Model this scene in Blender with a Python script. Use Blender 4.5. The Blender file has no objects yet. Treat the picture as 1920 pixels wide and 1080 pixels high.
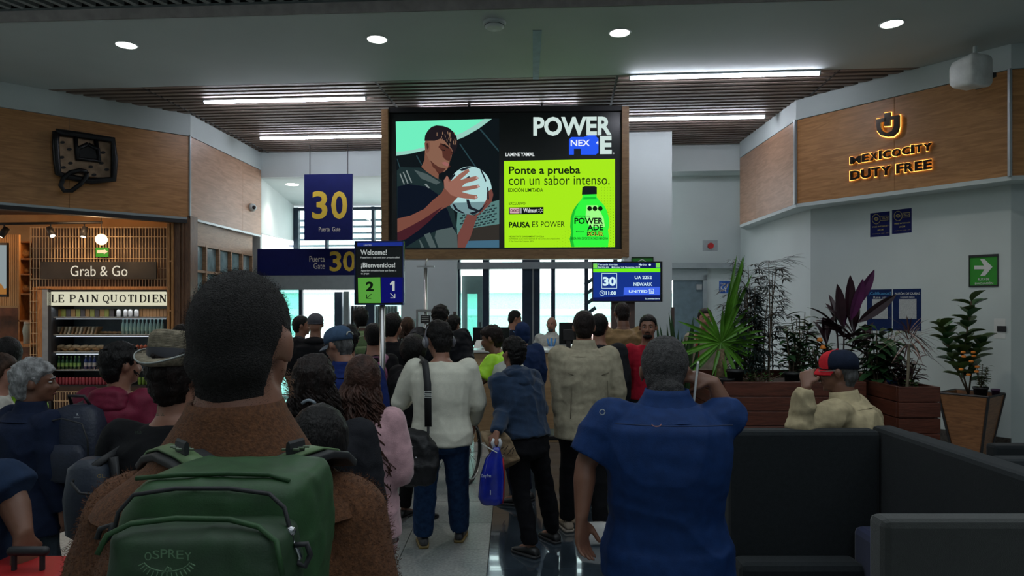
import bpy, bmesh, math, random
import numpy as np
from mathutils import Vector, Matrix
from math import sin, cos, pi, radians as R
random.seed(7)
sc = bpy.context.scene
COL = sc.collection
# ---------------------------------------------------------------- camera, world, light, exposure
F = 1300.0; EYE = 1.7; HY = 575.0          # focal length and horizon in pixels of a 1920x1080 frame
def P(x, y, Y): return Vector(((x-960)/F*Y, Y, EYE+(HY-y)/F*Y))
cam = bpy.data.objects.new('camera', bpy.data.cameras.new('camera')); COL.objects.link(cam)
cam.location = (0, 0, EYE); cam.rotation_euler = (R(90), 0, 0)
cam.data.sensor_width = 36; cam.data.lens = 36*F/1920; cam.data.shift_y = 35/1920
cam.data.clip_start = .05; cam.data.clip_end = 400
sc.camera = cam
sc.view_settings.view_transform = 'Standard'; sc.view_settings.look = 'None'
sc.view_settings.gamma = 1; sc.view_settings.use_curve_mapping = False
sc.view_settings.exposure = 0.0
sc.cycles.use_denoising = True
sc.cycles.max_bounces = 6; sc.cycles.diffuse_bounces = 3; sc.cycles.glossy_bounces = 3
sc.cycles.transparent_max_bounces = 8; sc.cycles.transmission_bounces = 4
sc.cycles.sample_clamp_indirect = 4; sc.cycles.caustics_reflective = False; sc.cycles.caustics_refractive = False
w = bpy.data.worlds.new('overcast_sky'); sc.world = w; w.use_nodes = True
w.node_tree.nodes['Background'].inputs[0].default_value = (.93, .97, 1, 1)
w.node_tree.nodes['Background'].inputs[1].default_value = 4.6
def lamp(name, kind, loc, power, col=(1, 1, 1), size=.1, sizey=None, rot=(0, 0, 0), spot=None, spread=None):
    l = bpy.data.lights.new(name, kind); l.energy = power; l.color = col
    if kind == 'AREA':
        l.size = size
        if sizey: l.shape = 'RECTANGLE'; l.size_y = sizey
        if spread: l.spread = R(spread)
    elif kind == 'SPOT':
        l.spot_size = R(spot); l.spot_blend = .6; l.shadow_soft_size = size
    else: l.shadow_soft_size = size
    o = bpy.data.objects.new(name, l); o.location = loc; o.rotation_euler = rot; COL.objects.link(o); return o
# daylight entering through the glazed gate wall at the back
# ceiling lights of the concourse behind and above the photographer
lamp('concourse_light', 'AREA', (0.6, 2.2, 4.72), 120, (.86, .95, 1), 8, 4, (0, 0, 0))
lamp('concourse_light', 'AREA', (2.0, -2.0, 4.72), 60, (.8, .9, 1), 7, 3, (0, 0, 0))
# ---------------------------------------------------------------- materials
MATS = {}
def mat(name, col, rough=.6, metal=0, emit=0, var=.12, scale=8, bump=0, bscale=60, stretch=(1, 1, 1), col2=None,
        spec=.5, trans=0, sheen=0, coat=0, alpha=1, detail=4):
    if name in MATS: return MATS[name]
    m = bpy.data.materials.new(name); m.use_nodes = True; nt = m.node_tree; b = nt.nodes['Principled BSDF']
    b.inputs['Roughness'].default_value = rough; b.inputs['Metallic'].default_value = metal
    b.inputs['Specular IOR Level'].default_value = spec; b.inputs['Transmission Weight'].default_value = trans
    b.inputs['Sheen Weight'].default_value = sheen; b.inputs['Coat Weight'].default_value = coat
    b.inputs['Alpha'].default_value = alpha
    c = (*col, 1)
    if emit:
        b.inputs['Base Color'].default_value = (0, 0, 0, 1); b.inputs['Specular IOR Level'].default_value = .1
        b.inputs['Emission Color'].default_value = c; b.inputs['Emission Strength'].default_value = emit
        MATS[name] = m; return m
    tc = nt.nodes.new('ShaderNodeTexCoord'); mp = nt.nodes.new('ShaderNodeMapping')
    nt.links.new(tc.outputs['Object'], mp.inputs[0]); mp.inputs['Scale'].default_value = stretch
    n = nt.nodes.new('ShaderNodeTexNoise'); n.inputs['Scale'].default_value = scale; n.inputs['Detail'].default_value = detail
    nt.links.new(mp.outputs[0], n.inputs['Vector'])
    rmp = nt.nodes.new('ShaderNodeValToRGB')
    lo = col2 or tuple(v*(1-var) for v in col); hi = col if col2 else tuple(min(1, v*(1+var)) for v in col)
    rmp.color_ramp.elements[0].position = .35; rmp.color_ramp.elements[1].position = .65
    rmp.color_ramp.elements[0].color = (*lo, 1); rmp.color_ramp.elements[1].color = (*hi, 1)
    nt.links.new(n.outputs['Fac'], rmp.inputs[0]); nt.links.new(rmp.outputs[0], b.inputs['Base Color'])
    if bump:
        n2 = nt.nodes.new('ShaderNodeTexNoise'); n2.inputs['Scale'].default_value = bscale; n2.inputs['Detail'].default_value = 3
        nt.links.new(mp.outputs[0], n2.inputs['Vector'])
        bp = nt.nodes.new('ShaderNodeBump'); bp.inputs['Strength'].default_value = bump; bp.inputs['Distance'].default_value = .01
        nt.links.new(n2.outputs['Fac'], bp.inputs['Height']); nt.links.new(bp.outputs[0], b.inputs['Normal'])
    MATS[name] = m; return m
def wood(name, c1, c2, rough=.45, scale=5, stretch=(1, 1, 8), plane='z', coat=0):
    if name in MATS: return MATS[name]
    m = mat(name, c1, rough, col2=c2, scale=scale, stretch=stretch, bump=.15, bscale=scale*5, detail=6, coat=coat)
    n = [q for q in m.node_tree.nodes if q.type == 'TEX_NOISE'][0]; n.inputs['Distortion'].default_value = 1.6
    return m
def glass(name, col=(.8, .95, .93), alpha=.18, rough=.05):
    if name in MATS: return MATS[name]
    m = bpy.data.materials.new(name); m.use_nodes = True; nt = m.node_tree
    for q in list(nt.nodes): nt.nodes.remove(q)
    out = nt.nodes.new('ShaderNodeOutputMaterial'); mx = nt.nodes.new('ShaderNodeMixShader')
    tr = nt.nodes.new('ShaderNodeBsdfTransparent'); gl = nt.nodes.new('ShaderNodeBsdfGlossy')
    tr.inputs[0].default_value = (*col, 1); gl.inputs['Roughness'].default_value = rough; gl.inputs[0].default_value = (.9, .95, .95, 1)
    mx.inputs[0].default_value = alpha
    nt.links.new(tr.outputs[0], mx.inputs[1]); nt.links.new(gl.outputs[0], mx.inputs[2]); nt.links.new(mx.outputs[0], out.inputs[0])
    MATS[name] = m; return m
# ---------------------------------------------------------------- mesh collecting
class MB:
    def __init__(s): s.v = []; s.f = []
    def add(s, vs, fs):
        n = len(s.v); s.v += [tuple(q) for q in vs]; s.f += [tuple(i+n for i in f) for f in fs]; return s
    def box(s, x0, x1, y0, y1, z0, z1, M=None):
        vs = [Vector((x, y, z)) for z in (z0, z1) for y in (y0, y1) for x in (x0, x1)]
        if M: vs = [M @ q for q in vs]
        return s.add(vs, [(0, 2, 3, 1), (4, 5, 7, 6), (0, 1, 5, 4), (2, 6, 7, 3), (0, 4, 6, 2), (1, 3, 7, 5)])
    def prism(s, pts, d):                     # closed polygon extruded by vector d
        n = len(pts); d = Vector(d); a = [Vector(p) for p in pts]
        return s.add(a+[p+d for p in a], [tuple(range(n-1, -1, -1)), tuple(range(n, 2*n))]+[(i, (i+1) % n, n+(i+1) % n, n+i) for i in range(n)])
    def rings(s, rs, close=True):             # list of rings (same count), capped
        n = len(rs[0]); vs = [p for r in rs for p in r]; fs = []
        for k in range(len(rs)-1):
            for i in range(n):
                j = (i+1) % n; fs.append((k*n+i, k*n+j, (k+1)*n+j, (k+1)*n+i))
        if close: fs += [tuple(range(n-1, -1, -1)), tuple(range((len(rs)-1)*n, len(rs)*n))]
        return s.add(vs, fs)
    def tube(s, pts, rad, n=10, close=True, flat=1, side=None):   # tube along polyline, radius per point
        pts = [Vector(p) for p in pts]; m = len(pts)
        if not hasattr(rad, '__len__'): rad = [rad]*m
        rs = []; prev = None
        for i in range(m):
            t = (pts[min(i+1, m-1)]-pts[max(i-1, 0)])
            t = t.normalized() if t.length > 1e-9 else Vector((0, 0, 1))
            if prev is None:
                ref = side if side is not None else (Vector((0, 0, 1)) if abs(t.z) < .9 else Vector((1, 0, 0)))
                a = (Vector(ref)-t*t.dot(Vector(ref))).normalized()
            else: a = (prev-t*t.dot(prev)).normalized()
            prev = a; b = t.cross(a)
            rs.append([pts[i]+a*rad[i]*cos(q)+b*rad[i]*flat*sin(q) for q in [2*pi*k/n for k in range(n)]])
        return s.rings(rs, close)
    def cap(s, p0, p1, r0, r1, n=12):         # capsule with rounded ends
        p0 = Vector(p0); p1 = Vector(p1); d = (p1-p0); L = d.length; d = d/L if L > 1e-6 else Vector((0, 0, 1))
        pts = []; rr = []
        for k in (1, .85, .5, 0): pts.append(p0-d*r0*k); rr.append(max(r0*math.sqrt(max(0, 1-k*k)), r0*.05))
        for k in (0, .5, .85, 1): pts.append(p1+d*r1*k); rr.append(max(r1*math.sqrt(max(0, 1-k*k)), r1*.05))
        return s.tube(pts, rr, n)
    def ell(s, c, r, M=None, n=14, m=9):
        c = Vector(c); r = r if hasattr(r, '__len__') else (r, r, r); rs = []
        for i in range(m+1):
            th = -pi/2+pi*i/m; ct = max(cos(th), .03)
            ring = [Vector((r[0]*ct*cos(q), r[1]*ct*sin(q), r[2]*sin(th))) for q in [2*pi*k/n for k in range(n)]]
            rs.append([c+(M @ p if M else p) for p in ring])
        return s.rings(rs)
    def lathe(s, prof, c=(0, 0, 0), n=20):    # profile (r, z)
        c = Vector(c); return s.rings([[c+Vector((max(r, .0005)*cos(q), max(r, .0005)*sin(q), z)) for q in [2*pi*k/n for k in range(n)]] for r, z in prof])
    def leaf(s, p, d, L, W, up=(0, 0, 1), droop=.3, fold=.15, segs=4):
        p = Vector(p); d = Vector(d).normalized(); up = Vector(up); sd = d.cross(up)
        sd = sd.normalized() if sd.length > 1e-4 else Vector((1, 0, 0)); vs = []; fs = []
        for i in range(segs+1):
            t = i/segs; wd = W*.5*(sin(pi*min(1, t*.93+.05))**.8 if 0 < t < 1 else .06)
            c = p+d*L*t+Vector((0, 0, -1))*droop*L*t*t; nn = sd.cross(d)
            vs += [c-sd*wd+nn*wd*fold*2, c, c+sd*wd+nn*wd*fold*2]
            if i: a = (i-1)*3; fs += [(a, a+1, a+4, a+3), (a+1, a+2, a+5, a+4)]
        return s.add(vs, fs)
    def mesh(s, name, smooth=False):
        me = bpy.data.meshes.new(name); me.from_pydata(s.v, [], s.f); me.update()
        if smooth: me.polygons.foreach_set('use_smooth', [True]*len(me.polygons))
        return me
def link(name, me, m=None, parent=None, loc=None):
    o = bpy.data.objects.new(name, me); COL.objects.link(o)
    if m and me is not None and not me.materials: me.materials.append(m)
    if parent is not None: o.parent = parent
    if loc is not None: o.location = loc
    return o
def obj(name, mb, m, parent=None, smooth=False, bev=0, base=None):
    """one mesh object; a child is written in its parent's space (base = the parent's base point)"""
    if base is None and parent is not None: base = parent.get('_b')
    if base is None and parent is None and mb.v:
        a = np.array(mb.v); base = [float((a[:, 0].min()+a[:, 0].max())/2), float((a[:, 1].min()+a[:, 1].max())/2), float(a[:, 2].min())]
    b = Vector(base) if base is not None else Vector((0, 0, 0))
    q = MB(); q.f = mb.f; q.v = [tuple(Vector(p)-b) for p in mb.v]
    me = q.mesh(name, smooth); o = link(name, me, m, parent)
    if parent is None: o.location = b; 
    o['_b'] = [b.x, b.y, b.z]
    if bev:
        md = o.modifiers.new('bevel', 'BEVEL'); md.width = bev; md.segments = 2; md.limit_method = 'ANGLE'
    return o
def tag(o, label=None, cat=None, group=None, kind=None):
    if label: o['label'] = label
    if cat: o['category'] = cat
    if group: o['group'] = group
    if kind: o['kind'] = kind
    return o
def thing(name, base, label, cat, group=None):
    o = bpy.data.objects.new(name, None); COL.objects.link(o); o.location = base; o.empty_display_size = .1
    o['_b'] = list(base); return tag(o, label, cat, group)
def struct(name, mb, m, **k): return tag(obj(name, mb, m, **k), kind='structure')
def copy_tree(o, parent=None):
    c = o.copy(); COL.objects.link(c)
    if parent is not None: c.parent = parent; c.matrix_parent_inverse = o.matrix_parent_inverse
    for ch in [q for q in KIDS.get(o.name, [])]: copy_tree(ch, c)
    return c
KIDS = {}
def bake(o, mods):                             # evaluate modifiers once into plain mesh data
    for k, kw in mods:
        md = o.modifiers.new(k, k)
        for a, b in kw.items(): setattr(md, a, b)
    dg = bpy.context.evaluated_depsgraph_get(); dg.update()
    me = bpy.data.meshes.new_from_object(o.evaluated_get(dg)); old = o.data
    o.modifiers.clear(); ms = list(old.materials); o.data = me; bpy.data.meshes.remove(old)
    me.materials.clear()
    for q in ms: me.materials.append(q)
    me.polygons.foreach_set('use_smooth', [True]*len(me.polygons)); return o
# ---------------------------------------------------------------- planes that carry flat prints and lettering
class Plane:
    def __init__(s, p0, u=(1, 0, 0)):          # vertical plane through p0, u runs to the right
        s.p0 = Vector(p0); s.u = Vector(u).normalized(); s.v = Vector((0, 0, 1)); s.n = s.u.cross(s.v)   # n points at the viewer (-Y)
    def at(s, x, y, off=0):
        d = Vector(((x-960)/F, 1, (HY-y)/F)); o = Vector((0, 0, EYE)); q = s.p0+s.n*off
        t = (q-o).dot(s.n)/d.dot(s.n); return o+d*t
    def loc(s, p): d = Vector(p)-s.p0; return d.dot(s.u), d.z
    def poly(s, mb, pts, off=0, th=.002):      # flat polygon with a hair of thickness
        return mb.prism([s.at(x, y, off) for x, y in pts][::-1], s.n*th)
    def rect(s, mb, x0, y0, x1, y1, off=0, th=.002):
        a = s.at(x0, y0, off); b = s.at(x1, y1, off); a0, b0 = s.loc(a); a1, b1 = s.loc(b)
        return s.lrect(mb, a0, b1, a1, b0, off, th)
    def lrect(s, mb, a0, b0, a1, b1, off=0, th=.002):
        q = s.p0+s.n*off; c = [q+s.u*a+s.v*b for a, b in ((a0, b0), (a1, b0), (a1, b1), (a0, b1))]
        return mb.prism(c[::-1], s.n*th)
    def disc(s, mb, x, y, rx, ry=None, off=0, n=24, th=.002, a0=0, a1=2*pi):
        ry = ry or rx; return s.poly(mb, [(x+rx*cos(q), y+ry*sin(q)) for q in [a0+(a1-a0)*k/n for k in range(n)]], off, th)
    def line(s, mb, x0, y0, x1, y1, w=1, off=0, th=.002):
        d = math.hypot(x1-x0, y1-y0); nx, ny = -(y1-y0)/d*w/2, (x1-x0)/d*w/2
        return s.poly(mb, [(x0+nx, y0+ny), (x1+nx, y1+ny), (x1-nx, y1-ny), (x0-nx, y0-ny)], off, th)
GLY = {}
def glyphs(txt, bold, ext=0):
    k = (txt, bold, ext)
    if k not in GLY:
        cu = bpy.data.curves.new('lettering', 'FONT'); cu.body = txt; cu.size = 1; cu.offset = bold; cu.resolution_u = 3
        cu.align_x = 'LEFT'
        o = bpy.data.objects.new('lettering', cu); COL.objects.link(o)
        dg = bpy.context.evaluated_depsgraph_get(); dg.update(); me = bpy.data.meshes.new_from_object(o.evaluated_get(dg))
        v = [tuple(q.co) for q in me.vertices]; f = [tuple(p.vertices) for p in me.polygons]
        bpy.data.objects.remove(o); bpy.data.curves.remove(cu); bpy.data.meshes.remove(me)
        GLY[k] = (v, f)
    return GLY[k]
def text(pl, mb, txt, x0, y0, x1, y1, off=.004, bold=0, th=0, grow=0):
    """lettering fitted into the pixel box on the plane; th > 0 extrudes it"""
    v, f = glyphs(txt, bold); a = np.array(v)
    mn = a.min(0); mx = a.max(0); la, lb = pl.loc(pl.at(x0, y1, off)); ra, rb = pl.loc(pl.at(x1, y0, off))
    sx = (ra-la)/(mx[0]-mn[0]); sy = (rb-lb)/(mx[1]-mn[1]); o = pl.p0+pl.n*off
    pts = [o+pl.u*(la+(q[0]-mn[0])*sx)+pl.v*(lb+(q[1]-mn[1])*sy) for q in v]
    mb.add(pts, f)
    if th:
        n = len(pts); ed = {}
        for p in f:
            for i in range(len(p)):
                e = (p[i], p[(i+1) % len(p)]); ed[e] = 1
        mb.add([p-pl.n*th for p in pts], [tuple(reversed(p)) for p in f])
        side = [e for e in ed if (e[1], e[0]) not in ed]
        m = len(mb.v)-2*n; mb.f += [(m+a_, m+n+a_, m+n+b_, m+b_) for a_, b_ in side]
    return mb
# ---------------------------------------------------------------- shared materials
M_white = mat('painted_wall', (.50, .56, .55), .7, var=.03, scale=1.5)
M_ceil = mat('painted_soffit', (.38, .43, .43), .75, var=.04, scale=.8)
M_oak = wood('oak_veneer', (.46, .225, .08), (.32, .145, .048), .42, 2.2, (1, 1, 9))
M_oak2 = wood('oak_veneer_pale', (.42, .25, .16), (.31, .18, .11), .45, 2.2, (1, 1, 8))
M_honey = wood('honey_wood', (.50, .24, .08), (.30, .13, .04), .5, 5, (6, 6, 1))
M_dkwood = wood('dark_stained_wood', (.16, .075, .035), (.09, .04, .02), .5, 5, (6, 6, 1))
M_slat = mat('grey_brown_slat', (.17, .125, .10), .55, var=.15, scale=3)
M_black = mat('matt_black', (.012, .012, .014), .55)
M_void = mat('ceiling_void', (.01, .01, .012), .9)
M_steel = mat('brushed_steel', (.5, .5, .5), .3, .9, var=.05)
M_alu = mat('grey_aluminium', (.33, .37, .38), .4, .5, var=.05)
M_navyframe = mat('dark_blue_frame', (.02, .035, .06), .4, .2)
M_tube = mat('tube_light', (.86, .88, 1), emit=42)
M_disc = mat('downlight_glow', (1, .97, .92), emit=14)
M_granite = mat('grey_granite', (.31, .33, .32), .34, var=.22, scale=55, bump=.02, bscale=80)
M_darkfloor = mat('polished_dark_stone', (.035, .05, .065), .10, var=.3, scale=3, bump=.05, bscale=9, coat=1)
M_joint = mat('floor_joint', (.03, .03, .03), .8)
M_base = mat('dark_granite_base', (.05, .045, .04), .15, var=.3, scale=30)
M_glass = glass('clear_glass', (.86, .96, .94), .08)
M_glassg = glass('green_glass', (.55, .85, .80), .1)
M_screenblk = mat('screen_black', (.01, .012, .014), .25)
U = Vector((.997, -.077, 0)).normalized(); V = Vector((.077, .997, 0)).normalized()
CZ = 4.65
def C(x, y, z=CZ): Y = (z-EYE)*F/(HY-y); return Vector(((x-960)/F*Y, Y, z))
def wallseg(m, a, b, z0, z1, th=.08, out=None):
    a = Vector((a[0], a[1], 0)); b = Vector((b[0], b[1], 0)); d = (b-a).normalized(); n = Vector((-d.y, d.x, 0)) if out is None else Vector(out)
    return m.prism([a+Vector((0, 0, z0)), b+Vector((0, 0, z0)), b+Vector((0, 0, z1)), a+Vector((0, 0, z1))], n*th)
# floor -------------------------------------------------------------------
fl = struct('floor', MB().box(-12, 9, -4, 18, -.12, -.012), M_joint)
tile_me = MB().box(-.297, .297, -.297, .297, -.012, 0).mesh('tile')
dark_me = MB().box(-.598, .598, -.598, .598, -.012, 0).mesh('tile')
tb = Vector(fl['_b']) 
for i in range(-9, 8):
    for j in range(6, 21):
        x = i*.6-.46 if i < 1 else i*.6+.74; y = j*.6+.36
        if -.17 < x < 1.08: continue
        o = link('tile', tile_me, M_granite, fl, Vector((x, y, 0))-tb)
for j in range(0, 8):
    link('tile', dark_me, M_darkfloor, fl, Vector((.44, 3.9+j*1.2+.0, 0))-tb)
far = MB()
for s in ((-12, -5.9, -4, 18), (4.6, 9, -4, 18), (-5.9, 4.6, -4, 3.5), (-5.9, 4.6, 13.5, 18)): far.box(s[0], s[1], s[2], s[3], -.012, -.001)
o = obj('tile', far, M_granite, fl)
# ceilings ------------------------------------------------------------------
n0 = C(0, 42); n1 = C(1500, 2); f0 = C(90, 168); f1 = C(1700, 127)
def ext(a, b, x): t = (x-a.x)/(b.x-a.x); return a+(b-a)*t
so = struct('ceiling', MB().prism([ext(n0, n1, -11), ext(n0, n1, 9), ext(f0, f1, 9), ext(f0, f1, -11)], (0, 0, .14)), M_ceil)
a = ext(n0, n1, -11); b = ext(n0, n1, 9)
struct('trim_1', MB().prism([a+Vector((0, -.004, .0)), b+Vector((0, -.004, 0)), b+Vector((0, -.03, .10)), a+Vector((0, -.03, .10))], (0, .012, 0)), mat('warm_grey_trim', (.34, .31, .30), .6))
sj = obj('joint_strip', MB().prism([C(999, 57, CZ-.004), C(1016, 57, CZ-.004), C(1010, 149, CZ-.004), C(999, 149, CZ-.004)], (0, 0, .003)), mat('blue_tape', (.2, .27, .42), .6), so)
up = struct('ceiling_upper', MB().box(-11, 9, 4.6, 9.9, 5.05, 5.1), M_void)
dr = Vector((.415, 1, 0)).normalized(); sd = Vector((dr.y, -dr.x, 0)); q = Vector((-11.0, 0, 0)); ub = Vector(up['_b'])
sm = MB().prism([-dr*1.4-sd*.028+Vector((0, 0, 0)), -dr*1.4+sd*.028, dr*1.4+sd*.028, dr*1.4-sd*.028], (0, 0, .11)).mesh('slat')
for i in range(120):
    x = -9.5+i*.15
    yy = ext(n0, n1, x).y-.06-1.4*dr.y-.02
    link('slat', sm, mat('pale_grey_slat', (.20, .22, .22), .6), up, Vector((x-1.4*dr.x, yy, 4.75))-ub)
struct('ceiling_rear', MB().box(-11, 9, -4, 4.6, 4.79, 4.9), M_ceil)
# slatted ceiling: one board per row and bay
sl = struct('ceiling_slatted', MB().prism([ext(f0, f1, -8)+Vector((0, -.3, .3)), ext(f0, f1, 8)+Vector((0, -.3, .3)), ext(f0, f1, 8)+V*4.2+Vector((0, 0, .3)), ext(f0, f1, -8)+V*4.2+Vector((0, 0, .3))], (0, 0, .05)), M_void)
sb = Vector(sl['_b']); o0 = ext(f0, f1, 0); rails = [-8.2, -5.0, -1.8, 1.35, 4.1, 7.3]
rowm = {}
for k in range(28):
    c = o0+V*(.05+k*.147)
    for i in range(5):
        L = rails[i+1]-rails[i]-.03
        if L not in rowm: rowm[L] = MB().prism([U*(-L/2)-V*.037, U*(L/2)-V*.037, U*(L/2)+V*.037, U*(-L/2)+V*.037], (0, 0, .07)).mesh('slat')
        link('slat', rowm[L], M_slat, sl, c+U*((rails[i]+rails[i+1])/2)-sb)
for r in rails[1:5]:
    p = o0+U*r+V*.0
    obj('rail', MB().prism([p-U*.018+Vector((0, 0, .005)), p+U*.018+Vector((0, 0, .005)), p+U*.018+V*4.1+Vector((0, 0, .005)), p-U*.018+V*4.1+Vector((0, 0, .005))], (0, 0, .12)), M_black, sl)
# left fascia ----------------------------------------------------------------
LA = (-9.06, 7.0); LB = (-4.94, 10.65); LC = (-4.81, 13.3)
wl = struct('wall_left', wallseg(MB(), LA, LB, 4.32, CZ+.3, .1), M_white)
obj('panel', wallseg(MB(), LB, LC, 4.32, CZ+.3, .1), M_white, wl)
def along(a, b, t): return (a[0]+(b[0]-a[0])*t, a[1]+(b[1]-a[1])*t)
def fascia(parent, a, b, ts, z0, z1, m, th=.05):
    for i in range(len(ts)-1):
        e = .0015/math.dist(a, b); obj('panel', wallseg(MB(), along(a, b, ts[i]+e), along(a, b, ts[i+1]-e), z0, z1, th), m, parent, bev=.003)
def seam(a, b, x):                       # parameter along a-b that projects to column x
    k = (x-960)/F; return (k*a[1]-a[0])/((b[0]-a[0])-k*(b[1]-a[1]))
fascia(wl, LA, LB, [0, seam(LA, LB, 130), .999], 3.07, 4.31, M_oak)
fascia(wl, LB, LC, [.006, seam(LB, LC, 455), 1], 3.07, 4.31, M_oak2)
obj('corner_trim', MB().box(LB[0]-.012, LB[0]+.012, LB[1]-.03, LB[1]+.0, 3.06, 4.33), M_alu, wl)
obj('drip_edge', wallseg(wallseg(MB(), LA, LB, 3.035, 3.07, .1), LB, LC, 3.035, 3.07, .1), M_alu, wl)
# right fascia and wall ---------------------------------------------------------
RC = (4.09, 12.45); RB = (4.06, 9.91); RA = (5.6, 7.78); RZ = (8.8, 7.2)
wr = struct('wall_right', wallseg(wallseg(wallseg(MB(), RC, RB, 4.37, CZ+.3, .1), RB, RA, 4.37, CZ+.3, .1), RA, RZ, 4.37, CZ+.3, .1), M_white)
fascia(wr, RC, RB, [0, .32, .99], 3.17, 4.36, M_oak2)
fascia(wr, RB, RA, [.008, seam(RB, RA, 1677), .992], 3.17, 4.36, M_oak)
fascia(wr, RA, RZ, [.004, 1], 3.17, 4.36, M_oak)
for p in (RB, RA): obj('corner_trim', MB().box(p[0]-.03, p[0]+.0, p[1]-.02, p[1]+.015, 3.16, 4.37), M_alu, wr)
W0 = (4.31, 13.4); W1 = (4.35, 10.1); W2 = (5.8, 8.06); W3 = (9, 7.7)
low = MB(); wallseg(low, W0, W1, .15, 3.2, .1); wallseg(low, W1, W2, .15, 3.2, .1); wallseg(low, W2, W3, 0, 3.2, .1)
obj('lower_wall', low, M_white, wr)
obj('fascia_underside', MB().prism([Vector((*RC, 3.12)), Vector((*RB, 3.12)), Vector((*RA, 3.12)), Vector((*RZ, 3.12)), Vector((9, 9, 3.12)), Vector((4.7, 13.4, 3.12))], (0, 0, .05)), M_white, wr)
bb = MB(); wallseg(bb, W0, W1, 0, .17, .08, ); wallseg(bb, (W1[0]-.015, W1[1]-.015), (W2[0]-.015, W2[1]-.015), 0, .17, .08)
struct('baseboard_right', bb, M_base)
# back wall: lintel, white columns, recess -----------------------------------------
def bw(x, off=0):      # point of the gate wall line that projects to column x
    p = Vector((-4.81, 13.3, 0))+V*off; k = (x-960)/F; t = (k*p.y-p.x)/(U.x-k*U.y); return p+U*t
def bseg(mb, x0, x1, y0, y1, off=0, th=.12):  # rectangle on the gate wall from pixel bounds, y measured at the left end
    a = bw(x0, off); b = bw(x1, off); z = lambda y: EYE+(HY-y)/F*a.y
    return mb.prism([Vector((a.x, a.y, z(y1))), Vector((b.x, b.y, z(y1))), Vector((b.x, b.y, z(y0))), Vector((a.x, a.y, z(y0)))], V*th)
def bz(mb, x0, x1, z0, z1, off=0, th=.12):
    a = bw(x0, off); b = bw(x1, off); return mb.prism([Vector((p.x, p.y, z)) for p, z in ((a, z0), (b, z0), (b, z1), (a, z1))], V*th)
wb = struct('wall_back', bz(MB(), 470, 1400, 4.18, 4.95), M_white)
obj('column', bz(MB(), 752, 857, 0, 4.2, -.12, .5), M_white, wb)
co = Vector((1.90, 11.75, 0))
obj('column', MB().prism([co, co+U*.80, co+U*.80+V*.6, co+V*.6], (0, 0, CZ+.02)), M_white, wb)
obj('recess_wall', bz(MB(), 1240, 1420, 2.52, 4.2, .5, .1), M_white, wb)
obj('recess_wall', bz(MB(), 1325, 1420, 0, 2.52, .5, .1), M_white, wb)
obj('recess_band', bz(MB(), 1240, 1400, 2.42, 2.52, .3, .12), M_alu, wb)
obj('recess_ceiling', bz(MB(), 1240, 1420, 4.18, 4.22, .1, .6), M_white, wb)
d2 = struct('door_2', bz(MB(), 1262, 1322, 0, 2.2, .48, .05), mat('blue_grey_door', (.12, .17, .2), .5))
obj('door_frame', bz(bz(MB(), 1318, 1326, 0, 2.3, .44, .1), 1250, 1326, 2.2, 2.53, .44, .1), M_alu, d2)
obj('door_closer', bz(MB(), 1306, 1316, 2.02, 2.12, .42, .05), M_steel, d2)
# gate door header on the left and the glass screens under it
hd = struct('trim_2', bz(MB(), 484, 765, 2.02, 2.31, -.05, .3), M_alu)
obj('vestibule_header', bz(MB(), 484, 765, 2.31, 2.8, -.02, .2), M_alu, hd)
d1 = struct('door_1', bz(bz(MB(), 686, 702, 0, 2.02, 0, .08), 560, 566, 0, 2.02, 0, .08), M_navyframe)
obj('door_pane', bz(MB(), 490, 560, 0, 2.02, .03, .012), M_glassg, d1)
obj('door_pane', bz(MB(), 702, 752, 0, 2.02, .03, .012), M_glass, d1)
obj('door_post', bz(MB(), 627, 641, 0, 2.0, .9, .1), M_navyframe, d1)
obj('door_post', bz(MB(), 644, 654, 0, 2.0, .4, .1), M_alu, d1)
obj('corrugated_screen', (lambda m: [m.prism([bw(654+6.2*i, 1.2)+Vector((0, 0, 0)), bw(658+6.2*i, 1.1), bw(660.2+6.2*i, 1.2), bw(657+6.2*i, 1.3)], (0, 0, 1.72)) for i in range(15)] and m)(MB()), M_alu, d1)
# vestibule behind the gate
vs = struct('ceiling_vestibule', MB().prism([bw(480, .1)+Vector((0, 0, 4.18)), bw(760, .1)+Vector((0, 0, 4.18)), bw(760, 4)+Vector((0, 0, 4.18)), bw(455, 4)+Vector((-.3, 0, 4.18))], (0, 0, .1)), M_white)
a = bw(490, .1); b = Vector((-5.35, 17, 0))
struct('wall_vestibule', MB().prism([a+Vector((0, 0, 3.12)), b+Vector((0, 0, 3.32)), b+Vector((0, 0, 4.2)), a+Vector((0, 0, 4.2))], (-.1, 0, 0)), M_white)
def window(name, x0, x1, z0, z1, off, bars, frame=M_navyframe, louv=None, hbars=(), pane=M_glass):
    w_ = struct(name, bz(bz(MB(), x0, x1, z1-.07, z1, off, .1), x0, x1, z0, z0+.06, off, .1), frame)
    for x, dx in bars: obj('mullion', bz(MB(), x, x+dx, z0, z1, off-.02, .12), frame, w_)
    for z in hbars: obj('transom', bz(MB(), x0, x1, z, z+.13, off-.06, .14), M_alu, w_)
    xs = [x0]+[x for x, d in bars]+[x1]
    for i in range(len(xs)-1):
        if xs[i+1]-xs[i] > 12: obj('pane', bz(MB(), xs[i]+1, xs[i+1]-1, z0+.05, z1-.05, off+.04, .01), pane, w_)
    if louv:
        n, za, zb, lo = louv
        for i in range(n): 
            z = za+(zb-za)*i/n; obj('louvre', bz(MB(), x0, x1, z, z+.035, off+lo, .22), mat('louvre_blue_grey', (.25, .3, .42), .5), w_)
    return w_
window('window_1', 541, 765, 2.9, 4.12, 3.6, [(550, 9), (609, 5), (696, 6)], louv=(6, 3.05, 4.0, .4))
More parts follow.
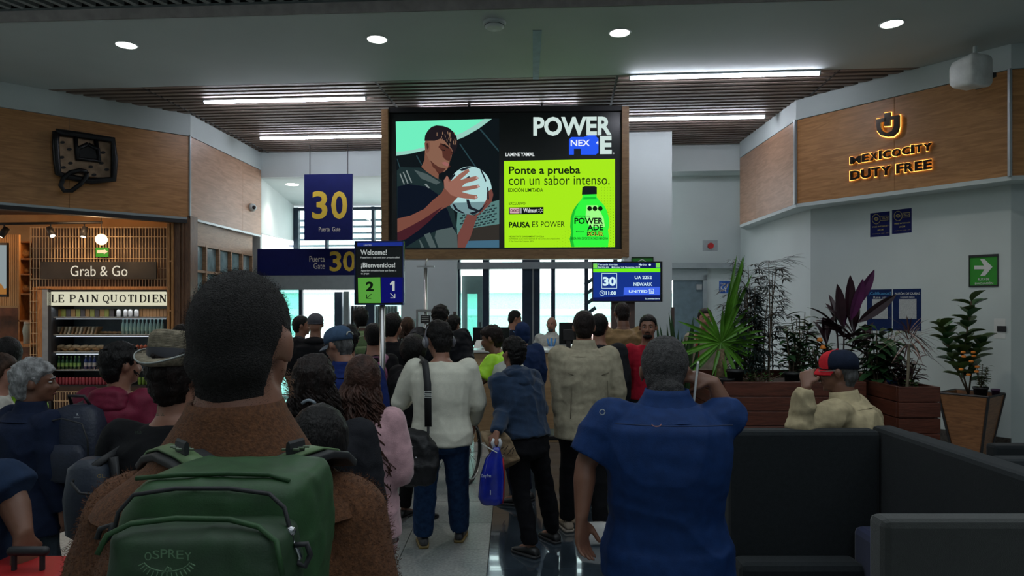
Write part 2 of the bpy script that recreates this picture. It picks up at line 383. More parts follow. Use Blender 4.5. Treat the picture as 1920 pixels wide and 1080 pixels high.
wn = window('window_2', 857, 1190, 0, 4.1, 0, [(857, 5), (905, 12), (979, 33), (1033, 8), (1096, 7), (1150, 8)], louv=(7, 2.5, 3.9, .5), hbars=(2.40,))
obj('chrome_jamb', bz(MB(), 998, 1001, 0, 2.4, -.05, .03), M_steel, wn)
obj('door_leaf', bz(bz(bz(MB(), 866, 876, 0, 1.95, .5, .05), 895, 905, 0, 1.95, .5, .05), 866, 905, 1.95, 2.3, .5, .05), M_alu, wn)
obj('door_pane', bz(MB(), 866, 904, 0, 2.3, .56, .01), M_glassg, wn)
obj('door_handle', bz(MB(), 899, 902, 1.12, 1.4, .4, .04), M_black, wn)
z_ = MB()
for i in range(6):                         # folded sun shade stack at the right of the window
    z0 = 1.15+i*.2; a = bw(1094, .7); z_.prism([a+Vector((0, 0, z0)), a+Vector((.22, 0, z0+.16)), a+Vector((.26, 0, z0+.1)), a+Vector((.06, 0, z0-.03))], V*.25)
obj('sun_shade_stack', z_, M_navyframe, wn)
# outside: apron, far terminal, parked trucks' place holders are left out; just pale buildings
struct('ground_apron', MB().box(-60, 60, 18, 140, -.9, -.8), mat('concrete_apron', (.62, .6, .58), .8))
tm = thing('terminal_building', (3, 62, -.8), 'long pale mint terminal building far beyond the glazed gate wall', 'building')
obj('wall', MB().box(-26, 34, 62, 70, -.8, 2.9), mat('mint_cladding', (.42, .66, .60), .6), tm)
obj('roof', MB().box(-27, 35, 61.5, 71, 2.9, 3.15), mat('pale_roof', (.7, .72, .7), .6), tm)
obj('window_band', MB().box(-25, 33, 61.9, 62.1, .9, 1.5), mat('mint_band', (.6, .76, .73), .4), tm)
lt = MB(); lt.box(4, 9, 48, 49.5, -.8, .6)
obj('baggage_cart_canopy', lt, mat('pale_red_canvas', (.6, .35, .33), .7), tm)
# enclosing walls out of view
struct('wall_rear', MB().box(-12, 9, -4.1, -4, 0, 4.9), M_white)
struct('wall_far_left', MB().box(-12.1, -12, -4, 13.6, 0, 4.9), M_white)
struct('wall_far_right', MB().box(9, 9.1, -4, 13.6, 0, 4.9), M_white)
struct('wall_gate_left', MB().box(-12, -4.9, 13.5, 13.6, 0, 5), M_white)
struct('wall_gate_right', MB().box(4.3, 9.1, 13.5, 13.6, 0, 5), M_white)
# ---------------------------------------------------------------- lights in the ceilings
k = 0
for x, y, lb in ((237, 84, 'round recessed downlight at the far left of the soffit'), (707, 73, 'round recessed downlight left of the smoke detector'),
                 (1162, 61, 'round recessed downlight right of the blue joint strip'), (1672, 44, 'round recessed downlight above the white wall speaker')):
    c = C(x, y, CZ); t = thing('ceiling_downlight', c, lb, 'downlight', 'downlights in the soffit')
    obj('lens', MB().lathe([(0, -.004), (.10, -.006), (.105, 0)], c, 28), M_disc, t)
    obj('trim_ring', MB().rings([[c+Vector((r*cos(q), r*sin(q), z)) for q in [2*pi*k/28 for k in range(28)]] for r, z in [(.106, -.004), (.108, -.009), (.118, -.009), (.124, .0)]], False), M_white, t)
    lamp('downlight_beam', 'SPOT', c-Vector((0, 0, .03)), 80, (1, .93, .85), .09, rot=(0, 0, 0), spot=110)
c = C(548, 346, 4.18); t = thing('ceiling_downlight', c, 'small round downlight in the vestibule ceiling beyond the hanging gate sign', 'downlight')
obj('lens', MB().lathe([(0, -.004), (.12, -.006), (.125, 0)], c, 28), M_disc, t)
lamp('downlight_beam', 'SPOT', c-Vector((0, 0, .03)), 60, (1, .9, .75), .09, spot=120)
for x0, x1, y, lb in ((380, 686, 188, 'long tube light left of the billboard, nearer the soffit'), (478, 746, 257, 'long tube light left of the billboard, farther back above the gate sign'),
                      (788, 1078, 204.5, 'long tube light right behind the top of the billboard'), (1185, 1529, 141.5, 'long tube light touching the soffit edge on the right'),
                      (1152, 1425, 221.5, 'long tube light right of the billboard above the white column')):
    c = C((x0+x1)/2, y, CZ-.035); L = 2.33/2
    t = thing('tube_light', c, lb, 'light', 'linear lights in the slatted ceiling')
    obj('diffuser', MB().tube([c-U*L, c+U*L], .026, 10), M_tube, t, True)
    obj('housing', MB().prism([c-U*L*1.01-V*.035+Vector((0, 0, .012)), c+U*L*1.01-V*.035+Vector((0, 0, .012)), c+U*L*1.01+V*.035+Vector((0, 0, .012)), c-U*L*1.01+V*.035+Vector((0, 0, .012))], (0, 0, .022)), M_alu, t)
    for s in (-1, 1): obj('end_cap', MB().tube([c+U*L*s, c+U*(L+.015)*s], .028, 10), M_alu, t)
c = C(927, 42, CZ); t = thing('smoke_detector', c, 'white round smoke detector on the soffit', 'detector')
obj('base', MB().lathe([(.12, 0), (.12, -.02), (.115, -.025)], c, 28), M_white, t); obj('body', MB().lathe([(.10, -.025), (.10, -.05), (.08, -.065), (0, -.07)], c, 28), M_white, t)
obj('sensor_slot', MB().lathe([(.09, -.035), (.104, -.036), (.104, -.040), (.09, -.041)], c, 28), M_black, t)
# ---------------------------------------------------------------- LED billboard
BY = 9.96; PB = Plane(P(955, 350, BY), (.9995, -.03, 0))
E = {}
def em(name, c, s=1.0): return mat('screen_'+name, c, emit=s)
bb_ = thing('led_billboard', P(955, 487, BY), 'huge hanging advertising screen in a wooden frame with lime green bottle advert', 'billboard')
FX0, FY0, FX1, FY1 = 722, 211, 1175, 487
def flatobj(name, fn, m, parent, *a, **k): mb = MB(); fn(mb, *a, **k); return obj(name, mb, m, parent)
mb = MB(); PB.rect(mb, 724, 214, 1173, 485, off=-.25, th=.24); obj('cabinet', mb, M_black, bb_)
fw = wood('billboard_frame_wood', (.33, .19, .08), (.22, .12, .05), .45, 4, (1, 1, 5))
for r in ((722, 214, 735, 487), (1162, 209, 1175, 485), (735, 471, 1162, 487)):
    mb = MB(); PB.rect(mb, *r, off=-.2, th=.26); obj('frame_side', mb, fw, bb_, bev=.005)
mb = MB(); PB.rect(mb, 735, 210, 1162, 216, off=-.2, th=.24); obj('frame_top', mb, M_black, bb_)
mb = MB(); PB.rect(mb, 735, 214, 1162, 471, off=0, th=.01); obj('bezel', mb, mat('bezel_black', (.008, .012, .014), .3), bb_)
def art(name, col, pts_list, off, s=1.0, parent=bb_, pl=PB):
    mb = MB()
    for p in pts_list: pl.poly(mb, p, off, .001)
    return obj(name, mb, em(name, col, s), parent)
# left picture: a generic footballer holding a ball, drawn as flat shapes on the screen
X0, X1, Y0, Y1 = 743, 935, 226, 464
art('picture_ground', (.004, .007, .009), [[(742, 226), (936, 222), (936, 464), (744, 465)]], .012)
art('picture_sky', (.16, .86, .52), [[(742, 228), (921, 223), (898, 240), (870, 256), (835, 270), (800, 280), (770, 286), (743, 290)]], .014)
art('picture_roof_rim', (.30, .62, .52), [[(743, 285), (770, 282), (800, 275), (835, 263), (870, 247), (895, 232), (908, 223), (922, 223), (898, 241), (870, 257), (835, 271), (800, 281), (770, 288), (743, 292)]], .016)
for i, q in enumerate(([(744, 298), (749, 315), (751, 315), (745, 297)], [(780, 292), (790, 310), (792, 310), (782, 291)], [(861, 270), (895, 320), (898, 320), (863, 269)], [(899, 243), (935, 285), (935, 281), (902, 242)])):
    art('picture_beam', (.02, .05, .06), [q], .015)
art('picture_stand', (.09, .20, .19), [[(858, 395), (936, 375), (936, 425), (870, 440), (855, 440)]], .015)
st = []
for r in range(7):
    for c_ in range(9):
        x = 862+c_*8.5+(r % 2)*4; y = 398-c_*1.9+r*5.2
        if x < 930: st.append([(x, y), (x+6, y-1.4), (x+6, y+1.2), (x, y+2.6)])
art('picture_seats', (.015, .03, .035), st, .017)
art('picture_stand_shadow', (.03, .026, .022), [[(884, 428), (936, 420), (936, 452), (880, 455)]], .018)
art('picture_stand_blue', (.05, .13, .2), [[(868, 452), (936, 450), (936, 464), (868, 464)]], .019)
# shirt
art('picture_shirt', (.012, .026, .028), [[(744, 320), (752, 313), (772, 314), (787, 314), (800, 322), (815, 330), (828, 338), (832, 348), (845, 372), (852, 400), (857, 430), (858, 464), (745, 464)]], .020)
art('picture_shirt_shadow', (.003, .006, .014), [[(745, 350), (765, 345), (800, 350), (822, 365), (840, 395), (850, 425), (855, 430), (820, 432), (790, 445), (760, 464), (745, 464)]], .021)
art('picture_shirt_highlight', (.07, .10, .10), [[(818, 432), (848, 426), (857, 440), (858, 464), (822, 464), (815, 445)], [(795, 440), (806, 436), (818, 464), (806, 464)], [(785, 448), (789, 452), (795, 464), (790, 464)], [(776, 318), (800, 326), (826, 342), (818, 346), (790, 335)]], .022)
art('picture_stripe', (.2, .24, .24), [[(749, 326), (751, 325), (759, 345), (757, 346)], [(755, 323), (757, 322), (766, 344), (764, 345)], [(761, 320), (763, 319), (773, 342), (771, 343)], [(796, 346), (799, 344), (806, 352), (803, 353)]], .023)
# neck, face, hair
art('picture_neck', (.20, .085, .055), [[(797, 280), (796, 300), (790, 313), (800, 322), (812, 330), (822, 336), (823, 322), (832, 320), (838, 305), (830, 285)]], .024)
art('picture_neck_shade', (.07, .02, .015), [[(806, 296), (812, 312), (822, 326), (832, 322), (845, 312), (830, 300)]], .025)
art('picture_face', (.235, .115, .075), [[(797, 258), (808, 250), (820, 248), (838, 250), (850, 262), (852, 280), (847, 290), (846, 297), (843, 303), (842, 309), (838, 318), (833, 322), (826, 323), (815, 317), (807, 305), (803, 296), (797, 285)]], .026)
art('picture_face_shade', (.085, .028, .02), [[(826, 268), (836, 272), (846, 280), (849, 288), (845, 292), (845, 300), (842, 302), (836, 300), (830, 294), (829, 283), (822, 276)], [(806, 300), (815, 308), (824, 314), (836, 316), (830, 323), (822, 322), (812, 314)]], .027)
art('picture_brow', (.015, .008, .008), [[(827, 271), (834, 270), (843, 277), (841, 279), (833, 274)], [(828, 280), (835, 281), (834, 283), (828, 282)], [(846, 284), (850, 284), (849, 286), (846, 286)]], .029)
art('picture_lips', (.32, .12, .11), [[(828, 305), (835, 303), (842, 308), (839, 312), (833, 310)]], .029)
art('picture_ear', (.19, .08, .055), [[(796, 268), (800, 264), (806, 266), (807, 276), (804, 285), (800, 287), (797, 280)]], .028)
art('picture_ear_inner', (.06, .02, .015), [[(799, 269), (803, 268), (804, 276), (801, 281)]], .0285)
hr = [(796, 264), (797, 254), (802, 245), (809, 238), (818, 235), (830, 236), (842, 240), (850, 247), (856, 256), (858, 266), (857, 276), (852, 287), (849, 284), (846, 277), (840, 272), (834, 264), (826, 260), (815, 264), (805, 264)]
art('picture_hair', (.012, .009, .012), [hr], .030)
random.seed(3); cu = []
for i in range(46):
    x = random.uniform(818, 856); y = random.uniform(246, 284)
    if y > 262+(x-828)*.9 or y < 240+(x-830)*.35: continue
    a = random.uniform(.9, 1.9); l = random.uniform(3, 7); cu.append([(x, y), (x+1.1, y), (x+1.1+l*cos(a)*.5, y+l*sin(a)), (x+l*cos(a)*.5, y+l*sin(a))])
art('picture_blond_curls', (.27, .16, .10), cu, .032)
# ball and hands
mb = MB(); PB.disc(mb, 881, 357, 41, 45, .033, 40, .001); obj('picture_ball', mb, em('ball', (.42, .66, .66)), bb_)
mb = MB(); PB.disc(mb, 880, 378, 38, 24, .0335, 30, .001, 0, pi); obj('picture_ball_shade', mb, em('ballshade', (.16, .27, .29)), bb_)
art('picture_ball_panel', (.01, .013, .02), [[(874, 333), (880, 330), (884, 338), (879, 342)], [(874, 374), (879, 374), (884, 388), (898, 394), (894, 397), (878, 391)], [(913, 350), (916, 352), (917, 374), (914, 374)], [(900, 318), (903, 318), (912, 338), (911, 342)], [(848, 382), (853, 384), (858, 392), (872, 400), (866, 400), (853, 393)], [(880, 399), (897, 395), (913, 380), (902, 396), (886, 403)], [(861, 318), (876, 313), (884, 314), (866, 321)], [(844, 334), (852, 326), (854, 328), (843, 342)]], .035)
art('picture_forearm_back', (.16, .055, .045), [[(876, 402), (890, 404), (896, 400), (914, 388), (924, 368), (922, 356), (916, 378), (904, 395), (895, 405), (890, 420), (882, 445), (872, 464), (858, 464), (858, 440), (866, 425), (872, 410)], [(913, 360), (922, 354), (925, 365), (922, 378), (914, 388), (912, 375)]], .0345)
art('picture_forearm', (.18, .065, .045), [[(745, 410), (770, 404), (795, 392), (812, 375), (828, 362), (834, 350), (832, 338), (840, 334), (848, 340), (850, 356), (862, 366), (845, 384), (826, 394), (806, 412), (785, 430), (762, 446), (745, 452)]], .036)
art('picture_forearm_shade', (.055, .012, .018), [[(745, 436), (770, 424), (795, 410), (822, 392), (830, 388), (806, 414), (785, 432), (762, 448), (745, 454)]], .037)
art('picture_hand', (.30, .13, .095), [[(833, 352), (832, 338), (838, 329), (841, 333), (841, 341), (848, 338), (862, 326), (874, 318), (879, 317), (880, 322), (872, 329), (862, 338), (874, 334), (893, 330), (898, 334), (893, 338), (872, 344), (866, 350), (880, 349), (897, 346), (900, 350), (895, 353), (876, 357), (866, 360), (880, 364), (894, 366), (896, 371), (890, 374), (872, 372), (858, 370), (846, 366)]], .038)
art('picture_nails', (.5, .33, .3), [[(893, 331), (897, 332), (896, 336), (892, 335)], [(895, 347), (899, 348), (897, 352), (894, 351)], [(891, 367), (895, 369), (893, 372), (890, 371)]], .0395)
# right panel
art('advert_panel', (.38, .82, .01), [[(945, 302), (1153, 298), (1153, 463), (946, 464)]], .012)
def lett(nm, col, items, off=.02, parent=bb_, pl=PB, s=1.0, bold=.0):
    mb = MB()
    for it in items: text(pl, mb, it[0], *it[1:5], off=off, bold=it[5] if len(it) > 5 else bold)
    return obj(nm, mb, em(nm+str(int(col[0]*100)), col, s), parent)
random.seed(5); dots = []
for i in range(26):
    for j in range(13):
        x = 1030+i*5; y = 398+j*5.2+(i % 2)*2.6
        if x > 1152 or (x < 1080 and y < 470-(x-1030)*1.2): continue
        r = .5+.7*max(0, (x-1040)/110); dots.append([(x-r, y), (x, y-r), (x+r, y), (x, y+r)])
for j in range(10):
    for i in range(5): x = 1128+i*5.4; y = 352+j*5; r = .8; dots.append([(x-r, y), (x, y-r), (x+r, y), (x, y+r)])
art('advert_dots', (.18, .45, .005), dots, .014)
lett('headline', (.60, .74, .70), [('POWER', 1000, 218, 1147, 255, .035), ('E', 1125, 255, 1147, 289, .05)], .02)
art('headline_blue_blocks', (.02, .10, .90), [[(1067, 290), (1067, 262), (1071, 257), (1098, 257), (1098, 290), (1089, 290), (1089, 279), (1076, 279), (1076, 290)], [(1096, 290), (1096, 256), (1100, 256), (1104, 252), (1114, 252), (1118, 256), (1122, 260), (1122, 286), (1117, 290)]], .016)
lett('overlay_word', (.85, .9, 1), [('NEX', 1070, 262, 1106, 274, .02), ('4', 1118, 264, 1122, 271, .02)], .022)
lett('caption', (.75, .8, .8), [('LAMINE YAMAL', 948, 286, 1002, 293, .02), ('®', 1149, 286, 1152, 289)], .02)
ink = (.004, .010, .004)
lett('advert_text', ink, [('Ponte a prueba', 954, 311, 1088, 331, .02), ('con un sabor intenso.', 954, 328, 1143, 347, 0), ('EDICIÓN LIMITADA', 953, 351, 1018, 360, .015), ('EXCLUSIVO', 954, 379, 985, 384, .015),
      ('PAUSA', 954, 416, 994, 427, .04), ('ES POWER', 998, 415, 1059, 426, 0), ('HIDRÁTATE DIARIAMENTE. HOLA', 954, 441, 1020, 445, .01), ('POWERADE es una marca registrada de The Coca-Cola Company 2025.', 954, 446.5, 1050, 449.5, 0), ('© The Coca-Cola Company. 2025', 954, 451, 1000, 454, 0)], .018)
art('store_strip', (.004, .006, .006), [[(954, 389), (1019, 388), (1019, 401), (954, 402)]], .016)
art('store_badge', (.65, .42, .45), [[(956, 390), (974, 390), (974, 400), (956, 400)]], .018)
lett('store_badge_name', (.12, .02, .05), [('OXXO', 957, 392, 973, 398, .04)], .021)
lett('store_name', (.75, .8, .8), [('Walmart', 981, 390, 1008, 398.5, .02), ('|', 976.5, 390, 977.5, 400)], .02)
mb = MB()
for i in range(6): q = i*pi/3+pi/6; PB.line(mb, 1013.5+2*cos(q), 394.5+2*sin(q), 1013.5+4.3*cos(q), 394.5+4.3*sin(q), 1, .02, .001)
obj('store_spark', mb, em('white', (.7, .75, .72)), bb_)
# bottle on the advert
bt = [(1092, 362), (1118, 361), (1119, 370), (1124, 376), (1132, 384), (1138, 395), (1142, 410), (1142, 425), (1140, 432), (1142, 445), (1140, 463), (1071, 463), (1068, 448), (1071, 436), (1069, 425), (1070, 408), (1074, 395), (1082, 383), (1090, 374), (1092, 369)]
art('bottle_picture', (.03, .92, .05), [bt], .016); art('bottle_picture_shade', (.01, .50, .03), [[(1071, 463), (1068, 448), (1071, 436), (1069, 425), (1070, 408), (1074, 395), (1082, 383), (1086, 380), (1079, 394), (1075, 410), (1074, 425), (1075, 436), (1074, 448), (1077, 463)], [(1094, 370), (1117, 369), (1119, 373), (1093, 374)]], .018)
art('bottle_picture_gloss', (.35, 1.0, .25), [[(1100, 385), (1120, 385), (1132, 410), (1134, 425), (1105, 425), (1098, 405)]], .0175)
art('bottle_picture_cap', (.006, .010, .012), [[(1092, 351), (1096, 349), (1115, 349), (1119, 351), (1119, 364), (1091, 365)]], .019)
mb = MB()
for i in range(3): PB.disc(mb, 1105.5+i*10, 391, 4.6, 4.6, .019, 8, .001)
obj('bottle_seals', mb, em('ink', ink), bb_)
lett('bottle_text', (.004, .012, .006), [('POWER', 1077, 408, 1131, 420, .03), ('ADE', 1101, 421, 1131, 432, .03), ('EDICIÓN LIMITADA', 1079, 403.5, 1107, 406.5, .01), ('MANZANA', 1080, 433, 1095, 435.5, .01), ('BEBIDA PARA DEPORTISTAS SABOR MANZANA', 1070, 444.5, 1140, 449.5, .01), ('SOUR', 1100.5, 433.5, 1132.5, 443, .09)], .02)
lett('bottle_word', (.55, .75, .05), [('SOUR', 1102, 434, 1131, 442.5, .0)], .024)
for x in (880, 1016):
    a = PB.at(x, 211, -.12); 
    obj('hanger', MB().tube([a, Vector((a.x, a.y, CZ+.25))], .022, 8), M_black, bb_)
    obj('hanger_bracket', MB().box(a.x-.07, a.x+.07, a.y-.06, a.y+.06, a.z-.02, a.z+.04), M_black, bb_)
# ---------------------------------------------------------------- gate signs
YEL = mat('sign_yellow', (.62, .43, .03), .5, var=.03); PALE = mat('sign_pale_lettering', (.72, .68, .55), .5, var=.02); NAVY = mat('sign_navy', (.008, .012, .085), .6, var=.05, spec=.12)
def sign(name, pl, r, label, m, th=.05, frame=None, cat='sign'):
    b = pl.at((r[0]+r[2])/2, r[3], 0); t = thing(name, b, label, cat); mb = MB(); pl.rect(mb, *r, off=-th, th=th); obj('board', mb, m, t, bev=.003)
    if frame:
        for q in ((r[0], r[1], r[2], r[1]+frame[0]), (r[0], r[3]-frame[0], r[2], r[3]), (r[0], r[1], r[0]+frame[0], r[3]), (r[2]-frame[0], r[1], r[2], r[3])):
            mb = MB(); pl.rect(mb, *q, off=-th, th=th+.012); obj('frame_bar', mb, frame[1], t)
    return t
def print_(t, pl, nm, m, items, off=.003, th=0):
    mb = MB()
    for it in items: text(pl, mb, it[0], *it[1:5], off=off, bold=it[5] if len(it) > 5 else 0, th=th)
    return obj(nm, mb, m, t)
PS = Plane(P(617, 390, 12.6), U)
t = sign('gate_sign', PS, (572, 328, 662, 450), 'tall navy sign with a big yellow 30 hanging on two wires', NAVY)
print_(t, PS, 'number', YEL, [('3', 585, 358, 614, 411, .02), ('0', 621, 358, 651, 411, .02)]); print_(t, PS, 'caption', PALE, [('Puerta  Gate', 598, 425, 638, 434)])
for x in (581, 652): a = PS.at(x, 328, -.02); obj('wire', MB().tube([a, Vector((a.x, a.y, CZ+.1))], .008, 6), M_black, t)
p0 = bw(484, -.06); PG = Plane(Vector((p0.x, p0.y, 2.5)), U)
t = sign('gate_sign', PG, (484, 467, 700, 516), 'wide navy sign band over the boarding doors with a yellow 30 at its right end', NAVY, .04)
print_(t, PG, 'number', YEL, [('3', 618, 471, 640, 509, .02), ('0', 643, 471, 667, 509, .02)]); print_(t, PG, 'caption', PALE, [('Puerta', 580, 480, 609, 491), ('Gate', 588, 493, 609, 504)])
PW = Plane(P(713, 512, 5.5), (1, -.03, 0))
t = sign('queue_sign', PW, (668, 453, 759, 572), 'black and blue queue sign with group numbers 2 and 1 on a steel pole', M_screenblk, .05, (1.5, mat('sign_edge', (.01, .02, .12), .4)))
t['_x'] = 0
def art2(t, pl, nm, col, polys, off, s=.5):
    mb = MB()
    for p in polys: pl.poly(mb, p, off, .001)
    return obj(nm, mb, em(nm, col, s), t)
art2(t, PW, 'blue_header', (.02, .05, .42), [[(670, 455), (757, 454), (757, 461), (670, 462)]], .006); art2(t, PW, 'green_field', (.14, .50, .07), [[(671, 521), (713, 520), (714, 568), (672, 568)]], .006, .6); art2(t, PW, 'blue_field', (.006, .008, .22), [[(715, 520), (757, 520), (757, 567), (715, 568)]], .006)
def lett2(t, pl, nm, col, items, off=.008, s=1.0):
    mb = MB()
    for it in items: text(pl, mb, it[0], *it[1:5], off=off, bold=it[5] if len(it) > 5 else 0)
    return obj(nm, mb, em(nm, col, s), t)
lett2(t, PW, 'welcome_text', (.42, .46, .45), [('Welcome!', 676, 468, 725, 478, .01), ('Please have a seat until your group is called', 676, 481, 749, 485.5), ('¡Bienvenidos!', 677, 492, 741, 504, .01), ('Aguarden sentados hasta que llamen a', 677, 505.5, 743, 510), ('su grupo', 677, 512, 692, 515.5), ('UNITED', 682, 458.5, 697, 461)])
art2(t, PW, 'group_one', (.42, .46, .45), [[(731, 532), (736, 527), (740, 527), (740, 545.5), (735.5, 545.5), (735.5, 532.5), (732, 535)]], .008, 1)
lett2(t, PW, 'group_number', (.003, .008, .003), [('2', 686, 528, 701, 546, .04)])
mb = MB(); PW.line(mb, 696.5, 551, 687.5, 559.5, 1.2, .008, .001); PW.line(mb, 687.5, 552, 687.5, 560, 1.2, .008, .001); PW.line(mb, 687, 559.5, 696, 559.5, 1.2, .008, .001); obj('arrow', mb, em('group_number', (0, 0, 0)), t)
mb = MB(); PW.line(mb, 732, 550, 740.5, 558.5, 1.2, .008, .001); PW.line(mb, 740.5, 551, 740.5, 559, 1.2, .008, .001); PW.line(mb, 732, 558.5, 741, 558.5, 1.2, .008, .001); obj('arrow', mb, em('welcome_text', (0, 0, 0)), t)
c = P(717, 572, 5.53); obj('pole', MB().tube([(c.x, c.y, c.z+.3), (c.x, c.y, .01)], .022, 16), M_steel, t, True); obj('base_plate', MB().lathe([(.2, 0), (.2, .012), (.19, .016), (0, .016)], (c.x, c.y, 0), 28), M_steel, t)
# departure screen
PF = Plane(P(1175, 528, 9.4), (1, .0, 0))
t = sign('departure_screen', PF, (1110, 491, 1240, 566), 'blue boarding information screen for gate 30 under the right end of the billboard', M_screenblk, .06, (1.2, M_black), 'screen')
art2(t, PF, 'screen_blue', (.01, .045, .34), [[(1112, 493), (1238, 493), (1238, 564), (1112, 564)]], .004, .7); art2(t, PF, 'screen_top', (.004, .01, .09), [[(1121, 493), (1229, 493), (1229, 503), (1121, 503)]], .006, 1); art2(t, PF, 'green_band', (.18, .95, .01), [[(1112, 504), (1238, 503), (1238, 510), (1112, 510.5)]], .006, .9)
art2(t, PF, 'green_square', (.22, .75, .10), [[(1112, 494), (1120, 494), (1120, 503), (1112, 503)], [(1230, 493), (1237.5, 493), (1237.5, 501.5), (1230, 501.5)]], .006, .9)
art2(t, PF, 'blue_box', (.05, .13, .80), [[(1170, 539), (1237, 538), (1237, 553), (1169, 553.5)]], .006, 1); art2(t, PF, 'screen_foot', (.004, .008, .07), [[(1170, 554), (1238, 554), (1238, 564), (1112, 564), (1112, 558), (1170, 556)]], .0065, 1)
lett2(t, PF, 'screen_text', (.66, .88, .95), [('30', 1130, 519, 1155, 536, .04), ('11:00', 1136, 546, 1155, 553, .03), ('UA 2252', 1190, 517, 1222, 523, .02), ('NEWARK', 1188, 529.5, 1223, 536, .02), ('UNITED', 1179, 544, 1214, 549, .03), ('Puerta de abordaje', 1121.5, 494.5, 1158, 498.5, .01), ('Boarding gate', 1121.5, 499.5, 1142, 502.8, .01), ('Miércoles, 5 de Noviembre, 10:28', 1147, 499.5, 1200, 503, .01), ('Martino', 1198, 494, 1212, 498, .01), ('La puerta cierra', 1210, 558.5, 1237, 562, .01)], .009)
mb = MB()
for a_ in ((1128.5, 512.5, 1156.5, 512.5), (1128.5, 540.5, 1156.5, 540.5), (1128.5, 512, 1128.5, 541), (1156.5, 512, 1156.5, 541)): PF.line(mb, *a_, .8, .009, .001)
for i in range(20): q = 2*pi*i/20; q2 = 2*pi*(i+1)/20; PF.line(mb, 1129+4.6*cos(q), 549.5+4.6*sin(q), 1129+4.6*cos(q2), 549.5+4.6*sin(q2), .9, .009, .001)
PF.line(mb, 1129, 549.5, 1129, 546.5, .8, .009, .001); PF.line(mb, 1129, 549.5, 1131, 551, .8, .009, .001); PF.disc(mb, 1218.5, 496.5, 2, 2, .009, 12, .001)
for i in range(4): PF.line(mb, 1217+i*2, 542+i*1.2, 1218+i*2.1, 550, .8, .009, .001)
PF.rect(mb, 1217, 541.5, 1226, 542.5, .009, .001); PF.rect(mb, 1225, 541.5, 1226, 550.5, .009, .001); PF.rect(mb, 1217, 549.8, 1226, 550.6, .009, .001)
obj('screen_marks', mb, em('screen_text', (0, 0, 0)), t)
c = PF.at(1168, 566, -.09); obj('post', MB().box(c.x-.16, c.x+.16, c.y-.02, c.y+.08, 0, c.z+.2), mat('brown_post', (.08, .05, .045), .5), t); obj('foot', MB().box(c.x-.26, c.x+.26, c.y-.15, c.y+.2, 0, .02), M_black, t)
# evacuation signs
GRN = mat('sign_green', (.02, .26, .015), .5, var=.04); WHT = mat('sign_white', (.6, .62, .6), .5, var=.02)
PC = Plane(co-V*.012, U)
t = sign('evacuation_sign', PC, (1184, 482, 1225, 520), 'green evacuation sign on the white column, half hidden by the departure screen', GRN, .015, (1.3, M_black))
mb = MB(); PC.line(mb, 1204, 486, 1193, 493, 1.6, .004); PC.line(mb, 1204, 486, 1214, 493, 1.6, .004); obj('arrow', mb, WHT, t)
wd = (Vector((*W2, 0))-Vector((*W1, 0))).normalized(); PR = Plane(Vector((*W1, 0))-Vector((-wd.y, wd.x, 0))*.002, wd)
t = sign('evacuation_sign', PR, (1818, 479, 1873, 537), 'green evacuation route sign with a white arrow pointing right on the right wall', GRN, .015, (1.5, M_black))
mb = MB(); PR.poly(mb, [(1827, 498), (1845, 498), (1838, 486), (1846, 486), (1861, 500.5), (1847, 517), (1838, 517), (1846, 505), (1827, 505)], .004); obj('arrow', mb, WHT, t)
print_(t, PR, 'lettering', WHT, [('RUTA DE', 1834, 521, 1855, 526, .02), ('EVACUACIÓN', 1828, 528, 1862, 533.5, .02)], .004)
GOLD = mat('sign_gold', (.42, .36, .12), .5)
for x, dy, lb in ((1632, 0, 'left navy wifi notice with gold symbol high on the right wall'), (1673, -6, 'right navy wifi notice with gold symbol high on the right wall')):
    t = sign('wifi_notice', PR, (x, 400+dy, x+37, 442+dy), lb, NAVY, .01)
    t['group'] = 'wifi notices'
    mb = MB()
    for i in range(20): q = 2*pi*i/20; q2 = 2*pi*(i+1)/20; PR.line(mb, x+11+7.5*cos(q), 411+dy+9*sin(q), x+11+7.5*cos(q2), 411+dy+9*sin(q2), .7, .004)
    for a_ in ((19, 405.5, 33, 404.5), (19, 413.5, 33, 412.5), (33, 404.5, 33, 412.5)): PR.line(mb, x+a_[0], a_[1]+dy, x+a_[2], a_[3]+dy, .7, .004)
    for r_ in (1.6, 3.4, 5.2):
        for i in range(6): q = -pi*.82+pi*.64*i/6; q2 = -pi*.82+pi*.64*(i+1)/6; PR.line(mb, x+11+r_*cos(q), 415+dy+r_*1.3*sin(q), x+11+r_*cos(q2), 415+dy+r_*1.3*sin(q2), 1.2, .004)
    obj('wifi_symbol', mb, GOLD, t)
    print_(t, PR, 'lettering', GOLD, [('Wi-Fi', x+21, 406.5+dy, x+32, 411.5+dy), ('FREE INTERNET', x+4, 422+dy, x+34, 427+dy, .01), ('AICM', x+13, 429+dy, x+24, 433+dy, .01), ('CONEXION · FREE · WIFI', x+4, 437+dy, x+34, 438.5+dy)], .004)
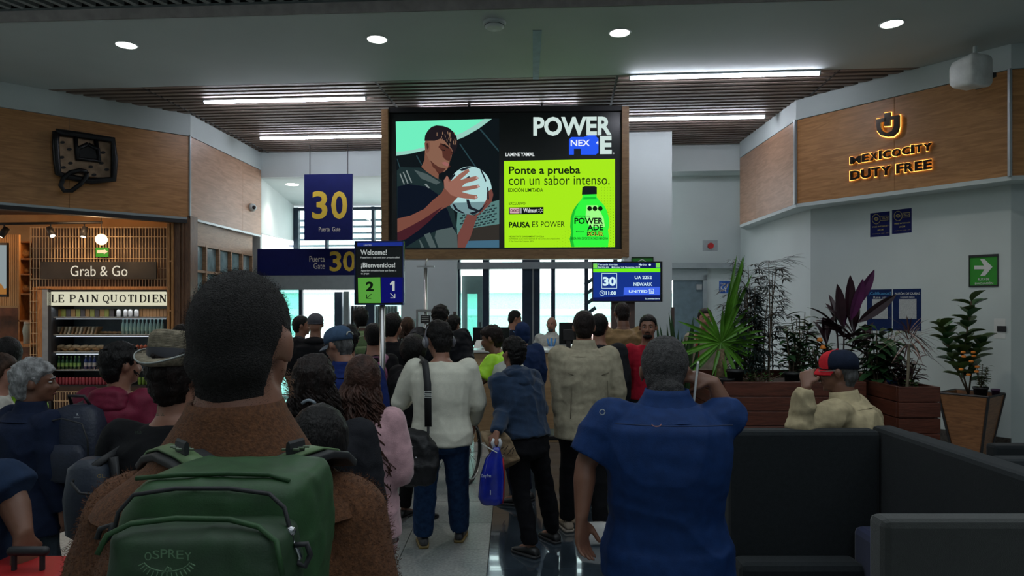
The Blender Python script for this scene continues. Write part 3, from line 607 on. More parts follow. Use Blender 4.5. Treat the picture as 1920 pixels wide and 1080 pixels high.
# survey posters with grey code patches left blank
LB_ = mat('poster_lettering_blue', (.05, .25, .5), .5); PAP = mat('poster_grey_patch', (.38, .40, .40), .7, var=.12, scale=60)
for r, lb, hd_, m_, sub in (((1626, 543, 1673, 621), 'left navy survey poster with a grey patch behind the purple plant', '¡Califícanos!', LB_, 'Rate us!'), ((1675, 542, 1728, 621), 'right navy complaints poster with a grey patch', 'BUZÓN DE QUEJAS', WHT, 'Complaints mailbox')):
    t = sign('survey_poster', PR, r, lb, mat('poster_navy', (.008, .02, .08), .6, spec=.12), .01, cat='poster')
    w_ = r[2]-r[0]; mb = MB(); PR.rect(mb, r[0]+w_*.2, 561, r[2]-w_*.18, 598, .002); obj('grey_patch', mb, PAP, t)
    print_(t, PR, 'heading', m_, [(hd_, r[0]+3, 547, r[2]-3, 554, .015)], .004); print_(t, PR, 'subheading', WHT, [(sub, r[0]+w_*.25, 555, r[2]-w_*.25, 560)], .004)
t = sign('switch_box', PR, (1868, 597, 1890, 635), 'small white switch box with dark window on the right wall', WHT, .07, cat='box'); t['label'] = 'small pale switch box with dark window on the right wall'
mb = MB(); PR.rect(mb, 1870, 611, 1887, 622, .002, .01); obj('dark_window', mb, M_black, t)
PE = Plane(bw(1262, .5)-V*.002, U)
t = sign('emergency_stop_box', PE, (1316, 451, 1344, 471), 'grey box with a red push button on the recessed wall', M_alu, .08, cat='box')
mb = MB(); PE.disc(mb, 1332, 461, 5.5, 5.5, .002, 20, .05); obj('red_button', mb, mat('button_red', (.5, .01, .01), .4), t)
t = sign('gate_range_sign', PE, (1348, 527, 1369, 550), 'small blue sign reading 5-9 beside the recessed door', mat('sign_blue', (.01, .09, .40), .5), .015)
print_(t, PE, 'lettering', WHT, [('5-9', 1351, 537, 1362, 545, .02), ('Gates', 1351, 530, 1359, 533)], .004)
# ---------------------------------------------------------------- shop sign of backlit letters on the right fascia
d = (Vector((*RA, 0))-Vector((*RB, 0))).normalized(); nn = Vector((d.y, -d.x, 0)); PD = Plane(Vector((*RB, 0))+nn*0.0, d)
if PD.n.y > 0: pass
LET = mat('letter_bronze', (.02, .013, .008), .25, .6); HALO = mat('letter_halo', (1, .50, .10), emit=3.2)
dfc = PD.at(1677, 240); t = thing('shop_sign', dfc, 'dark raised letters with amber glow and a cup shaped emblem on the right wood fascia', 'sign')
def shop_row(s, xs, ytops, h):
    for ch, (a_, b_), yt in zip(s, xs, ytops):
        mb = MB(); text(PD, mb, ch, a_, yt, b_, yt+h, off=.05, bold=.035, th=.03); obj('letter', mb, LET, t)
        mb = MB(); text(PD, mb, ch, a_-1.0, yt-.8, b_+1.8, yt+h+1.6, off=.012, bold=.05); obj('letter_halo', mb, HALO, t)
def spread_(s, x0, x1, wd_):
    tot = sum(wd_[c_] for c_ in s); out = []; x = x0
    for c_ in s: w2 = wd_[c_]/tot*(x1-x0); out.append((x+.6, x+w2-1.2)); x += w2
    return out
WD = dict(M=1.35, E=.9, X=1.05, I=.45, C=1.05, O=1.15, T=.95, Y=1.05, D=1.1, U=1.05, F=.85, R=1.0); WD[' '] = .5
def row(s, x0, x1, y0, y1, h):
    xs = spread_(s, x0, x1, WD); sel = [(c_, q) for c_, q in zip(s, xs) if c_ != ' ']
    shop_row([c_ for c_, q in sel], [q for c_, q in sel], [y0+(q[0]-x0)/(x1-x0)*(y1-y0) for c_, q in sel], h)
row('MEXICOCITY', 1593, 1747, 291, 264, 17); row('DUTY FREE', 1593, 1747, 318, 296, 20)
for off, gr, m_, th, nm in ((.05, 0, LET, .03, 'emblem'), (.012, 1.6, HALO, .002, 'emblem_halo')):
    mb = MB(); g = gr
    cup = [(1645-g, 224-g), (1664+0, 221), (1664, 228), (1653, 230), (1653, 237), (1656, 246), (1665, 250), (1674, 246), (1678, 237), (1678, 224), (1671, 225), (1671, 219), (1688+g, 216-g), (1688+g, 237), (1685+g, 248+g), (1676+g, 256+g), (1665, 257+g), (1653-g, 254+g), (1646-g, 245+g), (1645-g, 236)]
    PD.poly(mb, cup, off, th); PD.poly(mb, [(1660-g, 213-g), (1671+g, 211-g), (1671+g, 236+g), (1660-g, 237+g)], off, th); obj(nm, mb, m_, t)
# wall speaker right
c = P(1817, 138, 7.72); t = thing('wall_speaker', c, 'white boxy loudspeaker hanging under the soffit beside the wood fascia', 'speaker')
rm = Matrix.Rotation(R(20), 3, 'Z'); mb = MB()
rr = []
for dy, sx, sz in ((-.16, .150, .165), (-.13, .165, .178), (.1, .15, .15), (.15, .11, .11)):
    rr.append([c+rm @ Vector((sx*math.copysign(abs(cos(q))**.35, cos(q)), dy, sz*math.copysign(abs(sin(q))**.35, sin(q)))) for q in [2*pi*k/28 for k in range(28)]])
obj('cabinet', mb.rings(rr), mat('speaker_white', (.6, .62, .6), .5), t, True)
obj('bracket', MB().tube([c+Vector((.1, .12, .1)), c+Vector((.16, .14, .22)), Vector((c.x+.16, c.y+.14, CZ))], .02, 8), M_white, t); obj('cable', MB().tube([c+Vector((.17, .12, .25)), c+Vector((.24, .1, .12)), c+Vector((.27, .08, -.02)), c+Vector((.22, .08, -.12)), c+Vector((.14, .1, -.14))], .012, 8), M_black, t, True); obj('cable_clamp', MB().box(c.x+.18, c.x+.34, c.y+.05, c.y+.1, c.z-.02, c.z+.03), M_black, t)
# emblem sculpture on the left fascia
dl = (Vector((*LB, 0))-Vector((*LA, 0))).normalized(); PL = Plane(Vector((*LA, 0)), dl)
t = thing('wall_relief', PL.at(160, 350), 'dark metal relief panel with punched hollows and a looped cord on the left wood fascia', 'sculpture')
IR = mat('dark_iron', (.012, .012, .014), .35, .5); 
fr = MB(); q = [PL.at(x, y, .10) for x, y in ((105, 247), (150, 253), (212, 262), (215, 300), (213, 336), (170, 340), (125, 331), (109, 325), (106, 300), (104, 265), (105, 247))]
obj('outer_frame', fr.tube(q, .045, 10), IR, t, True)
mb = MB(); PL.poly(mb, [(108, 250), (212, 264), (213, 335), (112, 328)], .03, .03); obj('back_plate', mb, mat('bronze_plate', (.22, .15, .10), .3, .8, var=.3, scale=6, bump=.3, bscale=10), t)
for pts in ([(142, 256), (145, 298), (186, 302), (180, 262)], [(165, 270), (146, 278), (146, 298)], [(165, 270), (184, 280), (186, 302)]):
    obj('inner_bar', MB().tube([PL.at(x, y, .10) for x, y in pts], .028, 8), IR, t, True)
for x, y in ((117, 267), (116, 295), (132, 306), (119, 314), (170, 313), (193, 286), (176, 328), (200, 318), (190, 306), (130, 280)):
    mb = MB(); PL.disc(mb, x, y, 4.6, 2.6, .062, 12, .01); obj('hollow', mb, IR, t)
mb = MB(); PL.poly(mb, [(146, 276), (165, 270), (184, 280), (185, 300), (147, 297)], .064, .03); obj('dark_boss', mb, IR, t, bev=.01)
obj('looped_cord', MB().tube([PL.at(x, y, .14) for x, y in ((163, 322), (150, 319), (132, 323), (118, 335), (114, 348), (120, 358), (134, 358), (150, 346), (162, 332), (163, 322))], .03, 8), IR, t, True)
# dome camera left
PK = Plane(Vector((*LB, 0)), (Vector((*LC, 0))-Vector((*LB, 0))))
if PK.n.x < 0: PK.n = -PK.n
c = PK.at(473, 389, .03); t = thing('security_camera', c, 'small white round security camera on the left wood fascia', 'camera'); obj('body', MB().ell(c, .075), M_white, t, True); obj('lens', MB().ell(c+Vector((.05, -.045, -.005)), .035), M_black, t, True); obj('mount', MB().cap(c, c-Vector((.06, 0, 0)), .05, .05), M_white, t, True)
# ---------------------------------------------------------------- grab and go shop on the left
W = lambda x, y, Y: P(x, y, Y)
def pbox(mb, x0, x1, y0, y1, Y, dep):          # box whose front face spans the pixel rectangle at depth Y
    a = W(x0, y1, Y); b = W(x1, y0, Y); return mb.box(a.x, b.x, Y, Y+dep, a.z, b.z)
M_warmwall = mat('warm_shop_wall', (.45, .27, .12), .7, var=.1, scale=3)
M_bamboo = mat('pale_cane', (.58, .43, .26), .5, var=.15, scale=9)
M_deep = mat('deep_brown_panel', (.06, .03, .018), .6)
sh = struct('wall_shop', MB().box(-10.5, -5.2, 13.2, 13.3, 0, 3.6), M_warmwall)
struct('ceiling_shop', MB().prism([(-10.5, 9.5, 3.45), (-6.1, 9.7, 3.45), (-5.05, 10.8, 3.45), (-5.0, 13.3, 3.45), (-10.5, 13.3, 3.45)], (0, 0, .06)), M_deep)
rl = struct('trim_3', MB().prism([Vector((*along(LA, LB, .3), 2.98)), Vector((*along(LA, LB, .995), 2.98)), Vector((*along(LA, LB, .995), 3.04)), Vector((*along(LA, LB, .3), 3.04))], (-.1, .1, 0)), M_black)
# wooden posts between the display fridge and the lattice window
pt = thing('shop_post', W(338, 1080, 10.9), 'tall reddish brown timber post between the fridge and the lattice window', 'post')
mb = MB(); pbox(mb, 326, 357, 404, 790, 10.62, .25); obj('dark_board', mb, M_dkwood, pt, bev=.004)
mb = MB(); pbox(mb, 313, 318, 418, 790, 10.6, .2); pbox(mb, 321, 325, 412, 790, 10.6, .2); obj('honey_board', mb, M_honey, pt)
for y in (488, 581, 676): mb = MB(); pbox(mb, 313, 325, y, y+3, 10.59, .2); obj('cross_piece', mb, M_honey, pt)
for x in (336, 342): mb = MB(); pbox(mb, x, x+1.6, 412, 790, 10.6, .04); obj('batten', mb, M_dkwood, pt)
# lattice window wall on the second face
X_ = -4.98; lw = struct('window_3', MB().box(X_-.06, X_+.02, 10.7, 13.25, 2.70, 3.04), wood('lattice_wood', (.34, .20, .11), (.22, .12, .06), .5, 4, (1, 1, 6)))
LW = MATS['lattice_wood']
for i in range(6): y = 10.72+i*.5; obj('mullion', MB().box(X_-.05, X_+.04, y-.025, y+.025, 0, 2.7), LW, lw, bev=.004)
for j in range(7): z = 2.68-j*.42; obj('transom', MB().box(X_-.05, X_+.035, 10.7, 13.25, z-.02, z+.02), LW, lw, bev=.003)
M_frost = mat('frosted_pane', (.16, .24, .25), .25, var=.25, scale=6, bump=.2, bscale=25)
for i in range(5):
    for j in range(6): y = 10.745+i*.5; z = 2.66-j*.42; obj('pane', MB().box(X_-.03, X_-.02, y, y+.45, z-.38, z), M_frost, lw)
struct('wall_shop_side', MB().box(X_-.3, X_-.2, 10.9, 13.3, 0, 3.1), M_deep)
# cane screen: vertical canes tied by cross wires
sc_ = thing('cane_screen', W(185, 540, 11.05), 'tall screen of thin upright canes and cross wires above the display fridge', 'screen')
mb = MB(); mb2 = MB()
for i in range(46):
    x = 57+i*5.68; y1 = 540 if x > 78 else 790; a = W(x, 425, 11.05); b = W(x, y1, 11.05); mb.tube([a, b], .0085, 6)
tag(obj('cane', mb, M_bamboo, sc_), kind='stuff')
for y in (426, 444, 465, 485, 503, 523): a = W(57, y, 11.03); b = W(315, y, 11.03); mb2.tube([a, b], .006, 5)
for i in range(12): y = 545+i*20; mb2.tube([W(56, y, 11.03), W(76, y, 11.03)], .006, 5)
tag(obj('wire', mb2, M_bamboo, sc_), kind='stuff')
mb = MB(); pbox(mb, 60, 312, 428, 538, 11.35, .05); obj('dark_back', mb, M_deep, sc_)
PBk = Plane(W(185, 505, 10.95))
t = sign('shop_sign', PBk, (78, 491, 295, 523), 'dark board sign reading Grab and Go in white on the cane screen', mat('charcoal_board', (.02, .018, .016), .6, var=.3, scale=4), .03)
print_(t, PBk, 'lettering', mat('warm_white_letter', (.95, .86, .68), emit=.75), [('Grab & Go', 132, 498, 239, 518, .0)], .004)
t = sign('evacuation_sign', Plane(W(192, 475, 11.0)), (180, 464, 204, 482), 'tiny green evacuation sign with a white arrow on the cane screen', GRN, .01)
mb = MB(); q = Plane(W(192, 475, 11.0)); q.poly(mb, [(182, 469), (195, 469), (195, 467), (202, 472), (195, 477), (195, 475), (182, 475)], .004); obj('arrow', mb, WHT, t)
c = W(190, 449, 10.7); t = thing('pendant_lamp', c, 'round glowing pendant lamp in front of the cane screen', 'lamp'); obj('globe', MB().ell(c, .085, n=18, m=12), mat('warm_globe', (1, .66, .36), emit=4), t, True); obj('cord', MB().tube([c+Vector((0, 0, .08)), Vector((c.x, c.y, 3.46))], .006, 6), M_black, t)
lamp('pendant_glow', 'POINT', c+Vector((0, -.15, -.05)), 10, (1, .62, .32), .1)
# display fridge
FY = 11.0
fr = thing('display_fridge', W(197, 770, FY+.3), 'open lit display fridge stocked with sandwiches and drinks under a backlit sign', 'fridge')
M_frg = mat('fridge_grey', (.36, .37, .38), .35, .5); M_in = mat('fridge_liner', (.10, .13, .15), .4)
for x0, x1, m_, nm in ((70, 79, M_honey, 'wood_edge'), (79, 90, M_frg, 'side_frame'), (90, 96, M_black, 'side_gasket')):
    mb = MB(); pbox(mb, x0, x1, 541, 800, FY-.02, .6); obj(nm, mb, m_, fr, bev=.003)
mb = MB(); pbox(mb, 70, 318, 537, 543, FY-.02, .2); obj('top_edge', mb, M_honey, fr)
mb = MB(); pbox(mb, 90, 316, 543, 548, FY, .6); obj('top_panel', mb, M_black, fr)
mb = MB(); pbox(mb, 94, 314, 574, 800, FY+.55, .05); obj('back_panel', mb, M_in, fr)
mb = MB(); pbox(mb, 94, 314, 722, 800, FY+.04, .5); obj('plinth', mb, M_deep, fr)
PN = Plane(W(200, 560, FY-.02)); mb = MB(); PN.rect(mb, 92, 547, 314, 573, -.06, .06); lb_ = obj('light_box', mb, mat('lightbox_cream', (.80, .78, .58), emit=.8), fr, bev=.004)
# serif capitals drawn stroke by stroke
SER = {'L': ([(0, 0, 0, 1, .2), (0, 0, .75, 0, .07), (.75, 0, .75, .28, .07)], [(0, 1), (0, 0)]), 'E': ([(0, 0, 0, 1, .2), (0, 0, .75, 0, .07), (.75, 0, .75, .28, .07), (0, 1, .7, 1, .07), (.7, 1, .7, .74, .07), (0, .52, .45, .52, .07), (.45, .4, .45, .64, .06)], [(0, 1), (0, 0)]),
 'P': ([(0, 0, 0, 1, .2), ('arc', .35, .73, .36, .25, -90, 90, .15), (0, 1, .38, 1, .07), (0, .48, .38, .48, .07)], [(0, 1), (0, 0)]), 'A': ([(.45, 1, .1, 0, .08), (.45, 1, .85, 0, .2), (.2, .34, .7, .34, .07)], [(.1, 0), (.85, 0)]),
 'I': ([(0, 0, 0, 1, .2)], [(0, 1), (0, 0)]), 'N': ([(0, 0, 0, 1, .08), (0, 1, .75, 0, .2), (.75, 0, .75, 1, .08)], [(0, 1), (0, 0), (.75, 1)]), 'O': ([('arc', .42, .5, .42, .48, 0, 360, .15)], []),
 'Q': ([('arc', .42, .5, .42, .48, 0, 360, .15), (.35, .15, .6, -.15, .12), (.6, -.15, .9, -.12, .08)], []), 'U': ([(0, .3, 0, 1, .2), (.7, .3, .7, 1, .08), ('arc', .35, .3, .35, .28, 180, 360, .12)], [(0, 1), (.7, 1)]),
 'T': ([(.4, 0, .4, 1, .2), (0, 1, .8, 1, .08), (0, .76, 0, 1, .07), (.8, .76, .8, 1, .07)], [(.4, 0)]), 'D': ([(0, 0, 0, 1, .2), (0, 1, .35, 1, .07), (0, 0, .35, 0, .07), ('arc', .33, .5, .45, .48, -90, 90, .17)], [(0, 1), (0, 0)])}
def serif(pl, mb, ch, x, y, w_, h, off=.006):
    st, se = SER[ch]; mp = lambda a, b: (x+a*w_, y-b*h)
    for s_ in st:
        if s_[0] == 'arc':
            _, cx, cy, rx, ry, a0, a1, th = s_; n = 14
            for i in range(n):
                q0 = R(a0+(a1-a0)*i/n); q1 = R(a0+(a1-a0)*(i+1)/n); tw = th*(.35+.65*abs(cos((q0+q1)/2)))
                pl.line(mb, *mp(cx+rx*cos(q0), cy+ry*sin(q0)), *mp(cx+rx*cos(q1), cy+ry*sin(q1)), (tw+.05)*h*.95, off, .001)
        else: pl.line(mb, *mp(s_[0], s_[1]), *mp(s_[2], s_[3]), (s_[4]*.9+.055)*h, off, .001)
    for a, b in se: pl.line(mb, *mp(a-.17, b), *mp(a+.17, b), .11*h, off, .001)
x = 98.5
M_inkl = mat('black_ink', (.006, .006, .006), .5)
for ch, adv in zip('LE PAIN QUOTIDIEN', [14, 17, 0, 15, 19, 10, 16, 0, 17, 17, 17, 15, 10, 16, 10, 14, 0]):
    if ch == ' ': x += 5.5; continue
    mb = MB(); serif(PN, mb, ch, x, 566.5, {'I': 7, 'L': 11, 'E': 11}.get(ch, 12), 13.5, .006); obj('letter', mb, M_inkl, fr); x += adv*.925
MG = MATS['clear_glass']
M_shelf = mat('shelf_edge', (.55, .56, .56), .25, .6)
for y in (594, 627, 659, 693, 722):
    mb = MB(); pbox(mb, 96, 313, y, y+2, FY+.03, .5); obj('shelf', mb, M_shelf if y != 722 else M_black, fr)
for y in (595, 628, 661): a = W(205, y+2.5, FY+.1); obj('led_strip', MB().box(a.x-.9, a.x+.9, a.y, a.y+.02, a.z-.008, a.z), mat('fridge_led', (.8, .9, 1), emit=1.2), fr)
mb = MB()
for i in range(40): mb.tube([W(102+i*5.3, 735, FY-.03), W(102+i*5.3, 790, FY-.03)], .006, 5)
for y in (735, 752, 775): mb.tube([W(100, y, FY-.03), W(312, y, FY-.03)], .006, 5)
tag(obj('cane_front', mb, M_bamboo, fr), kind='stuff')
lamp('fridge_light', 'AREA', W(205, 577, FY+.05), 3.5, (.8, .92, 1), 1.7, .08, (R(-20), 0, 0))
# the stock on the shelves: each piece a thing
def stock(name, cat, grp, label, xs, y, dep, build):
    OR = 'leftmost second third fourth fifth sixth seventh eighth ninth tenth eleventh twelfth thirteenth fourteenth fifteenth sixteenth seventeenth eighteenth'.split()
    for i, x in enumerate(xs):
        o = build(W(x, y, FY+dep), i); o.name = name; tag(o, (OR[i] if i else 'leftmost')+' '+label if i == 0 else OR[i]+' from the left, '+label, cat, grp)
def bottle(name, h, r, m1, m2, c):
    o = obj(name, MB().lathe([(0, 0), (r, .0), (r, h*.55), (r*.9, h*.66), (r*.36, h*.8), (r*.36, h*.93)], c, 12), m1, None, True)
    b_ = [o['_b'][0], o['_b'][1], o['_b'][2]]
    obj('cap', MB().lathe([(r*.42, h*.9), (r*.42, h), (0, h)], c, 10), m2, o, base=b_); obj('label', MB().lathe([(r*1.03, h*.22), (r*1.03, h*.5)], c, 12), m2, o, base=b_); return o
mw = mat('water_bottle_plastic', (.30, .52, .52), .12, spec=.9); mc = mat('teal_cap', (.25, .45, .45), .4)
stock('water_bottle', 'bottle', 'water bottles in the fridge', 'clear teal water bottle on the upper fridge shelf', [231+7.3*i for i in range(11)], 626.5, .12, lambda c, i: bottle('water_bottle', .25, .026, mw, mc, c))
stock('jar', 'jar', 'rounded jars on the top shelf', 'rounded pale jar on the fridge top shelf', [223, 236, 245, 256], 593.5, .12, lambda c, i: obj('jar', MB().lathe([(0, 0), (.03, 0), (.034, .02), (.034, .09), (.02, .115), (0, .12)], c, 12), mat('jar_glass_pale', (.36, .33, .32), .15), None, True))
stock('tin', 'tin', 'dark tins on the top shelf', 'dark boxy tin on the fridge top shelf', [101+9*i for i in range(13)], 593.5, .15, lambda c, i: obj('tin', MB().box(c.x-.034, c.x+.034, c.y, c.y+.1, c.z, c.z+.12), (mat('tin_dark', (.03, .02, .02), .4), mat('tin_brown', (.14, .07, .02), .4), mat('tin_olive', (.12, .11, .02), .4))[(i*7) % 3], None))
stock('carton', 'carton', 'amber cartons on the top shelf', 'amber carton on the right of the fridge top shelf', [264+6.5*i for i in range(8)], 593.5, .15, lambda c, i: obj('carton', MB().box(c.x-.025, c.x+.025, c.y, c.y+.08, c.z, c.z+.125), mat('carton_amber', (.20, .09, .03), .5), None))
def sandwich(c, i):
    mb = MB(); q = Vector((.0, 0, 0)); lean = .035
    mb.prism([c+Vector((-.02, 0, 0)), c+Vector((.012, 0, 0)), c+Vector((.012+lean, 0, .12)), c+Vector((-.02+lean, 0, .12))], (0, .14, 0)); o = obj('sandwich', mb, (mat('bread_pale', (.40, .33, .22), .6), mat('bread_brown', (.26, .17, .09), .6), mat('wrap_cream', (.48, .44, .34), .5))[(i*5) % 3], None, bev=.006); return o
stock('sandwich', 'sandwich', 'wrapped sandwiches leaning on the upper shelf', 'wrapped sandwich leaning on the upper fridge shelf', [99+7.2*i for i in range(12)], 626.5, .14, sandwich)
def pastry(c, i):
    rnd = random.Random(i); mb = MB().ell(c+Vector((0, .05, .035+.035*(i % 2))), (.07, .05, .033), Matrix.Rotation(rnd.uniform(-.4, .4), 3, 'Y'), 14, 8); return obj('baguette_roll', mb, (mat('crust', (.36, .22, .10), .55, var=.3, scale=20), mat('pale_crust', (.48, .36, .22), .55, var=.2, scale=20))[i % 2], None, True)
stock('baguette_roll', 'bread', 'filled rolls on the middle shelf', 'filled bread roll on the middle fridge shelf', [102+7.6*i for i in range(16)], 658.5, .12, pastry)
stock('croissant', 'bread', 'pastries beside the sandwiches', 'pastry right of the sandwiches on the upper shelf', [184, 192, 201, 210, 219], 626.5, .14, lambda c, i: obj('croissant', MB().tube([c+Vector((.045*cos(a), .05+.03*sin(a), .022)) for a in (0, .8, 1.57, 2.3, 3.14)], [.006, .018, .024, .018, .006], 10), mat('crust', (0, 0, 0)), None, True))
stock('fruit_cup', 'cup', 'fruit cups on the middle shelf', 'cup of red fruit on the middle fridge shelf', [243+7.5*i for i in range(9)], 658.5, .1, lambda c, i: obj('fruit_cup', MB().lathe([(0, 0), (.02, 0), (.028, .07), (.026, .09), (0, .11)], c, 10), mat('red_fruit', (.34, .10, .06), .2, var=.5, scale=25), None, True))
gb = mat('green_bottle_glass', (.02, .09, .03), .1); gl_ = mat('green_label', (.25, .45, .12), .5)
stock('juice_bottle', 'bottle', 'dark green bottles on the lower shelf', 'dark green bottle on the lower fridge shelf', [103+7.6*i for i in range(7)], 692.5, .12, lambda c, i: bottle('juice_bottle', .21, .024, gb, gl_, c))
stock('blue_bottle', 'bottle', 'dark blue bottles on the lower shelf', 'dark blue bottle on the lower fridge shelf', [161, 169, 177], 692.5, .12, lambda c, i: bottle('blue_bottle', .22, .026, mat('blue_glass', (.01, .03, .16), .1), mat('white_label', (.5, .5, .5), .5), c))
stock('tea_bottle', 'bottle', 'amber bottles on the lower shelf', 'amber bottle with cream label on the lower fridge shelf', [187, 195, 203, 250, 258], 692.5, .12, lambda c, i: bottle('tea_bottle', .2, .025, mat('amber_drink', (.16, .05, .02), .15), mat('cream_label', (.5, .42, .28), .5), c))
stock('soda_can', 'can', 'red cans on the bottom shelf', 'dark red drink can on the bottom fridge shelf', [107+6.3*i for i in range(18)], 721.5, .08, lambda c, i: obj('soda_can', MB().lathe([(.018, 0), (.024, .012), (.024, .11), (.018, .122), (0, .12)], c, 12), mat('can_red', (.28, .04, .06), .3), None, True))
stock('lime_can', 'can', 'lime cans on the bottom shelf', 'lime green can on the bottom fridge shelf', [262+7*i for i in range(6)], 721.5, .08, lambda c, i: obj('lime_can', MB().lathe([(.018, 0), (.024, .012), (.024, .11), (.018, .122), (0, .12)], c, 12), mat('can_lime', (.14, .26, .04), .3), None, True))
# left end of the shop: menu screen, bread shelves, counter, jar, track spots
t = thing('menu_screen', W(5, 556, 10.8), 'wall menu screen with a pale picture at the left edge of the shop', 'screen')
q = Plane(W(5, 505, 10.8), (1, .1, 0)); mb = MB(); q.rect(mb, -60, 455, 17, 557, -.05, .05); obj('casing', mb, M_black, t); mb = MB(); q.rect(mb, -58, 459, 12, 552, .002); obj('picture', mb, em('menu', (.24, .29, .30)), t)
mb = MB(); q.poly(mb, [(-58, 535), (2, 532), (8, 542), (12, 540), (12, 552), (-58, 552)], .005, .001); obj('picture_food', mb, em('food', (.30, .13, .03)), t)
t = thing('bread_shelf', W(46, 790, 12.0), 'tall reddish wooden shelf unit with round loaves behind the cane screen edge', 'shelf')
for x in (34, 60): mb = MB(); pbox(mb, x, x+2.5, 452, 800, 12.0, .4); obj('upright', mb, M_honey, t)
for y in (452, 484, 513, 550, 600, 640): mb = MB(); pbox(mb, 34, 62, y, y+3, 12.0, .4); obj('shelf_board', mb, M_honey, t)
mb = MB(); pbox(mb, 34, 62, 452, 800, 12.4, .03); obj('back_board', mb, mat('red_brown_back', (.16, .045, .02), .5), t)
for x, y, rr_, lb in ((48, 484, .10, 'round loaf on the top board of the bread shelf'), (50, 513, .06, 'small brown loaf on the middle board of the bread shelf'), (48, 550, .10, 'scored round loaf on the lower board of the bread shelf')):
    c = W(x, y, 12.15); tag(obj('round_loaf', MB().ell(c+Vector((0, 0, rr_*.8)), (rr_*1.1, rr_*.9, rr_*.8)), mat('crust', (0, 0, 0)), None, True), lb, 'bread')
t = thing('wall_panel', W(17, 590, 11.5), 'fluted ochre wall panel below the menu screen', 'panel')
for i in range(14): mb = MB(); pbox(mb, -20+i*4, -16.6+i*4, 440, 573, 11.5, .04); obj('flute', mb, M_warmwall, t)
t = thing('bar_counter', W(10, 800, 11.2), 'dark red brown bar counter glowing warm at the left edge of the shop', 'counter')
mb = MB(); pbox(mb, -90, 54, 650, 800, 11.2, .5); obj('front', mb, mat('bar_red_brown', (.14, .05, .02), .4, var=.3), t); mb = MB(); pbox(mb, -90, 56, 646, 651, 11.15, .6); obj('top', mb, M_honey, t)
mb = MB(); pbox(mb, -90, 40, 577, 592, 12.2, .1); pbox(mb, -90, 34, 592, 646, 12.6, .1); obj('rear_panel', mb, mat('bar_red_brown', (0, 0, 0)), t)
c = W(51, 646, 11.35); t = thing('glass_jar', c, 'tall lidded glass jar standing on the bar counter', 'jar'); obj('body', MB().lathe([(.03, 0), (.055, .02), (.055, .14), (.068, .22), (.05, .33), (.045, .34)], c+Vector((0, 0, 0)), 16), mat('cloudy_glass', (.36, .38, .32), .1), t, True); obj('lid', MB().lathe([(.05, .34), (.05, .37), (0, .38)], c, 16), mat('lid_pale', (.55, .5, .42), .4), t)
c = W(24, 647, 11.3); tag(obj('lemon', MB().ell(c+Vector((0, 0, .035)), (.045, .04, .035)), mat('lemon_yellow', (.6, .45, .12), .4), None, True), 'pale yellow round fruit on the bar counter at the left edge', 'fruit')
tr = thing('track_rail', W(95, 419, 10.3), 'black ceiling track rail running across the shop front', 'rail'); obj('rail', MB().tube([W(-20, 420, 10.3), W(192, 417, 10.9)], .02, 6), M_black, tr)
for x, a, lb in ((8, -.5, 'leftmost black track spotlight tilted toward the menu screen'), (95, .6, 'middle black track spotlight tilted right'), (158, .02, 'right black track spotlight hanging straight before the canes')):
    c = W(x, 434, 10.35+x*.003); t = thing('track_spotlight', c, lb, 'spotlight', 'track spotlights')
    d_ = Vector((sin(a), -.35, -cos(a))).normalized(); obj('barrel', MB().tube([c-d_*.07, c+d_*.09], [.045, .05], 14), M_black, t, True); obj('stem', MB().tube([c, c+Vector((0, 0, .13))], .012, 6), M_black, t); obj('bulb', MB().tube([c+d_*.088, c+d_*.094], .036, 12), mat('spot_bulb', (1, .85, .7), emit=3), t)
lamp('shop_glow', 'POINT', (-7.6, 11.6, 3.0), 30, (1, .52, .22), .25); lamp('shop_glow', 'POINT', (-8.6, 10.4, 2.7), 26, (1, .5, .2), .25)
lamp('shop_spot', 'SPOT', (-6.6, 10.2, 3.3), 60, (1, .62, .33), .08, rot=(R(28), 0, 0), spot=95)
# ---------------------------------------------------------------- counter, planters, benches
M_counter = wood('counter_oak', (.46, .31, .17), (.36, .23, .12), .45, 2, (1, 1, 8)); M_top = mat('counter_top_white', (.6, .63, .63), .25)
cy = 8.7; c0 = W(888, 656, cy); c1 = W(1100, 656, cy)
t = thing('gate_counter', ((c0.x+c1.x)/2, cy+.35, 0), 'pale oak gate counter with a white top below the departure screen', 'counter')
obj('front_panel', MB().box(c0.x, -.02+(c0.x+c1.x)/2, cy, cy+.04, 0, c0.z-.04), M_counter, t, bev=.003); obj('front_panel', MB().box(.0+(c0.x+c1.x)/2, c1.x, cy, cy+.04, 0, c0.z-.04), M_counter, t, bev=.003)
for x in (c0.x, c1.x-.04): obj('side_panel', MB().box(x, x+.04, cy+.045, cy+.7, 0, c0.z-.04), M_counter, t)
obj('worktop', MB().box(c0.x-.03, c1.x+.03, cy-.03, cy+.75, c0.z-.035, c0.z), M_top, t, bev=.006)
def monitor(c, w_, h, lb, rot=0):
    t = thing('computer_monitor', c, lb, 'monitor', 'monitors on the gate counter'); rm = Matrix.Rotation(rot, 3, 'Z'); f = lambda m: [m.__setattr__('v', [tuple(c+rm @ (Vector(p)-c)) for p in m.v]), m][1]
    obj('housing', f(MB().box(c.x-w_/2, c.x+w_/2, c.y, c.y+.035, c.z+.05, c.z+.05+h)), M_screenblk, t, bev=.005); obj('back_bulge', f(MB().box(c.x-w_*.3, c.x+w_*.3, c.y-.03, c.y, c.z+.1, c.z+.02+h*.8)), M_black, t, bev=.01)
    obj('neck', f(MB().box(c.x-.03, c.x+.03, c.y-.02, c.y+.0, c.z+.01, c.z+.15)), M_black, t); obj('foot', f(MB().box(c.x-.12, c.x+.12, c.y-.08, c.y+.1, c.z, c.z+.012)), M_black, t)
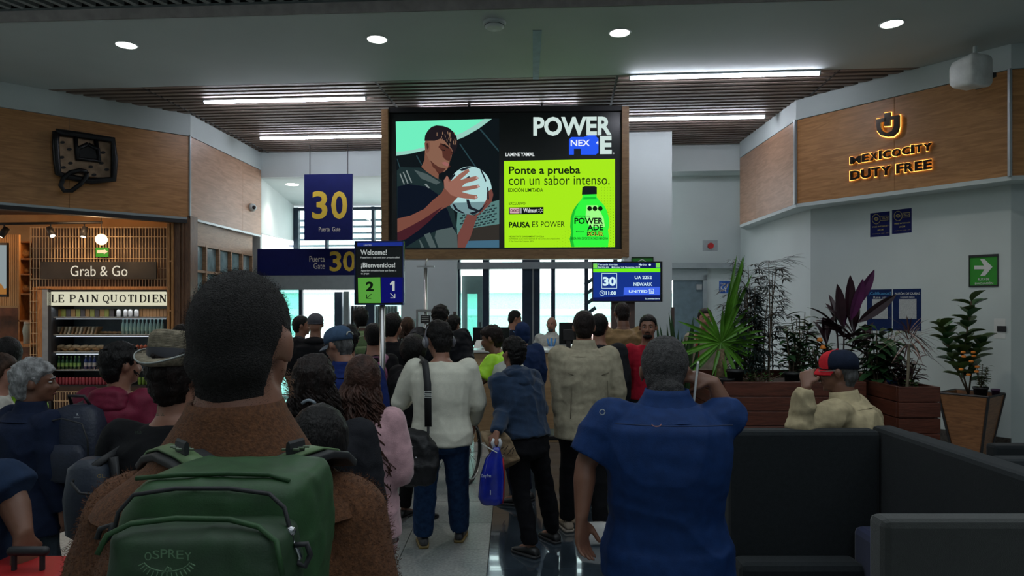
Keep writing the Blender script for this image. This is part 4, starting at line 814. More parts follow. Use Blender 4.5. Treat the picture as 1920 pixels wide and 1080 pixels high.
monitor(W(921, 655, cy+.15)+Vector((0, 0, 0)), .47, .23, 'wide black monitor seen from behind on the left end of the gate counter')
monitor(W(1066, 653, cy+.15), .24, .28, 'black monitor seen from behind beside the white-shirted agent')
c = W(893, 653, cy+.05); t = thing('paper_sheet', c, 'white paper sheet propped on the left end of the gate counter', 'paper'); obj('sheet', MB().prism([c+Vector((-.04, 0, 0)), c+Vector((.05, 0, 0)), c+Vector((.09, .05, .10)), c+Vector((.0, .05, .10))], (0, .003, 0)), mat('paper_white', (.75, .78, .76), .6), t)
# boarding reader stand
c = W(798, 640, 9.6); t = thing('boarding_reader_stand', (c.x, c.y, 0), 'steel T topped reader stand with a small notice in front of the white column', 'stand')
obj('pole', MB().tube([(c.x, c.y, 0), (c.x, c.y, W(798, 502, 9.6).z)], .025, 12), M_steel, t, True); z = W(798, 501, 9.6).z
obj('cross_plate', MB().box(c.x-.12, c.x+.12, c.y-.05, c.y+.05, z, z+.02), M_steel, t); obj('bent_arm', MB().tube([(c.x, c.y, z), (c.x+.005, c.y, z+.06), (c.x+.03, c.y, z+.12)], .012, 8), M_steel, t, True)
for dx in (-.11, .10): obj('frame_post', MB().box(c.x+dx-.015, c.x+dx+.02, c.y-.05, c.y-.02, 0, W(798, 580, 9.6).z), M_steel, t)
obj('frame_top', MB().box(c.x-.125, c.x+.12, c.y-.055, c.y-.018, W(0, 585, 9.6).z, W(0, 580, 9.6).z), M_steel, t)
obj('notice', MB().box(c.x-.06, c.x+.07, c.y-.062, c.y-.056, W(0, 606, 9.6).z, W(0, 591, 9.6).z), M_black, t)
mb = MB(); [mb.box(c.x-.045, c.x+.05, c.y-.065, c.y-.0625, W(0, y+1, 9.6).z, W(0, y, 9.6).z) for y in (593.5, 597, 600.5)]; obj('notice_lines', mb, WHT, t)
for x, y, lb in ((745, 585, 'slim brown barrier post left of the reader stand'), (853, 584, 'slim brown barrier post at the right edge of the white column'), (1261, 576, 'dark brown barrier post at the corner of the white column by the palm')):
    a = W(x, y, 9.9); t = thing('barrier_post', (a.x, a.y, 0), lb, 'post'); obj('shaft', MB().box(a.x-.024, a.x+.024, a.y-.02, a.y+.02, .01, a.z), mat('brown_metal', (.10, .07, .065), .4, .3), t, bev=.003); obj('foot', MB().lathe([(.12, 0), (.12, .01), (0, .015)], (a.x, a.y, 0), 16), M_black, t)
    obj('glass_wing', MB().box(a.x+.03, a.x+.3, a.y-.004, a.y+.004, .3, a.z-.1), M_glass, t) if x < 850 else None
# planters
M_red = wood('red_brown_plank', (.115, .032, .018), (.065, .018, .010), .4, 4, (1, 1, 9))
M_soil = mat('potting_soil', (.03, .02, .014), .9, var=.4, scale=40, bump=.5)
def plank_box(t, x0, x1, y0, y1, H_, n, dd=.025, xj=None):
    h = H_/n
    for i in range(n):
        z0 = i*h+.003; z1 = (i+1)*h-.003; jit = .002*((i*7) % 3)
        obj('plank', MB().box(x0, x1, y0-jit, y0+dd, z0, z1), M_red, t, bev=.004); obj('plank', MB().box(x0-jit, x0+dd, y0+dd+.002, y1-dd, z0, z1), M_red, t, bev=.004)
        obj('plank', MB().box(x1-dd, x1+jit, y0+dd+.002, y1-dd, z0, z1), M_red, t, bev=.004); obj('plank', MB().box(x0, x1, y1-dd, y1, z0, z1), M_red, t)
    obj('soil', MB().box(x0+dd, x1-dd, y0+dd, y1-dd, H_-.2, H_-.07), M_soil, t)
    obj('inner_liner', MB().box(x0+.03, x1-.03, y0+.03, y1-.03, .02, H_-.2), M_black, t)
p1 = thing('planter_box', (2.15, 5.7, 0), 'long dark red plank planter box behind the bench, holding the green palm', 'planter'); plank_box(p1, 1.62, 2.70, 5.28, 6.3, 1.13, 10)
p2 = thing('planter_box', (2.93, 5.6, 0), 'narrow dark red plank planter box at the right, holding the spiky purple plant', 'planter'); plank_box(p2, 2.76, 3.06, 4.95, 6.3, 1.13, 10)
# tapered pot
c = G_ = Vector((5.20, 7.85, 0)); t = thing('tapered_planter', c, 'tapered honey wood planter with black corner irons by the right wall', 'planter')
ang = R(38); rm = Matrix.Rotation(ang, 3, 'Z'); hb, ht, hh = .135, .25, .72
cr = [Vector((sx, sy, 0)) for sx, sy in ((-1, -1), (1, -1), (1, 1), (-1, 1))]
cb = [c+rm @ (q*hb) for q in cr]; ct = [c+rm @ (q*ht)+Vector((0, 0, hh)) for q in cr]
WP = wood('planter_honey', (.30, .13, .05), (.17, .07, .025), .4, 4, (1, 1, 8))
for i in range(4):
    j = (i+1) % 4; obj('side_board', MB().prism([cb[i], cb[j], ct[j], ct[i]], ((c-(cb[i]+cb[j])/2).normalized()*.02)), WP, t)
    obj('corner_iron', MB().tube([cb[i], ct[i]], .016, 4), M_black, t); obj('rim_bar', MB().tube([ct[i], ct[j]], .012, 4), M_black, t)
obj('soil', MB().prism([c+rm @ (q*ht*.9)+Vector((0, 0, hh-.06)) for q in cr], (0, 0, .02)), M_soil, t)
POTC = c+Vector((0, 0, hh))
# benches: tall upholstered booths
M_up = mat('charcoal_upholstery', (.010, .0135, .0155), .85, var=.12, scale=60, bump=.25, bscale=400, sheen=.08, spec=.25); M_up2 = mat('charcoal_upholstery_olive', (.015, .018, .016), .85, var=.12, scale=60, bump=.25, bscale=400, sheen=.25)
M_bluec = mat('navy_cushion', (.008, .014, .06), .85, sheen=.2)
def rbox(x0, x1, y0, y1, z0, z1): return MB().box(x0, x1, y0, y1, z0, z1)
t = thing('booth_bench', (1.3, 2.5, 0), 'tall charcoal upholstered booth bench in the right foreground', 'bench')
obj('back_panel', rbox(.965, 1.635, 3.07, 3.17, .04, 1.15), M_up, t, bev=.02); obj('side_panel', rbox(1.64, 1.74, 1.75, 3.17, .04, 1.16), M_up, t, bev=.02)
obj('front_panel', rbox(.955, 1.635, 1.78, 1.865, .04, 1.15), M_up2, t, bev=.02); obj('lumbar_cushion', rbox(.97, 1.50, 2.93, 3.065, .36, .61), M_up, t, bev=.03); obj('seat_cushion', rbox(.98, 1.63, 2.40, 2.93, .25, .44), M_bluec, t, bev=.04); obj('blue_cushion', rbox(1.50, 1.635, 2.55, 3.06, .45, .74), M_bluec, t, bev=.03)
obj('seat_cushion', rbox(.98, 1.63, 1.87, 2.3, .25, .44), M_bluec, t, bev=.04)
t = thing('booth_bench', (2.5, 3.0, 0), 'second charcoal booth bench back to back with the first, partly past the right edge', 'bench')
obj('side_panel', rbox(1.76, 1.85, 2.0, 3.18, .04, 1.13), M_up, t, bev=.02); obj('back_panel', rbox(1.86, 2.9, 2.62, 2.72, .04, 1.12), M_up, t, bev=.02); obj('seat_cushion', rbox(1.86, 2.9, 2.05, 2.6, .2, .44), M_up, t, bev=.04)
t = thing('low_bench', (3.6, 4.3, 0), 'low dark upholstered bench past the booth on the far right', 'bench'); obj('seat', rbox(2.95, 4.4, 3.7, 4.3, .1, .45), M_up, t, bev=.03); obj('back_panel', rbox(3.0, 4.4, 4.3, 4.4, .05, .84), M_up, t, bev=.02)
# counter stool and wheelchair parts in the queue
c = Vector((.50, 6.7, 0)); t = thing('counter_stool', c, 'black metal stool in shadow behind the queue', 'stool'); obj('seat', MB().box(c.x-.2, c.x+.2, c.y-.18, c.y+.18, .44, .49), M_black, t, bev=.015)
for sx in (-1, 1):
    for sy in (-1, 1): obj('leg', MB().tube([c+Vector((sx*.17, sy*.15, .45)), c+Vector((sx*.2, sy*.18, 0))], .012, 6), M_black, t)
wc = Vector((-.68, 6.65, 0)); t = thing('wheelchair', wc, 'black wheelchair half hidden behind the man in the cream shirt', 'wheelchair')
def ring(c, r, th, nrm, n=28): 
    nrm = Vector(nrm).normalized(); a = nrm.orthogonal().normalized(); b = nrm.cross(a); pts = [c+a*r*cos(2*pi*k/n)+b*r*sin(2*pi*k/n) for k in range(n+1)]; return MB().tube(pts, th, 7)
for dx in (-.27, .27):
    wh = obj('wheel', ring(wc+Vector((dx, 0, .30)), .29, .018, (.95, -.3, 0)), mat('tyre_rubber', (.02, .02, .02), .6), t, True)
    mb = MB(); nrm = Vector((.95, -.3, 0)).normalized(); a = nrm.orthogonal().normalized(); b = nrm.cross(a)
    for k in range(14): mb.tube([wc+Vector((dx, 0, .30)), wc+Vector((dx, 0, .30))+a*.28*cos(k*pi/7)+b*.28*sin(k*pi/7)], .002, 4)
    obj('spokes', mb, M_steel, wh); obj('push_rim', ring(wc+Vector((dx*1.12, 0, .30)), .25, .007, (.95, -.3, 0)), M_steel, wh, True)
    obj('handle_post', MB().tube([wc+Vector((dx*.9, -.2, .45)), wc+Vector((dx*.9, -.22, .93)), wc+Vector((dx*.9, -.32, .95))], .013, 8), M_black, t, True)
obj('seat', MB().box(wc.x-.22, wc.x+.22, wc.y-.2, wc.y+.22, .46, .5), M_black, t, bev=.01); obj('backrest', MB().box(wc.x-.22, wc.x+.22, wc.y-.24, wc.y-.2, .5, .9), M_black, t, bev=.01)
# ---------------------------------------------------------------- plants
def G1(n, c1, **k): return mat(n, c1, k.pop('rough', .4), var=.3, scale=5, **k)
LIME = G1('palm_green', (.085, .24, .018)); DKG = G1('dark_leaf', (.030, .085, .028)); BLKG = G1('blackish_leaf', (.010, .018, .016)); PURP = G1('purple_leaf', (.10, .015, .075)); MAR = G1('maroon_leaf', (.035, .012, .018)); PINK = G1('pink_edge_leaf', (.15, .07, .05)); MIDG = G1('mid_leaf', (.04, .11, .02)); OLV = G1('olive_leaf', (.06, .10, .025))
STEM = mat('stem_brown', (.09, .06, .035), .7); TRK = mat('fibre_trunk', (.16, .11, .06), .9, var=.4, scale=30, bump=.6, bscale=60)
FLO = mat('orange_petal', (.75, .22, .02), .5); RFL = mat('red_petal', (.35, .04, .02), .5); BPOT = mat('black_pot_plastic', (.012, .012, .013), .5)
rnd = random.Random(11)
def plant(nm, base, label, group=None): return thing(nm, base, label, 'plant', group)
ZS = 1.06
def pot(t, x, y, z0, r, h, m=BPOT): return obj('pot', MB().lathe([(r*.75, 0), (r, h), (r*1.06, h), (r*1.06, h-.02), (r*.9, h-.02), (0, h-.03)], (x, y, z0), 16), m, t, True)
def rv(a, b): return rnd.uniform(a, b)
# fan palm
c = P(1352, 642, 5.62); b = Vector((c.x+.02, c.y, ZS)); t = plant('fan_palm', b, 'bright green fan palm with a hairy trunk at the left end of the planter')
obj('trunk', MB().tube([b-Vector((0, 0, .05)), b+Vector((-.02, 0, .15)), c-Vector((0, 0, .05))], [.05, .045, .035], 10), TRK, t, True)
for i in range(30):
    a = 2*pi*i/30+rv(-.06, .06); L = rv(.30, .42); up_ = sin(a); mb = MB()
    if -2.2 < a-2*pi < -.95: L *= .85
    d_ = Vector((cos(a), rv(-.35, .05), sin(a)*.8+.1)); mb.leaf(c, d_, L, .032, up=(0, -1, .2), droop=.12, fold=.3, segs=5); obj('leaf_blade', mb, LIME, t)
d_ = Vector((.33, -.1, 1)).normalized(); 
for i in range(10): mb = MB(); q = Vector((.25+rv(-.1, .17), rv(-.25, .1), 1)); mb.leaf(c, q, rv(.42, .78), .036, up=(0, -1, 0), droop=rv(-.05, .05), fold=.3, segs=5); obj('leaf_blade', mb, LIME, t)
# dark fern-like aralia
b = Vector((2.02, 5.75, ZS)); t = plant('lacy_aralia', b, 'tall near-black lacy shrub with thin finger leaves in the long planter')
st = MB(); mb = MB(); mb_n = 0
for s in range(16):
    x0 = rv(-.13, .17); y0 = rv(-.12, .12); hgt = rv(.55, 1.02); tp = Vector((x0*1.2+rv(-.04, .04), y0, hgt)); st.tube([b+Vector((x0, y0, 0)), b+Vector((x0+rv(-.02, .02), y0, hgt*.5)), b+tp], [.006, .005, .003], 5)
    for k in range(19):
        f = .15+.85*k/18; p_ = b+Vector((x0+(tp.x-x0)*f, y0, hgt*f)); az = rv(0, 2*pi); pl_ = Vector((cos(az), sin(az)*.7, rv(.1, .5))).normalized(); q_ = p_+pl_*rv(.05, .10); st.tube([p_, q_], .0018, 3)
        for m_ in range(9):
            aa = (m_-4)*.38; w1 = Vector((pl_.x*cos(aa)-pl_.y*sin(aa), pl_.x*sin(aa)+pl_.y*cos(aa), rv(-.25, .25))); mb.leaf(q_, w1, rv(.06, .12), .016, droop=.3, segs=2)
for k in range(3):     # the big arching sprays at the top right and left
    p_ = b+Vector((rv(0, .12), -.05, .98+rv(-.05, .03)))
    for m_ in range(12): mb.leaf(p_+Vector((rv(-.02, .1), 0, rv(-.02, .03))), Vector((rv(.4, 1.2), rv(-.3, .2), rv(-.15, .35))), rv(.12, .26), .016, droop=.25, segs=3)
for m_ in range(12): mb.leaf(b+Vector((-.12+rv(-.05, .05), 0, rv(.85, .98))), Vector((rv(-1, -.2), rv(-.3, .2), rv(0, .5))), rv(.08, .16), .011, droop=.25, segs=3)
obj('stems', st, STEM, t); tag(obj('leaves', mb, BLKG, t), kind='stuff')
def shrub(nm, x, Y, z0, hgt, wd, nst, lf, L, Wd, m_, label, droop=.35, leaves=9, lean=0, stuff=True, flowers=None):
    b = Vector((x, Y, z0)); t = plant(nm, b, label); st = MB(); mb = MB()
    for s in range(nst):
        a = rv(0, 2*pi); r_ = rv(.1, 1)*wd; hh_ = hgt*rv(.6, 1); tp = b+Vector((cos(a)*r_+lean, sin(a)*r_*.7, hh_)); q0 = b+Vector((cos(a)*r_*.15, sin(a)*r_*.15, -.03)); st.tube([q0, (q0+tp)/2+Vector((0, 0, .03)), tp], [.007, .005, .003], 5)
        for k in range(leaves):
            f = .25+.75*k/(leaves-1); p_ = q0+(tp-q0)*f; az = rv(0, 2*pi); mb.leaf(p_, Vector((cos(az), sin(az), rv(.1, .9))), L*rv(.7, 1.2), Wd*rv(.8, 1.2), droop=droop)
    obj('stems', st, STEM, t)
    o = obj('leaves', mb, m_, t); tag(o, kind='stuff')
    if flowers:
        for fx, fy, fz, fr_ in flowers:
            f_ = MB(); c_ = Vector((fx, fy, fz))
            for i in range(3): f_.lathe([(0, 0), (fr_*.6, .002+i*.006), (fr_*(1-.2*i), .012+i*.008), (fr_*.5, .022+i*.006), (0, .02+i*.008)], c_, 9)
            obj('flower', f_, FLO if fz > 1.1 else RFL, t, True)
    return t
shrub('rubber_leaf_shrub', 2.30, 5.7, ZS, .46, .13, 9, 0, .17, .06, DKG, 'leafy green shrub beside the lacy black shrub', leaves=8)
shrub('low_groundcover', 1.95, 5.5, ZS, .12, .22, 22, 0, .05, .025, MIDG, 'low green groundcover leaves along the long planter rim', leaves=5)
shrub('low_groundcover', 2.38, 5.48, ZS, .13, .18, 20, 0, .05, .028, DKG, 'low dark groundcover leaves near the red cap', leaves=5)
shrub('marigold_bush', 2.50, 5.62, ZS, .36, .14, 26, 0, .09, .032, DKG, 'bushy green plant with two orange flower heads above the red cap', leaves=9, flowers=[(P(1537, 641, 5.45).x, 5.45, P(1537, 641, 5.45).z, .026), (P(1543, 655, 5.42).x, 5.42, P(1543, 655, 5.42).z, .026)])
shrub('leafy_laurel', 2.52, 6.05, ZS, .62, .14, 9, 0, .15, .055, DKG, 'glossy green shrub left of the purple plant', leaves=9)
# cordyline
b = Vector((P(1580, 0, 5.7).x, 5.7, ZS)); t = plant('cordyline', b, 'tall plant with broad purple and maroon leaves on bare stems')
for sx, hh_, tx in ((-.10, .32, -.14), (0, .45, 0), (.05, .40, .10), (-.03, .50, -.03), (.08, .28, .2)):
    tp = b+Vector((tx, rv(-.05, .05), hh_)); obj('stem', MB().tube([b+Vector((sx*.4, 0, -.03)), (b+tp)/2+Vector((sx*.3, 0, 0)), tp], [.008, .007, .006], 6), mat('stem_dark', (.04, .022, .022), .6), t, True)
    for i in range(9):
        az = 2*pi*i/9+rv(-.3, .3); mb = MB().leaf(tp+Vector((0, 0, -.02*i+.05)), Vector((cos(az)*(.25+.09*i), sin(az)*(.2+.05*i), 1.1-.11*i)), rv(.26, .36), rv(.045, .07), droop=.3, fold=.3, segs=6); obj('leaf', mb, PURP if i < 2 and sx == 0 else MAR, t)
for x, y, dx, dz, m_ in ((1600, 560, .12, .34, PURP), (1590, 575, -.03, .40, MAR), (1578, 590, -.09, .42, MAR), (1608, 585, .20, .20, MAR), (1595, 580, .04, .32, PURP)):
    p_ = P(x, y+20, 5.65); mb = MB().leaf(p_, Vector((dx, -.1, dz)), .37, .085, up=(0, -1, 0), droop=.05, fold=.25, segs=7); obj('leaf', mb, m_, t)
# philodendron-like mass and other small plants in the right planter
shrub('philodendron', 2.86, 5.42, ZS, .46, .15, 18, 0, .19, .09, DKG, 'broad-leaved dark green plant in front of the navy posters', leaves=6, droop=.6)
shrub('croton', 2.95, 5.2, ZS, .26, .12, 20, 0, .11, .04, MAR, 'low maroon-leaved plant behind the spiky plant stem', leaves=6)
shrub('feather_fern', 2.79, 5.5, ZS, .25, .10, 10, 0, .06, .012, DKG, 'fine-leaved fern drooping over the planter corner', leaves=10)
shrub('lime_sprig', 2.92, 5.05, ZS, .10, .05, 6, 0, .05, .035, MIDG, 'little bright green sprig at the front of the right planter', leaves=5)
b = Vector((P(1699, 0, 5.02).x, 5.02, ZS)); tp = P(1704, 645, 5.02); t = plant('dragon_tree', b, 'spiky dragon tree with thin pinkish leaves on a bare cane')
obj('cane', MB().tube([b-Vector((0, 0, .03)), (b+tp)/2+Vector((.006, 0, 0)), tp], [.011, .010, .010], 8), mat('pale_cane_stem', (.22, .18, .12), .7), t, True)
for i in range(62):
    az = rv(0, 2*pi); el = rv(-.35, 1.3); L = rv(.16, .27); p_ = tp+Vector((0, 0, rv(-.04, .10))); mb = MB().leaf(p_, Vector((cos(az)*cos(el), sin(az)*cos(el), sin(el))), L, .011, droop=.25 if el > .3 else .4, segs=4); obj('leaf', mb, PINK if i % 2 else MAR, t)
# snake plant and second dark palm left of planter
b = Vector((1.60, 6.75, .55)); t = plant('snake_plant', b, 'dark upright sword leaves left of the fan palm'); pot(t, b.x, b.y, 0, .17, .56)
for i in range(16): mb = MB().leaf(b+Vector((rv(-.1, .1), rv(-.08, .08), 0)), Vector((rv(-.18, .18), rv(-.1, .1), 1)), rv(.75, 1.15), .045, up=(0, -1, 0), droop=0, fold=.25, segs=6); obj('leaf', mb, DKG, t)
# croton fig in the tapered planter with kumquats
b = POTC+Vector((-.02, 0, -.04)); t = plant('fiddle_leaf_plant', b, 'tall plant with wide cupped dark leaves in the tapered planter')
sp = [[(0, 0, 0), (-.10, 0, .35), (-.03, 0, .72), (0.02, 0, 1.08)], [(0, 0, 0), (-.12, .03, .3), (-.26, 0, .62), (-.30, 0, .80)], [(0.0, .02, 0), (.05, .02, .4), (.16, .02, .62)]]
for pts in sp:
    pts = [b+Vector(p_) for p_ in pts]; obj('stem', MB().tube(pts, .010, 6), STEM, t, True)
    for k in range(24 if len(pts) == 4 else 14):
        f = .22+.78*k/(23 if len(pts) == 4 else 13); s_ = f*(len(pts)-1); i0 = min(int(s_), len(pts)-2); p_ = pts[i0].lerp(pts[i0+1], s_-i0); az = k*2.4+rv(-.3, .3)
        mb = MB().leaf(p_, Vector((cos(az), sin(az)*.7-.1, rv(.25, .9))), rv(.16, .24), rv(.13, .18), droop=.15, fold=.25, segs=6); obj('leaf', mb, OLV if k % 3 else DKG, t)
c = POTC+Vector((-.01, -.17, -.03)); t = plant('kumquat_plant', c, 'small plant with orange blooms in a black nursery pot on the tapered planter'); pot(t, c.x, c.y, c.z, .075, .12)
mb = MB(); st = MB()
for i in range(12):
    tp = c+Vector((rv(-.09, .11), rv(-.06, .04), rv(.2, .42))); st.tube([c+Vector((0, 0, .1)), tp], .003, 4)
    for k in range(7): p_ = c.lerp(tp, .45+.09*k); az = rv(0, 6.3); mb.leaf(p_, (cos(az), sin(az), .4), .075, .035)
obj('stems', st, STEM, t); obj('leaves', mb, OLV, t)
for x, y in ((1806, 663), (1825, 663), (1826, 670), (1821, 680), (1832, 690), (1802, 695), (1831, 699), (1816, 705), (1807, 671)):
    p_ = P(x, y, c.y-.06); mb = MB()
    for i in range(2): mb.lathe([(0, 0), (.024, .006+.008*i), (.02, .018+.008*i), (0, .02+.008*i)], p_, 9)
    obj('bloom', mb, FLO, t, True)
c = POTC+Vector((.26, -.02, -.02)); t = thing('small_pot', c, 'small purple plant pot on the rim of the tapered planter', 'pot'); pot(t, c.x, c.y, c.z, .045, .07, mat('purple_pot', (.07, .03, .08), .5))
for x, y, Y, r_, h_, m_, lb in ((1363, 706, 5.35, .055, .10, BPOT, 'small black nursery pot near the fan palm trunk'), (1378, 704, 5.4, .065, .16, BPOT, 'taller black nursery pot at the middle of the long planter'), (1485, 700, 5.4, .06, .14, BPOT, 'black nursery pot just left of the raised hand'), (1680, 706, 5.3, .06, .09, mat('blue_pot', (.01, .05, .22), .4), 'blue pot inside the right planter')):
    q_ = P(x, y, Y); q_.z = ZS-.01; t = thing('nursery_pot', q_, lb, 'pot'); pot(t, q_.x, q_.y, q_.z, r_, h_, m_)
# ---------------------------------------------------------------- people
SKIN = {'fair': (.36, .17, .12), 'tan': (.27, .125, .08), 'brown': (.17, .075, .045), 'dark': (.09, .04, .027)}
def skin(k): return mat('skin_'+k, SKIN[k], .5, var=.10, scale=12, bump=.05, bscale=90)
def cloth(n, c, **k):
    k.setdefault('bump', .25); k.setdefault('bscale', 260); k.setdefault('var', .12); k.setdefault('spec', .18); return mat(n, c, k.pop('rough', .85), scale=30, **k)
def hairm(n, c, curly=False): return mat('hair_'+n, c, .55, var=.45, scale=40 if not curly else 25, bump=.9, bscale=110 if not curly else 60, stretch=(1, 1, .35) if not curly else (1, 1, 1), spec=.22)
HB = hairm('black', (.006, .005, .005)); HBR = hairm('brown', (.040, .020, .012)); HDK = hairm('dark_brown', (.012, .007, .006)); HG = hairm('grey', (.24, .24, .24)); HSP = hairm('salt', (.07, .07, .07)); HBL = hairm('blonde', (.24, .16, .08)); HCU = hairm('curly_brown', (.045, .020, .014), True)
def ring(c, a, b, ra, rb, n, e=1.0):
    out = []
    for k in range(n):
        q = 2*pi*k/n; ca, sa = cos(q), sin(q); ca = math.copysign(abs(ca)**e, ca); sa = math.copysign(abs(sa)**e, sa); out.append(c+a*ra*ca+b*rb*sa)
    return out
def vnoise(p, sc_, seed=0):                     # cheap smooth fold noise on an array of points
    p = p*sc_; s = seed*1.7
    x, y, z = p[:, 0], p[:, 1], p[:, 2]
    wx = np.sin(y*1.3+s)+.6*np.sin(z*2.1+x+s*2); wy = np.sin(z*1.1+2*s)+.6*np.sin(x*1.9+y); 
    return (np.sin(x*1.7+wy*1.5+s)+np.sin(y*1.9+z*1.6+wx*1.4+s*3)+np.sin(z*2.9+wx+wy+s))/3
def displace(o, amp, sc_, seed=0, ridge=True, kz=None):
    me = o.data; n = len(me.vertices); co_ = np.empty(n*3); me.vertices.foreach_get('co', co_); co_ = co_.reshape(-1, 3); no = np.empty(n*3); me.vertices.foreach_get('normal', no); no = no.reshape(-1, 3)
    v = vnoise(co_*np.array([1, 1, .55]) if kz is None else co_*np.array(kz), sc_, seed)
    if ridge: v = 1-2*np.abs(v)**.6
    v += .4*vnoise(co_, sc_*2.3, seed+5); co_ += no*(v*amp)[:, None]; me.vertices.foreach_set('co', co_.ravel()); me.update()
class Fig: pass
def person(label, x, ytop, Y, head=0, body=None, lean=0, roll=0, hpitch=0, hroll=0, width=1.0, deep=1.0, scale=None, crouch=0,
           sk='tan', vox=.011, hair=None, hairk='short', face=False, top=None, bottom=None, shoes=None, arms=None, legs=None, sleeve='long', hem=.86,
           ease=.02, fold=.006, foldsc=16, extra=None, legtwist=0, headw=1.0, fingers=False, neckx=0, collar=None, legs_w=1.0, neckw=1.06, slope=0, drop=0, fwdh=0, skirtw=1.0, seed=0, hand_open=None, group='people in the boarding queue'):
    """head/body: heading in degrees, 0 = facing away from the camera, positive = turned to the left"""
    body = head if body is None else body
    T = P(x, ytop, Y); g = Fig()
    RB_ = Matrix.Rotation(R(body), 3, 'Z'); Rt = RB_ @ Matrix.Rotation(R(-lean), 3, 'X') @ Matrix.Rotation(R(roll), 3, 'Y'); Rh = Matrix.Rotation(R(head), 3, 'Z') @ Matrix.Rotation(R(-hpitch), 3, 'X') @ Matrix.Rotation(R(hroll), 3, 'Y')
    rt, fw, up = Rt @ Vector((1, 0, 0)), Rt @ Vector((0, 1, 0)), Rt @ Vector((0, 0, 1)); brt, bfw = RB_ @ Vector((1, 0, 0)), RB_ @ Vector((0, 1, 0))
    hr, hf, hu = [Rh @ Vector(v) for v in ((1, 0, 0), (0, 1, 0), (0, 0, 1))]
    hs = 1.0*(scale or 1)
    def unit(s):
        pel = Vector((0, 0, .93*s-crouch)); nk = pel+up*(.545*s); hc = nk+(up*.6+hu*.4).normalized()*(.04*s)+hu*(.115-drop)*s+hf*.02*s+rt*neckx+fw*fwdh; return pel, nk, hc
    s = scale or 1.0
    for it in range(12):
        pel, nk, hc = unit(s); top_z = hc.z+.12*headw*s
        if scale: break
        s *= 1+(T.z-top_z)/1.75
        s = max(.8, min(1.12, s))
    dz = T.z-top_z
    crouch2 = -dz                                     # remaining height taken up by the knees
    off = Vector((T.x-hc.x, T.y-hc.y, dz))
    pel, nk, hc = pel+off, nk+off, hc+off; base = Vector((pel.x, pel.y, 0)); base -= bfw*.0
    g.s, g.hc, g.hr, g.hf, g.hu, g.rt, g.fw, g.up, g.pel, g.nk, g.base, g.brt, g.bfw = s, hc, hr, hf, hu, rt, fw, up, pel, nk, base, brt, bfw
    W_, D_ = width*s, deep*s
    g.sh = [pel+up*(.475-.05*slope)*s-rt*.165*W_, pel+up*(.475-.05*slope)*s+rt*.165*W_]
    arms = arms or {}
    g.el, g.wr = [], []
    for i, sg in enumerate((-1, 1)):
        a = arms.get('l' if i == 0 else 'r', {}); sh_ = g.sh[i]
        e = a.get('e') or sh_+(-Vector((0, 0, 1))*.27+rt*sg*.055*width-fw*.03)*s
        if a.get('rel'): e = sh_+(rt*a['rel'][0][0]*sg+fw*a['rel'][0][1]+Vector((0, 0, 1))*a['rel'][0][2])*s
        w2 = a.get('w') or (e+(-Vector((0, 0, 1))*.23+fw*.06)*s if not a.get('rel') else e+(rt*a['rel'][1][0]*sg+fw*a['rel'][1][1]+Vector((0, 0, 1))*a['rel'][1][2])*s)
        g.el.append(e); g.wr.append(w2)
    g.hip = [pel-brt*.085*W_, pel+brt*.085*W_]
    g.kn, g.an = [], []
    for i, sg in enumerate((-1, 1)):
        l = (legs or {}).get('l' if i == 0 else 'r'); bend = max(0, .93*s-pel.z)
        an = base+brt*sg*.10*W_+Vector((0, 0, .085*s))+bfw*.0 if not l else Vector((l[0], l[1], .085*s)) if len(l) == 2 else Vector(l)
        mid = (g.hip[i]+an)/2; kf = math.sqrt(max(0, (.43*s)**2-((g.hip[i]-an).length/2)**2)); kn = mid+bfw*min(kf, .35)*1.0; kn.z += .02
        g.kn.append(kn); g.an.append(an)
    # ---- body: one continuous skin mesh
    m = MB(); N = 16
    def torso(mm, e, z0=.82, z1=None):
        rows = [(-.14, .095, .085), (-.08, .155, .105), (0, .168, .108), (.12, .145, .098), (.27, .158, .108), (.38, .17, .108), (.45, .165-.035*slope, .095), (.50, .105-.015*slope, .07), (.53, .072, .060), (.55, .058, .058)]
        rs = []
        for z, rx, ry in rows:
            if z+.93 < z0-.001: continue
            if z1 and z+.93 > z1: break
            k = e*(1 if z < .5 else .62); a_, b_ = (brt, bfw) if z < 0 else (rt, fw); u_ = Vector((0, 0, 1)) if z < 0 else up
            rs.append(ring(pel+u_*z*s-fw*(.0 if z < .2 else .012), a_, b_, rx*W_+k, ry*(D_ if z < .53 else s*min(deep, 1.05))+k, N, .88))
        mm.rings(rs)
    torso(m, 0); m.tube([nk-up*.05*s, nk+up*.03*s, hc-hu*.07*s-hf*.01], [.062*s*neckw, .058*s*neckw, .056*s*headw*neckw], 14)
    hw = headw*s
    def hp(a, b, c): return hc+(hr*a+hf*b+hu*c)*hw
    HM = Matrix((hr, hf, hu)).transposed()
    def he(mm, c_, r_, rot=None, n=18): mm.ell(hp(*c_), tuple(q*hw for q in r_), HM if rot is None else HM @ rot, n, 12)
    he(m, (0, -.012, .022), (.076, .096, .094)); he(m, (0, .022, -.035), (.062, .066, .075)); he(m, (0, .04, -.083), (.042, .042, .03)); he(m, (0, .074, -.098), (.018, .014, .013)); he(m, (0, -.05, -.03), (.058*neckw, .055, .05)); he(m, (0, -.03, -.06), (.052*neckw, .055, .05))
    he(m, (0, .078, .022), (.05, .014, .012)); he(m, (-.034, .062, -.028), (.022, .022, .018)); he(m, (.034, .062, -.028), (.022, .022, .018))
    m.cap(hp(0, .086, .008), hp(0, .107, -.030), .008*hw, .0125*hw, 10); he(m, (-.011, .096, -.036), (.009, .010, .007)); he(m, (.011, .096, -.036), (.009, .010, .007)); he(m, (0, .085, -.060), (.023, .011, .006)); he(m, (0, .083, -.070), (.019, .011, .006))
